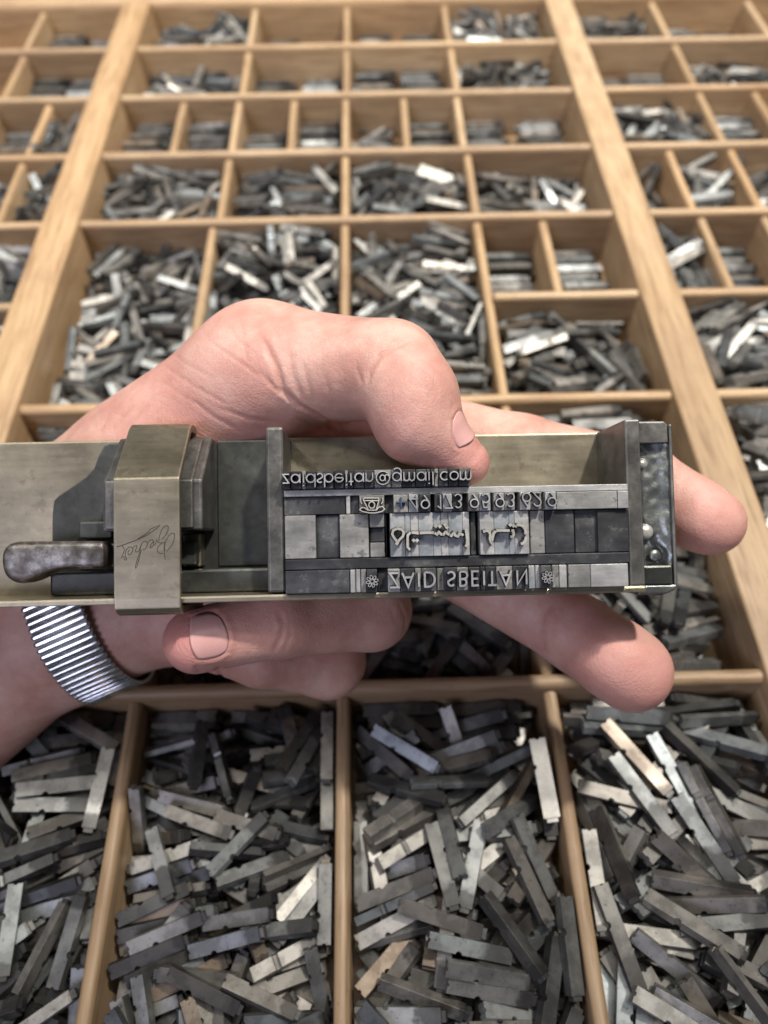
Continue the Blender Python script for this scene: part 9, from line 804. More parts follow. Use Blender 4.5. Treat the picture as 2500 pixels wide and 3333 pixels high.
# ------------------------------------------------------------------ stroke letters (baseline 0, caps 1 high, x-height .66)
def arc(cx, cy, rx, ry, a0, a1, n=14):
    return [(cx + rx * math.cos(math.radians(a0 + (a1 - a0) * i / n)), cy + ry * math.sin(math.radians(a0 + (a1 - a0) * i / n))) for i in range(n + 1)]
def ring(cx, cy, r, ry=None):
    return ('o', arc(cx, cy, r, ry or r, 0, 345, 23))
X = .66
GL = {
 'z': [[(0, X), (.5, X), (.02, 0), (.52, 0)]],
 'a': [ring(.33, .33, .31), [(.66, X), (.66, 0)]],
 'i': [[(.1, X), (.1, 0)], [(.04, .88), (.16, .88)]],
 'd': [ring(.33, .33, .31), [(.66, 1.02), (.66, 0)]],
 's': [arc(.24, .49, .19, .17, 40, 180, 8) + arc(.24, .17, .21, .19, 70, -150, 12)],
 'b': [[(.04, 1.02), (.04, 0)], ring(.37, .33, .31)],
 'e': [[(.03, .33), (.62, .33)], arc(.33, .33, .31, .31, 8, 318, 20)],
 't': [[(.17, .92), (.17, 0)], [(0, .63), (.34, .63)]],
 'n': [[(.05, X), (.05, 0)], [(.05, .36)] + arc(.3, .38, .25, .26, 180, 0, 10) + [(.55, 0)]],
 '@': [('o', arc(.5, .40, .50, .50, 0, 345, 27)), ('o', arc(.47, .40, .19, .22, 0, 340, 15)), [(.68, .62), (.67, .25)] + arc(.79, .28, .12, .12, 200, 350, 6)],
 'g': [ring(.33, .33, .31), [(.66, X), (.66, -.05)] + arc(.37, -.06, .29, .26, 0, -150, 10)],
 'm': [[(.05, X), (.05, 0)], [(.05, .40)] + arc(.25, .42, .20, .23, 180, 0, 8) + [(.45, 0)], [(.45, .40)] + arc(.65, .42, .20, .23, 180, 0, 8) + [(.85, 0)]],
 'l': [[(.1, 1.02), (.1, 0)]],
 '.': [[(.03, .06), (.15, .06)]],
 'c': [arc(.34, .33, .31, .31, 48, 312, 18)],
 'o': [ring(.34, .33, .31)],
 'Z': [[(0, 1), (.62, 1), (0, 0), (.64, 0)]],
 'A': [[(0, 0), (.40, 1.02), (.80, 0)], [(.14, .32), (.66, .32)]],
 'I': [[(.1, 1), (.1, 0)]],
 'D': [[(.05, 0), (.05, 1), (.3, 1)] + arc(.3, .5, .45, .5, 80, -80, 14) + [(.3, 0), (.05, 0)]],
 'S': [arc(.28, .74, .22, .24, 35, 200, 10) + [(.28, .53)] + arc(.27, .26, .25, .26, 70, -150, 13)],
 'B': [[(.05, 0), (.05, 1), (.28, 1)] + arc(.28, .76, .22, .24, 85, -85, 10) + [(.08, .52)], [(.28, .52)] + arc(.30, .26, .27, .26, 85, -85, 10) + [(.05, 0)]],
 'E': [[(.5, 1), (.05, 1), (.05, 0), (.52, 0)], [(.05, .52), (.47, .52)]],
 'T': [[(0, 1), (.6, 1)], [(.3, 1), (.3, 0)]],
 'N': [[(.05, 0), (.05, 1), (.70, 0), (.70, 1)]],
 '4': [[(.52, 0), (.52, 1), (0, .28), (.66, .28)]],
 '9': [ring(.33, .68, .30), [(.60, .52), (.25, 0)]],
 '1': [[(.0, .82), (.22, 1), (.22, 0)]],
 '7': [[(0, 1), (.58, 1), (.16, 0)]],
 '3': [arc(.29, .75, .22, .23, 150, -80, 12) + [(.28, .53)] + arc(.29, .26, .26, .26, 80, -150, 13)],
 '5': [[(.52, 1), (.16, 1), (.08, .56)] + arc(.29, .33, .28, .32, 120, -150, 16)],
 '6': [ring(.33, .32, .30), [(.06, .46), (.40, 1)]],
 '2': [arc(.29, .70, .26, .28, 170, -30, 12) + [(.02, 0), (.60, 0)]],
 '+': [[(.1, .42), (.9, .42)], [(.5, .82), (.5, .02)]],
}
def put_glyph(m, ch, x0, x1, ybase, cap, wd, z0, z1, fl):
    """letters stand upside down in the stick: baseline at the top, left to right"""
    st = GL[ch]
    P = [p for s_ in st for p in (s_[1] if isinstance(s_, tuple) else s_)]
    a, b = min(p[0] for p in P), max(p[0] for p in P)
    gw = b - a
    sx = min(cap, (x1 - x0 - wd * 1.15) / gw) if gw > .25 else cap
    xo = (x0 + x1) / 2 - (a + b) / 2 * sx
    for k, s_ in enumerate(st):
        closed = isinstance(s_, tuple)
        pts = s_[1] if closed else s_
        m.ribbon([(xo + px * sx, ybase - py * cap) for px, py in pts], wd, z0, z1 + k * .006, fl, closed)


def piece(name, x0, x1, y0, y1, h, mat, label, cat, group, bev=.08):
    """a sort or spacer standing on the bed, origin at its foot"""
    cx, cy = (x0 + x1) / 2, (y0 + y1) / 2
    g = .025
    m = MB().box(x0 - cx + g, x1 - cx - g, y0 - cy + g, y1 - cy - g, .02, h)
    o = m.build(name, mat, None, SM @ Matrix.Translation((cx * MM, cy * MM, 0)), bevel=bev, seg=1)
    tag(o, label, cat, group)
    return o, cx, cy


def sort(ch, x0, x1, y0, y1, ybase, cap, wd, mat, fmat, label, group, fz=23.5, sh=22.3, fl=.10):
    o, cx, cy = piece('type_sort', x0, x1, y0, y1, sh, mat, label, 'type sort', group)
    m = MB()
    put_glyph(m, ch, x0 - cx, x1 - cx, ybase - cy, cap, wd, sh - .02, fz, fl)
    m.build('letter_face', fmat, o, flank=DARKSHADE)
    return o


def xs(dx, dy, z=21):
    return S(dx, dy, z)[0]


# line of small letters
line1 = [('z', 610, 627), ('a', 628, 651), ('i', 652, 661), ('d', 661, 683), ('s', 683.5, 700), ('b', 700, 721), ('e', 722, 744), ('i', 745, 752), ('t', 752, 764.5), ('a', 765, 787), ('n', 787.5, 808), ('@', 808.5, 845), ('g', 845.5, 868), ('m', 868.5, 898), ('a', 898.5, 921), ('i', 921.5, 930), ('l', 930.5, 938), ('.', 938.5, 947), ('c', 947.5, 968), ('o', 968.5, 991), ('m', 991.5, 1017)]
mats1 = [LEADD, LEAD, TYPE, LEADD, LEAD]
TY1 = (3.98, 7.62)
for i, (ch, a, b) in enumerate(line1):
    x0, x1 = xs(a, 1035, 22.3), xs(b, 1035, 22.3)
    pv = line1[i - 1][0] if i else None
    nx_ = line1[i + 1][0] if i < len(line1) - 1 else None
    nm = {'@': 'an at sign', '.': 'a full stop'}.get(ch, 'letter ' + ch)
    nn = {'@': 'the at sign', '.': 'the full stop'}
    where = ('between %s and %s' % (nn.get(pv, pv), nn.get(nx_, nx_))) if pv and nx_ else ('opening' if not pv else 'ending') 
    lab = 'small type sort with %s %s in the email line' % (nm, where) if pv and nx_ else 'small type sort with %s %s the email line' % (nm, where)
    mt = LEAD if ch == '@' else [LEADD, LEADD, DARKSHADE, LEADD, LEAD][(i * 7) % 5]
    sort(ch, x0, x1, *TY1, 6.9, 2.66, .25 if ch != '@' else .2, mt, FACE, lab, 'sorts of the email line', 23.5, 22.2, .13)

# lead strips
piece('lead_strip', -21.05, 49.9, 2.52, 3.92, 20.8, LEADL, 'long pale lead strip under the email line', 'lead strip', 'lead strips in the stick', .1)
piece('lead_strip', -21.1, 49.95, -12.45, -10.2, 20.4, LEADD, 'thick dark lead strip between the script line and the capital letters', 'lead strip', 'lead strips in the stick', .15)

# telephone line
Y2 = (-1.18, 2.48)
def q2(a, b, h, mat, label, y=Y2, row=1092, grp='spacers in the telephone line', nm='spacer'):
    return piece(nm, xs(a, row, h), xs(b, row, h), *y, h, mat, label, 'spacer', grp)
q2(613.5, 747, 20.0, LEADD, 'long dark quad at the slider end of the telephone line')
q2(747.5, 757, 20.6, LEADL, 'thin bright spacer next to the long dark quad')
q2(757.5, 775.5, 19.6, LEADD, 'dark spacer left of the telephone symbol')
o, cx, cy = piece('type_sort', xs(776, 1092, 22.3), xs(831, 1092, 22.3), *Y2, 22.2, LEAD, 'wide type sort with a telephone symbol', 'type sort', 'sorts of the telephone line')
m = MB()
tel = [[(140, 170), (345, 170), (345, 205), (140, 205), (140, 170)], [(140, 205), (205, 335), (310, 335), (345, 205)], [(205, 340), (150, 300), (110, 300), (88, 330), (130, 355), (220, 372), (300, 372), (390, 352), (425, 320), (395, 285), (345, 295), (310, 335)], [(95, 160), (100, 220), (120, 250)], [(400, 160), (398, 220), (380, 250)]]
def tl(p):
    a, b = S((1150 + p[0] / 4.1475) / 1.507, (1580 + p[1] / 4.15) / 1.507, 23.5)
    return a - cx, b - cy
for k, s_ in enumerate(tel):
    m.ribbon([tl(p) for p in s_], .22, 22.18, 23.5 + k * .006, .08)
m.ribbon([tl(p) for p in arc(250, 265, 40, 45, 0, 345, 15)], .22, 22.18, 23.53, .08, True)
m.build('symbol_face', FACEW, o, flank=DARKSHADE)
q2(831.5, 849.5, 19.0, LEADD, 'dark spacer between the telephone symbol and the plus sign')
L2 = [('+', 850, 882, 'plus sign', FACEB), ('4', 883, 904, 'digit four after the plus sign', FACE), ('9', 904.5, 931, 'digit nine right after the digit four', FACE), (None, 931.5, 938), ('1', 938.5, 956, 'digit one', FACE), ('7', 956.5, 977, 'digit seven', FACE), ('3', 977.5, 999.5, 'digit three right after the digit seven', FACE), (None, 1000, 1011), ('9', 1011.5, 1035, 'digit nine right before the digit five', FACE), ('5', 1035.5, 1060, 'digit five', FACE), (None, 1060.5, 1066), ('9', 1066.5, 1090, 'digit nine between the digits five and three', FACE), ('3', 1090.5, 1112.5, 'digit three right after a digit nine', FACE), (None, 1113, 1123), ('6', 1123.5, 1147, 'digit six with a bright counter', FACE), ('2', 1147.5, 1170, 'digit two', FACE), (None, 1170.5, 1177.5), ('9', 1178, 1202, 'digit nine ending the telephone line', FACE)]
DW = {'1':'one','2':'two','3':'three','4':'four','5':'five','6':'six','7':'seven','9':'nine','+':'plus'}
for i, e in enumerate(L2):
    if e[0] is None:
        q2(e[1], e[2], 18.5, LEADD, 'narrow dark spacer between digits %s and %s of the telephone line' % (DW[L2[i - 1][0]], DW[L2[i + 1][0]]))
        continue
    ch, a, b, nm, fm = e
    mt = {'+': LEAD, '6': LEADL, '1': LEADD}.get(ch, [LEAD, BLUISH, LEADD, LEAD][i % 4])
    sort(ch, xs(a, 1088, 22.3), xs(b, 1088, 22.3), *Y2, 2.22 if ch != '+' else 1.9, 2.75 if ch != '+' else 2.5, .26, mt, fm, 'type sort with the ' + nm, 'sorts of the telephone line', 23.5, 22.2, .10)
q2(1202.5, 1334, 21.0, LEAD, 'long grey quad at the head end of the telephone line')
q2(1335, 1358.5, 21.2, LEADL, 'small bright quad touching the head in the telephone line')

# script line
Y3 = (-10.15, -1.24)
def q3(a, b, h, mat, label, y=Y3, nm='spacer'):
    return piece(nm, xs(a, 1155, h), xs(b, 1155, h), *y, h, mat, label, 'spacer', 'spacers in the script line', .12)
q3(615, 683, 20.4, LEAD, 'large pale quad against the slider wall')
q3(683.5, 733, 19.2, LEADD, 'dark pitted quad between two large pale quads')
q3(733.5, 797, 20.6, LEAD, 'large pale quad left of the three stacked small quads')
q3(799, 831, 20.5, LEAD, 'small square quad, topmost of the stack of three', (-4.05, -1.24))
q3(799, 831, 19.3, LEADD, 'small square quad, middle of the stack of three', (-7.05, -4.1))
q3(799, 831, 20.2, LEAD, 'small square quad, lowest of the stack of three', (-10.15, -7.1))
q3(832, 836, 18.4, LEADD, 'thin dark spacer right of the three stacked small quads')
def zz(p, h):
    return S(796.3 + p[0] / 4.167, 1061.7 + p[1] / 4.167, h)
W1 = [195, 330, 380, 452, 585, 655, 722, 850, 912]
W2 = [1005, 1135, 1270, 1320, 1450]
STK = [([(262, 455), (232, 420), (212, 385), (222, 350), (255, 334), (295, 340), (318, 368), (308, 405), (280, 432), (262, 455), (248, 480)], .30),
       ([(450, 368), (400, 368), (370, 374), (352, 395), (350, 450), (352, 500), (378, 532)], .30),
       ([(400, 370), (440, 375), (500, 371), (590, 371), (615, 386), (632, 366), (652, 384), (672, 388), (692, 366), (712, 380), (745, 398), (765, 376), (785, 398), (805, 404), (820, 380), (845, 388), (852, 400)], .32),
       ([(878, 338), (886, 390), (892, 440), (888, 480), (872, 502)], .40),
       ([(1030, 362), (1060, 352), (1085, 358), (1096, 385), (1092, 425), (1105, 458), (1116, 420), (1126, 375), (1150, 352), (1210, 350), (1300, 352), (1308, 385), (1296, 408), (1275, 408)], .32),
       ([(1318, 318), (1345, 300), (1385, 308), (1408, 335), (1416, 372), (1400, 380)], .32),
       ([(1418, 410), (1412, 440), (1392, 466), (1366, 472)], .34)]
DOTS = [(255, 468), (405, 440), (436, 440), (604, 312), (640, 314), (686, 296), (704, 322), (1276, 300), (1304, 308)]
wn = ['first', 'second', 'third', 'fourth', 'fifth', 'sixth', 'seventh', 'eighth']
def slices(W, word, mats):
    objs = []
    for i in range(len(W) - 1):
        x0, x1 = zz((W[i], 380), 21.8)[0], zz((W[i + 1], 380), 21.8)[0]
        o, cx, cy = piece('type_sort', x0, x1, *Y3, 21.3, mats[i % len(mats)], 'bluish type sort, %s from the left in the %s raised script word' % (wn[i], word), 'type sort', 'sorts of the script line', .08)
        objs.append((x0, x1, o, cx, cy))
    return objs
so = slices(W1, 'longer', [BLUISH, BLUISH, LEADL, BLUISH, BLUISH, LEADL, BLUISH, LEADL]) + slices(W2, 'shorter', [LEADL, BLUISH, BLUISH, LEADL])
# the raised strokes are cut at the joints between sorts so every sort carries its own piece
def clip(pts, x0, x1):
    runs, cur = [], []
    for (xa, ya), (xb, yb) in zip(pts[:-1], pts[1:]):
        for k in range(6):
            t0 = k / 6
            x, y = xa + (xb - xa) * t0, ya + (yb - ya) * t0
            if x0 <= x <= x1:
                cur.append((x, y))
            else:
                if len(cur) > 2:
                    runs.append(cur)
                cur = []
    if len(cur) > 2:
        runs.append(cur)
    return runs
for (x0, x1, o, cx, cy) in so:
    m = MB()
    k = 0
    for st, wd in STK:
        pts = [zz(p, 23.5) for p in st]
        for run in clip(pts, x0, x1):
            m.ribbon([(a - cx, b - cy) for a, b in run], wd * 1.6, 21.28, 23.5 + k * .006, .22)
            k += 1
    for p in DOTS:
        a, b = zz(p, 23.5)
        if x0 <= a < x1:
            a -= cx; b -= cy
            d = .44
            m.prism([(a - d, b), (a, b - d), (a + d, b), (a, b + d)], 21.28, 23.5 + k * .006)
            k += 1
    if m.v:
        m.build('script_face', FACEW, o, flank=DARKSHADE)
q3(1016, 1028, 19.8, LEADD, 'pitted dark spacer between the two script words')
q3(1145, 1177, 20.2, LEAD, 'grey quad right of the shorter script word')
q3(1177.5, 1241, 19.9, LEADD, 'dark quad with pale corroded patches')
q3(1241.5, 1291, 19.0, LEADD, 'dark pitted quad second from the head')
q3(1291.5, 1359, 20.1, LEADD, 'large dark quad touching the head')

# capital line
Y4 = (-17.25, -12.5)
def q4(a, b, h, mat, label):
    return piece('spacer', xs(a, 1252, h), xs(b, 1252, h), *Y4, h, mat, label, 'spacer', 'spacers in the capital line', .1)
q4(616, 756, 20.3, LEADD, 'long dark quad at the slider end of the capital line')
q4(756.5, 768, 21.0, LEADL, 'bright scratched spacer beside the long dark quad of the capitals')
q4(768.5, 779, 20.4, LEADL, 'second bright spacer beside the long dark quad of the capitals')
q4(779.5, 791.5, 20.8, LEAD, 'thin spacer left of the left ornament')
def flower(a, b, label):
    o, cx, cy = piece('type_sort', xs(a, 1252, 22.3), xs(b, 1252, 22.3), *Y4, 22.2, LEADD, label, 'type sort', 'flower ornaments')
    m = MB()
    for k in range(8):
        t_ = k * math.pi / 4 + .2
        d_ = np.array([math.cos(t_), math.sin(t_)]); n_ = np.array([-d_[1], d_[0]])
        loop = [d_ * .32, d_ * .75 + n_ * .24, d_ * 1.12 + n_ * .20, d_ * 1.22, d_ * 1.12 - n_ * .20, d_ * .75 - n_ * .24]
        m.ribbon([tuple(p) for p in loop], .13, 22.18, 23.5 + k * .004, .05, True)
    m.build('ornament_face', FACE, o, flank=DARKSHADE)
flower(792, 815.5, 'type sort with a flower ornament left of the capital Z')
q4(816, 837.5, 19.2, LEADD, 'dark spacer left of the capital Z')
L4 = [('Z', 838, 864.5), ('A', 865, 896.5), ('I', 897, 910.5), ('D', 911, 943.5), (None, 944, 959.5), ('S', 960, 987), ('B', 987.5, 1012.5), ('E', 1013, 1038), ('I', 1038.5, 1049), ('T', 1049.5, 1072.5), ('A', 1073, 1108), ('N', 1108.5, 1141.5)]
for i, e in enumerate(L4):
    ch, a, b = e
    if ch is None:
        q4(a, b, 20.0, LEAD, 'rough spacer between the capitals D and S')
        continue
    pv = L4[i - 1][0] if i else 'the dark spacer'
    nx_ = L4[i + 1][0] if i < len(L4) - 1 else 'the bright spacer'
    lab = 'type sort with raised capital %s between %s and %s' % (ch, pv or 'a spacer', nx_ or 'a spacer')
    mt = LEADL if ch == 'Z' else [LEADD, LEADD, LEAD, LEADD][i % 4]
    sort(ch, xs(a, 1252, 22.3), xs(b, 1252, 22.3), *Y4, -13.35, 2.85, .40, mt, FACE, lab, 'sorts of the capital line', 23.5, 22.0, .14)
q4(1142, 1156, 21.2, BLUISH, 'bright bluish spacer right of the capital N')
q4(1156.5, 1168.5, 20.6, LEADL, 'bright spacer left of the right ornament')
flower(1169, 1192.5, 'type sort with a flower ornament right of the capital N')
q4(1193, 1208, 20.4, LEAD, 'grey spacer right of the right ornament')
q4(1208.5, 1225, 20.8, LEADL, 'pale spacer beside the long scratched quads')
q4(1228, 1276, 21.0, LEAD, 'scratched quad right of the pale spacer in the capital line')
q4(1276.5, 1358, 21.2, LEADL, 'long scratched bright quad touching the head in the capital line')

# ------------------------------------------------------------------ the hand (distance field of tapered limbs, meshed as one skin)
def P(dx, dy, depth):
    return np.array([(dx - 829.5) * depth / 1661, -(dy - 1106) * depth / 1661, -depth])


def cone(p, a, b, r1, r2):
    ba = b - a
    h = np.clip(((p - a) @ ba) / (ba @ ba), 0, 1)
    d = p - a - h[..., None] * ba
    return np.sqrt((d * d).sum(-1)) - (r1 + (r2 - r1) * h)


def smin(a, b, k):
    h = np.clip(.5 + .5 * (b - a) / k, 0, 1)
    return b + (a - b) * h - k * h * (1 - h)


J = dict(
    w1=(P(62, 1175, 211), 14.6), w2=(P(165, 1362, 211), 14.6),
    f1=(P(-560, 1440, 224), 21), f2=(P(-400, 1790, 218), 22), f1b=(P(-1100, 1760, 236), 26), f2b=(P(-900, 2200, 230), 27),
    im=(P(745, 905, 207), 12.5), ip=(P(1124.7, 981.5, 195), 9.7), idp=(P(1373.5, 1024, 191.5), 8.4), it=(P(1537, 1128, 188), 8.0),
    mm=(P(690, 1020, 213), 12.5), mp=(P(951.7, 1190.7, 199), 9.8), mdp=(P(1250, 1370, 189), 9.1), mt=(P(1363, 1449, 183), 9.7),
    rm=(P(620, 1130, 217), 12), rp=(P(800, 1318, 188), 9.6), rdp=(P(612, 1343, 176), 7.9), rt=(P(424, 1384, 171.5), 7.3),
    pm=(P(560, 1235, 222), 11.5), pp=(P(708, 1428, 203), 9.5), pdp=(P(565, 1415, 192), 7.7), pt=(P(462, 1388, 190), 7.2),
    cmc=(P(132.1, 1118.2, 206), 17.2), tm=(P(551.9, 806.5, 183), 12.8), tip_=(P(848.8, 802.1, 166.5), 10.0), tpad=(P(894.3, 864.6, 162), 8.3), tq=(P(901.6, 912.1, 162), 8.5), tt=(P(1007.8, 999.1, 163.5), 4.9),
)
# chains: (list of limb segments, blend inside the chain, blend with the body)
palm = [('w1', 'im'), ('w1', 'mm'), ('w2', 'rm'), ('w2', 'pm'), ('w1', 'w2'), ('im', 'mm'), ('mm', 'rm'), ('rm', 'pm'), ('f1', 'w1'), ('f2', 'w2'), ('f1b', 'f1'), ('f2b', 'f2'), ('f1', 'w2')]
body = [('cmc', 'tm', 12), ('tm', 'im', 14)]
extra = [(P(330, 1010, 200), P(520, 880, 193), 16.5, 15.5, 10), (P(300, 1330, 207), P(430, 1330, 206), 13.5, 12.5, 9), (P(600, 905, 200), P(745, 935, 204), 11, 10.5, 9),
         (P(430, 1300, 205), P(560, 1310, 207), 13, 11, 8)]
chains = [(['im', 'ip', 'idp', 'it'], 3), (['mm', 'mp', 'mdp', 'mt'], 3), (['rm', 'rp', 'rdp', 'rt'], 2.4), (['pm', 'pp', 'pdp', 'pt'], 2.4)]
thumb = ['tm', 'tip_', 'tpad', 'tq', 'tt']


def seg(p, a, b):
    (pa, ra), (pb, rb) = J[a], J[b]
    return cone(p, pa, pb, ra, rb)


# every primitive with the way it joins
PRIMS = []          # (pa, pb, ra, rb, group, k)
for a, b in palm:
    PRIMS.append((J[a][0], J[b][0], J[a][1] * (.94 if a[0] == 'w' and b[1] == 'm' else 1), J[b][1], 0, 9))
for a, b, k in body:
    PRIMS.append((J[a][0], J[b][0], J[a][1] * (.8 if a == 'tm' else 1), J[b][1] * .9 if a == 'tm' else J[b][1], 0, k))
for a, b, ra, rb, k in extra:
    PRIMS.append((a, b, ra, rb, 0, k))
for g, (c, k) in enumerate(chains):
    for a, b in zip(c[:-1], c[1:]):
        PRIMS.append((J[a][0], J[b][0], J[a][1], J[b][1], g + 1, k))
for a, b in zip(thumb[:-1], thumb[1:]):
    PRIMS.append((J[a][0], J[b][0], J[a][1], J[b][1], 5, 3.2))
# soft pads and knuckles
PADS = [(J['it'][0] + np.array([-5, 1.5, 1.5]), 7.6, 1), (J['mt'][0] + np.array([-5, 3.5, 2.2]), 8.6, 2), (J['tpad'][0] + np.array([-1.2, 1.5, 0]), 8.9, 5)]
PRIMS.append((P(578, 752, 184), P(835, 798, 167.5), 10.3, 9.2, 5, 4))
for c, r, g in PADS:
    PRIMS.append((c, c + np.array([.3, .2, .1]), r, r, g, 4))
JOINK = {1: 7, 2: 5, 3: 1.2, 4: 1.2, 5: 7}


def field(p):
    gs = {}
    for pa, pb, ra, rb, g, k in PRIMS:
        d = cone(p, pa, pb, ra, rb)
        gs[g] = smin(gs[g], d, k) if g in gs else d
    t = gs[0]
    for g in (1, 2, 3, 4, 5):
        t = smin(t, gs[g], JOINK[g])
    return t


def surface(h):
    lo = np.array([-178., -142., -268.]); hi = np.array([100., 74., -141.])
    N = np.ceil((hi - lo) / h).astype(int)
    G = {}
    ax = [(lo[i] + h * np.arange(N[i])).astype(np.float32) for i in range(3)]
    out = np.full(N, 60., np.float32)
    # coarse pass: find the blocks near the skin
    B = 12
    nb = -(-N // B)
    cx = np.stack(np.meshgrid(*[lo[i] + h * B * (np.arange(nb[i]) + .5) for i in range(3)], indexing='ij'), -1)
    cd = field(cx)
    rad = h * B * .87 + 6
    for b in np.argwhere(np.abs(cd) < rad):
        s = [slice(int(b[i] * B), int(min(N[i], (b[i] + 1) * B))) for i in range(3)]
        pts = np.stack(np.meshgrid(*[ax[i][s[i]] for i in range(3)], indexing='ij'), -1)
        out[tuple(s)] = field(pts)
    for b in np.argwhere(cd <= -rad):
        out[tuple(slice(int(b[i] * B), int((b[i] + 1) * B)) for i in range(3))] = -30
    # surface nets
    ins = out < 0
    Nx, Ny, Nz = [n - 1 for n in out.shape]
    cnt = np.zeros((Nx, Ny, Nz), np.uint8)
    for i in (0, 1):
        for j in (0, 1):
            for k in (0, 1):
                cnt += ins[i:Nx + i, j:Ny + j, k:Nz + k]
    cells = np.argwhere((cnt > 0) & (cnt < 8))
    idx = np.full((Nx, Ny, Nz), -1, np.int32)
    idx[tuple(cells.T)] = np.arange(len(cells))
    acc = np.zeros((len(cells), 3)); n = np.zeros(len(cells))
    for a in range(3):
        o1, o2 = [x for x in range(3) if x != a]
        for i in (0, 1):
            for j in (0, 1):
                c0 = cells.copy(); c0[:, o1] += i; c0[:, o2] += j
                c1 = c0.copy(); c1[:, a] += 1
                d0, d1 = out[tuple(c0.T)], out[tuple(c1.T)]
                m = (d0 < 0) != (d1 < 0)
                t = np.where(m, d0 / np.where(m, d0 - d1, 1), 0)
                p = c0.astype(float); p[:, a] += t
                acc[m] += p[m]; n[m] += 1
    V = lo + h * acc / n[:, None]
    F = []
    for a in range(3):
        o1, o2 = [(1, 2), (2, 0), (0, 1)][a]
        sl = [slice(None)] * 3
        s0 = list(sl); s1 = list(sl); s0[a] = slice(0, -1); s1[a] = slice(1, None)
        A, Bm = ins[tuple(s0)], ins[tuple(s1)]
        e = np.argwhere(A != Bm)
        e = e[(e[:, o1] > 0) & (e[:, o2] > 0) & (e[:, o1] < idx.shape[o1]) & (e[:, o2] < idx.shape[o2])]
        q = []
        for di, dj in ((0, 0), (1, 0), (1, 1), (0, 1)):
            c = e.copy(); c[:, o1] -= di; c[:, o2] -= dj
            q.append(idx[tuple(c.T)])
        q = np.stack(q, 1)
        flip = A[tuple(e.T)]
        q[~flip] = q[~flip][:, ::-1]
        F.append(q)
    return V, np.concatenate(F)


HV, HF = surface(.6)


def grad(p, e=.15):
    g = np.stack([field(p + np.eye(3)[i] * e) - field(p - np.eye(3)[i] * e) for i in range(3)], -1)
    return g / np.maximum(np.linalg.norm(g, axis=-1, keepdims=True), 1e-6)


for _ in range(2):
    HV = HV - field(HV)[:, None] * grad(HV)
HN = grad(HV)


def on_skin(dx, dy):
    """first skin point on the line of sight of a photo measurement"""
    r = np.stack([(np.asarray(dx, float) - 829.5) / 1661, -(np.asarray(dy, float) - 1106) / 1661, -np.ones(np.shape(dx))], -1)
    t = np.full(np.shape(dx), 140.)
    for _ in range(45):
        d = field(r * t[..., None])
        t = np.minimum(t + np.where(d < .04, 0, np.maximum(d, .02) * .9), 262)
    return r * t[..., None]


crease = np.zeros(len(HV)); flush = np.zeros(len(HV)); disp = np.zeros(len(HV))


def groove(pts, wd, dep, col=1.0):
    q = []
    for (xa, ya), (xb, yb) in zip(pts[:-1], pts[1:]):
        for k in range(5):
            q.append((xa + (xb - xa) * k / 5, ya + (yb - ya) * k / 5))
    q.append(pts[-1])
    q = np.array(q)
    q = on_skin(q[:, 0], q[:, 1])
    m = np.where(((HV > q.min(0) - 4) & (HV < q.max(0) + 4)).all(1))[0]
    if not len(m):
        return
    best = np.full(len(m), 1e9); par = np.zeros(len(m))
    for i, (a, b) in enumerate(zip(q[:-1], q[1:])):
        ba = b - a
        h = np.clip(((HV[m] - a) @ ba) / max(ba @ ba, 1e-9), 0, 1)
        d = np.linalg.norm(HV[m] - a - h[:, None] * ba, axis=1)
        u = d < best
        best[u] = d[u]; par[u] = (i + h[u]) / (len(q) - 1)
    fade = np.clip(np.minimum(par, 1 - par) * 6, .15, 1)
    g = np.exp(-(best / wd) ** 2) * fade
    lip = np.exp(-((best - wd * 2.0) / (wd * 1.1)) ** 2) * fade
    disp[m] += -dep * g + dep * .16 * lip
    crease[m] = np.maximum(crease[m], g * col)


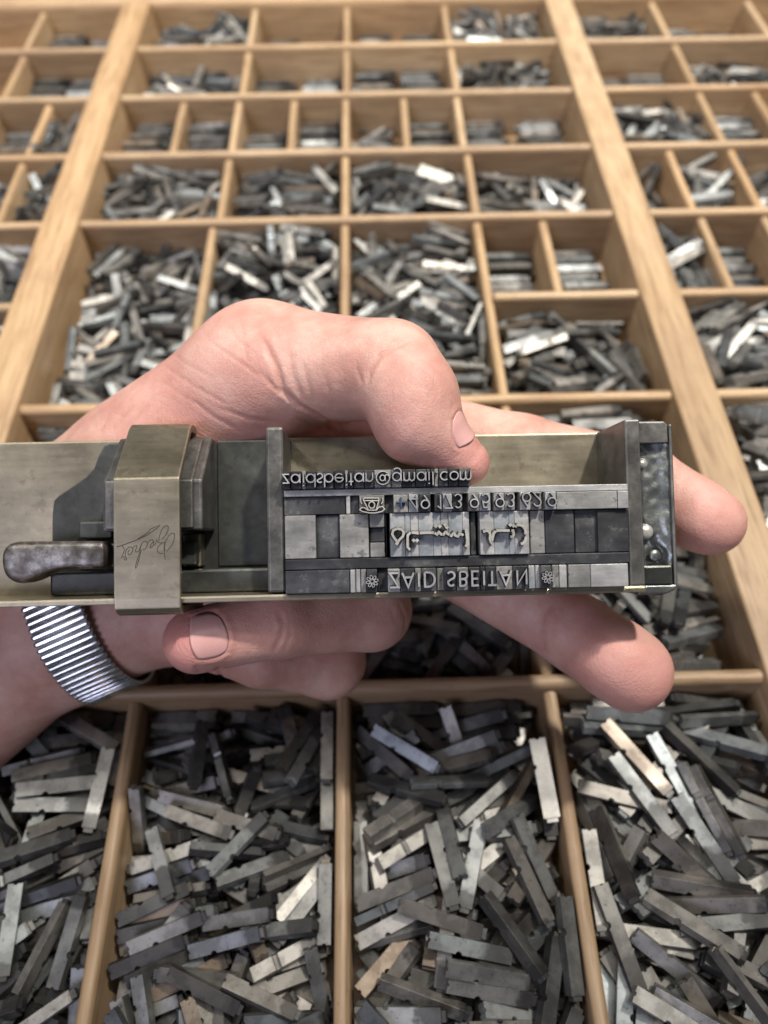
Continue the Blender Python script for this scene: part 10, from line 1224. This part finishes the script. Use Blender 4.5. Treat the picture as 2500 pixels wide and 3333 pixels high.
GR = [([(445, 731), (490, 763), (530, 791), (570, 821)], .55, .34), ([(370, 761), (410, 791), (470, 821)],   .5, .2), ([(345, 821), (390, 851), (440, 881)], .5, .18),
      ([(520, 681), (527, 741), (537, 791)], .6, .25), ([(550, 706), (575, 746), (598, 796), (610, 841), (645, 876), (700, 905), (760, 925)], 1.0, 1.0), ([(560, 800), (590, 835), (640, 875)], .7, .5),
      ([(625, 750), (632, 811), (658, 871)], 1.0, .32), ([(655, 780), (666, 831), (680, 880)], 1.0, .28), ([(700, 800), (712, 851), (722, 890)], 1.0, .2),
      ([(895, 732), (860, 747), (822, 767), (800, 802), (791, 837)], .8, .7), ([(770, 790), (782, 830)], .8, .3), ([(835, 712), (812, 760)], .7, .2),
      ([(240, 931), (262, 905), (285, 876)], 1.0, .25), ([(270, 935), (300, 895), (325, 868)], 1.0, .28), ([(212, 942), (238, 890)], .9, .22), ([(300, 925), (345, 880)], .9, .15),
      ([(410, 860), (460, 900), (520, 930)], .8, .25), ([(470, 880), (540, 905), (620, 915)], .8, .25), ([(340, 780), (420, 835), (500, 880)], .6, .22),
      ([(599, 1318), (613, 1348), (606, 1379), (590, 1412)], .8, .55), ([(622, 1330), (626, 1372), (612, 1410)], .7, .3), ([(585, 1330), (592, 1365)], .6, .2),
      ([(861, 1302), (876, 1335), (874, 1370)], .8, .3), ([(845, 1310), (856, 1350)], .8, .2),
      ([(1212, 1290), (1184, 1335), (1172, 1380), (1176, 1412)], 1.1, .6), ([(1224, 1300), (1198, 1345), (1190, 1395)], .9, .25),
      ([(1180, 931), (1175, 911), (1195, 896)], .9, .4), ([(690, 920), (735, 935)], .9, .5), ([(640, 900), (700, 935)], .8, .5), ([(725, 900), (745, 945)], .8, .4),
      ([(905, 790), (935, 815), (950, 850)], .7, .2), ([(540, 700), (560, 750), (585, 775)], .6, .25), ([(580, 690), (605, 735)], .6, .2), ([(495, 700), (510, 730), (545, 765)], .6, .22),
      ([(470, 1440), (478, 1465)], .9, .8), ([(420, 1438), (432, 1455)], .9, .6)]
for pts, wd, dep in GR:
    groove(pts, wd * .7, dep * .55, min(1, dep * 1.1 + .15))
rs = random.Random(3)
for _ in range(0):   # fine random skin lines over thumb base and finger sides
    x, y = rs.uniform(330, 860), rs.uniform(690, 930)
    a = rs.choice([.6, 1.2, 1.5]) + rs.uniform(-.25, .25)
    L_ = rs.uniform(18, 55)
    if field(on_skin([x], [y]))[0] < .3:
        groove([(x, y), (x + L_ * .5 * math.cos(a), y + L_ * .5 * math.sin(a)), (x + L_ * math.cos(a + .15), y + L_ * math.sin(a + .15))], .45, .07, .2)
# folded skin: bellows wrinkles on the inside of the thumb's first joint
def blob(c, r, v, arr):
    d = np.linalg.norm(HV - c, axis=1)
    arr += v * np.exp(-(d / r) ** 2)
for k, r, v in (('it', 14, .55), ('mt', 14, .6), ('rt', 11, .8), ('tt', 10, .7), ('tq', 8, .35), ('pt', 9, .4)):
    blob(J[k][0] + np.array([2 if k in ('it', 'mt', 'tt') else -3, -1, 5]), r, v, flush)
blob(P(620, 920, 190), 14, .45, flush); blob(P(500, 890, 184), 20, .5, flush); blob(P(330, 900, 190), 14, .3, flush); blob(P(600, 1300, 172), 10, .55, flush); blob(P(420, 1310, 168), 8, .5, flush); blob(P(950, 800, 158), 5, .3, flush); blob(P(1280, 1400, 180), 14, .25, flush)


def nail(c, t, n, lw, ww, tag_):
    """nail plate fitted to the skin: c near the surface, t towards the fingertip, n outward"""
    t = t / np.linalg.norm(t); n = n - t * (n @ t); n /= np.linalg.norm(n); s = np.cross(t, n)
    A, Bn = 17, 15
    V, lift = [], []
    for i in range(A):
        u = i / (A - 1) * 2 - 1
        for j in range(Bn):
            v = j / (Bn - 1) * 2 - 1
            k = 1 - .28 * max(0, -u) ** 2.5 - .12 * max(0, u) ** 3
            q = c + t * (u * lw / 2 - (.12 * lw * v * v * (1 if u < 0 else -1) * abs(u) * (-1))) + s * (v * ww / 2 * k) + n * 12
            V.append(q)
            lift.append(-.02 + .34 * (1 - v * v) * min(1, (u + 1) * 2.2) + .14 * max(u, 0))
    V = np.array(V)
    for _ in range(40):
        V = V - n * (field(V) * .9)[:, None]
    V = V + n * np.array(lift)[:, None]
    m = MB().add([tuple(p) for p in V], [(i * Bn + j, i * Bn + j + 1, (i + 1) * Bn + j + 1, (i + 1) * Bn + j) for i in range(A - 1) for j in range(Bn - 1)])
    # lowered bed and raised folds around the nail
    rel = HV - c
    near = np.where(np.linalg.norm(rel, axis=1) < max(lw, ww) * 1.2)[0]
    uu, vv_, nn = rel[near] @ t / (lw / 2), rel[near] @ s / (ww / 2), rel[near] @ n
    rr_ = np.maximum(np.abs(uu), np.abs(vv_))
    ok = (nn > -5)
    ins_ = ok & (rr_ < .98)
    disp[near[ins_]] -= .16
    fold = ok & (uu < 1.0)
    disp[near[fold]] += .20 * np.exp(-((np.hypot(uu[fold], vv_[fold]) - 1.22) / .14) ** 2) 
    crease[near[ok]] = np.maximum(crease[near[ok]], .05 * np.exp(-((rr_[ok] - 1.03) / .06) ** 2) * (uu[ok] < .9))
    return m


ax_r = J['rt'][0] - J['rdp'][0]
nail_r = nail(on_skin([452], [1378])[0], ax_r, np.array([0.05, -.18, 1.0]), 8.0, 9.2, 'ring')
ax_t = J['tt'][0] - J['tpad'][0] + np.array([1.5, -1, 1.0])
nrm_t = np.array([.68, .46, .57])
ct = J['tq'][0] + nrm_t * 9 + ax_t / np.linalg.norm(ax_t) * 6.6
for _ in range(30):
    ct = ct - nrm_t / np.linalg.norm(nrm_t) * float(field(ct[None])[0]) * .9
nail_t = nail(ct, ax_t, nrm_t, 6.4, 6.8, 'thumb')

HVd = HV + HN * disp[:, None]
me = bpy.data.meshes.new('hand')
me.vertices.add(len(HVd)); me.vertices.foreach_set('co', (HVd * MM).ravel())
me.loops.add(HF.size); me.loops.foreach_set('vertex_index', HF.ravel().astype(np.int32))
me.polygons.add(len(HF)); me.polygons.foreach_set('loop_start', np.arange(0, HF.size, 4, dtype=np.int32))
me.polygons.foreach_set('use_smooth', np.ones(len(HF), bool))
me.update(calc_edges=True)
me.validate()
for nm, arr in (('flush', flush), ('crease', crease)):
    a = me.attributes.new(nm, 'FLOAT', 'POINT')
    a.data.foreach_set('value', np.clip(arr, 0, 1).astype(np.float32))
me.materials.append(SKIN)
hand = bpy.data.objects.new('hand', me)
COL.objects.link(hand)
hand.matrix_basis = CM
tag(hand, 'bare left hand and wrist holding the composing stick, thumb pressing on the type', 'hand')
ss = hand.modifiers.new('subdivision', 'SUBSURF'); ss.levels = 1; ss.render_levels = 1
for m in (nail_t, nail_r):
    o = m.build('fingernail', NAIL, hand, smooth=80)
    sl = o.modifiers.new('solid', 'SOLIDIFY'); sl.thickness = .00008; sl.offset = -1

# ------------------------------------------------------------------ metal watch strap
wa, wb = J['w1'][0], J['w2'][0]
acr = np.array([.40, -.916, -.03]); acr /= np.linalg.norm(acr)
axs = np.array([.89, .455, .02]); axs -= acr * (axs @ acr); axs /= np.linalg.norm(axs)
nrm = np.cross(axs, acr)
if nrm[2] < 0:
    nrm = -nrm
mid = (wa + wb) / 2 + axs * 6.5
strap = empty('watch_strap', CM @ Matrix.Translation(Vector(mid * MM)))
tag(strap, 'ribbed shiny steel watch strap around the wrist', 'watch strap')
nf = 360
turn = np.arange(nf) / nf * 2 * math.pi
dirs = np.cos(turn)[:, None] * acr + np.sin(turn)[:, None] * nrm
rad_ = np.full(nf, 8.0)
worst = np.full(nf, -1.0)
for off in (-6, -3, 0, 3, 6):          # the strap rides on the widest part of the wrist under it
    rd = np.full(nf, 6.0)
    for _ in range(60):
        rd = rd - field(mid + axs * off + dirs * rd[:, None]) * .8
    worst = np.maximum(worst, rd)
rad_ = worst + .75
for _ in range(14):
    rad_ = (np.roll(rad_, 1) + 2 * rad_ + np.roll(rad_, -1)) / 4
loop = np.stack([np.cos(turn) * rad_, np.sin(turn) * rad_], 1)
seg_ = np.linalg.norm(np.roll(loop, -1, 0) - loop, axis=1)
cum = np.concatenate([[0], np.cumsum(seg_)])
m = MB()
ln = []
for q in range(0, nf, 4):
    for off, rr_ in ((-7.1, -.55), (-7.1, -.1), (7.1, -.1), (7.1, -.55)):
        d_ = dirs[q]
        ln.append(tuple(axs * off + d_ * (rad_[q] + rr_)))
nq = nf // 4
m.add(ln, [(4 * i + k, 4 * i + (k + 1) % 4, 4 * ((i + 1) % nq) + (k + 1) % 4, 4 * ((i + 1) % nq) + k) for i in range(nq) for k in range(4)])
m.build('lining', BLACKED, strap, smooth=50)
nlk = int(cum[-1] / 1.86)
link = None
for k in range(nlk):
    s_ = (k + .5) / nlk * cum[-1]
    i = min(int(np.searchsorted(cum, s_) - 1), nf - 1)
    u = (s_ - cum[i]) / seg_[i]
    p2 = loop[i] * (1 - u) + loop[(i + 1) % nf] * u
    t2 = loop[(i + 3) % nf] - loop[i - 2]
    t2 = -t2 / np.linalg.norm(t2)
    n2 = np.array([-t2[1], t2[0]])
    if n2 @ p2 < 0:
        n2 = -n2
    if link is None:
        m = MB()
        sec = [(-.80, -.5), (-.80, .0)] + [(-.80 * math.cos(q) ** .6 if math.cos(q) >= 0 else .80 * (-math.cos(q)) ** .6, .42 * math.sin(q)) for q in (.35, .8, 1.25, 1.57, 1.9, 2.35, 2.8)] + [(.80, .0), (.80, -.5)]
        nn = len(sec)
        vv = []
        for xx, sc_ in ((-7.5, .55), (-7.25, .85), (-6.8, 1), (6.8, 1), (7.25, .85), (7.5, .55)):
            vv += [(xx, y * (sc_ if sc_ < 1 else 1), z * sc_) for y, z in sec]
        ff = [tuple(range(nn)), tuple(range(6 * nn - 1, 5 * nn - 1, -1))]
        for j in range(5):
            ff += [(j * nn + i, (j + 1) * nn + i, (j + 1) * nn + (i + 1) % nn, j * nn + (i + 1) % nn) for i in range(nn)]
        m.add(vv, ff)
        o = link = m.build('link', CHROME, strap, smooth=50)
    else:
        o = link.copy(); COL.objects.link(o); o.parent = strap
    pos = acr * p2[0] + nrm * p2[1]
    tt = acr * t2[0] + nrm * t2[1]
    no = acr * n2[0] + nrm * n2[1]
    xx_ = np.cross(tt, no)
    o.matrix_basis = Matrix(((xx_[0], tt[0], no[0], pos[0] * MM), (xx_[1], tt[1], no[1], pos[1] * MM), (xx_[2], tt[2], no[2], pos[2] * MM), (0, 0, 0, 1)))
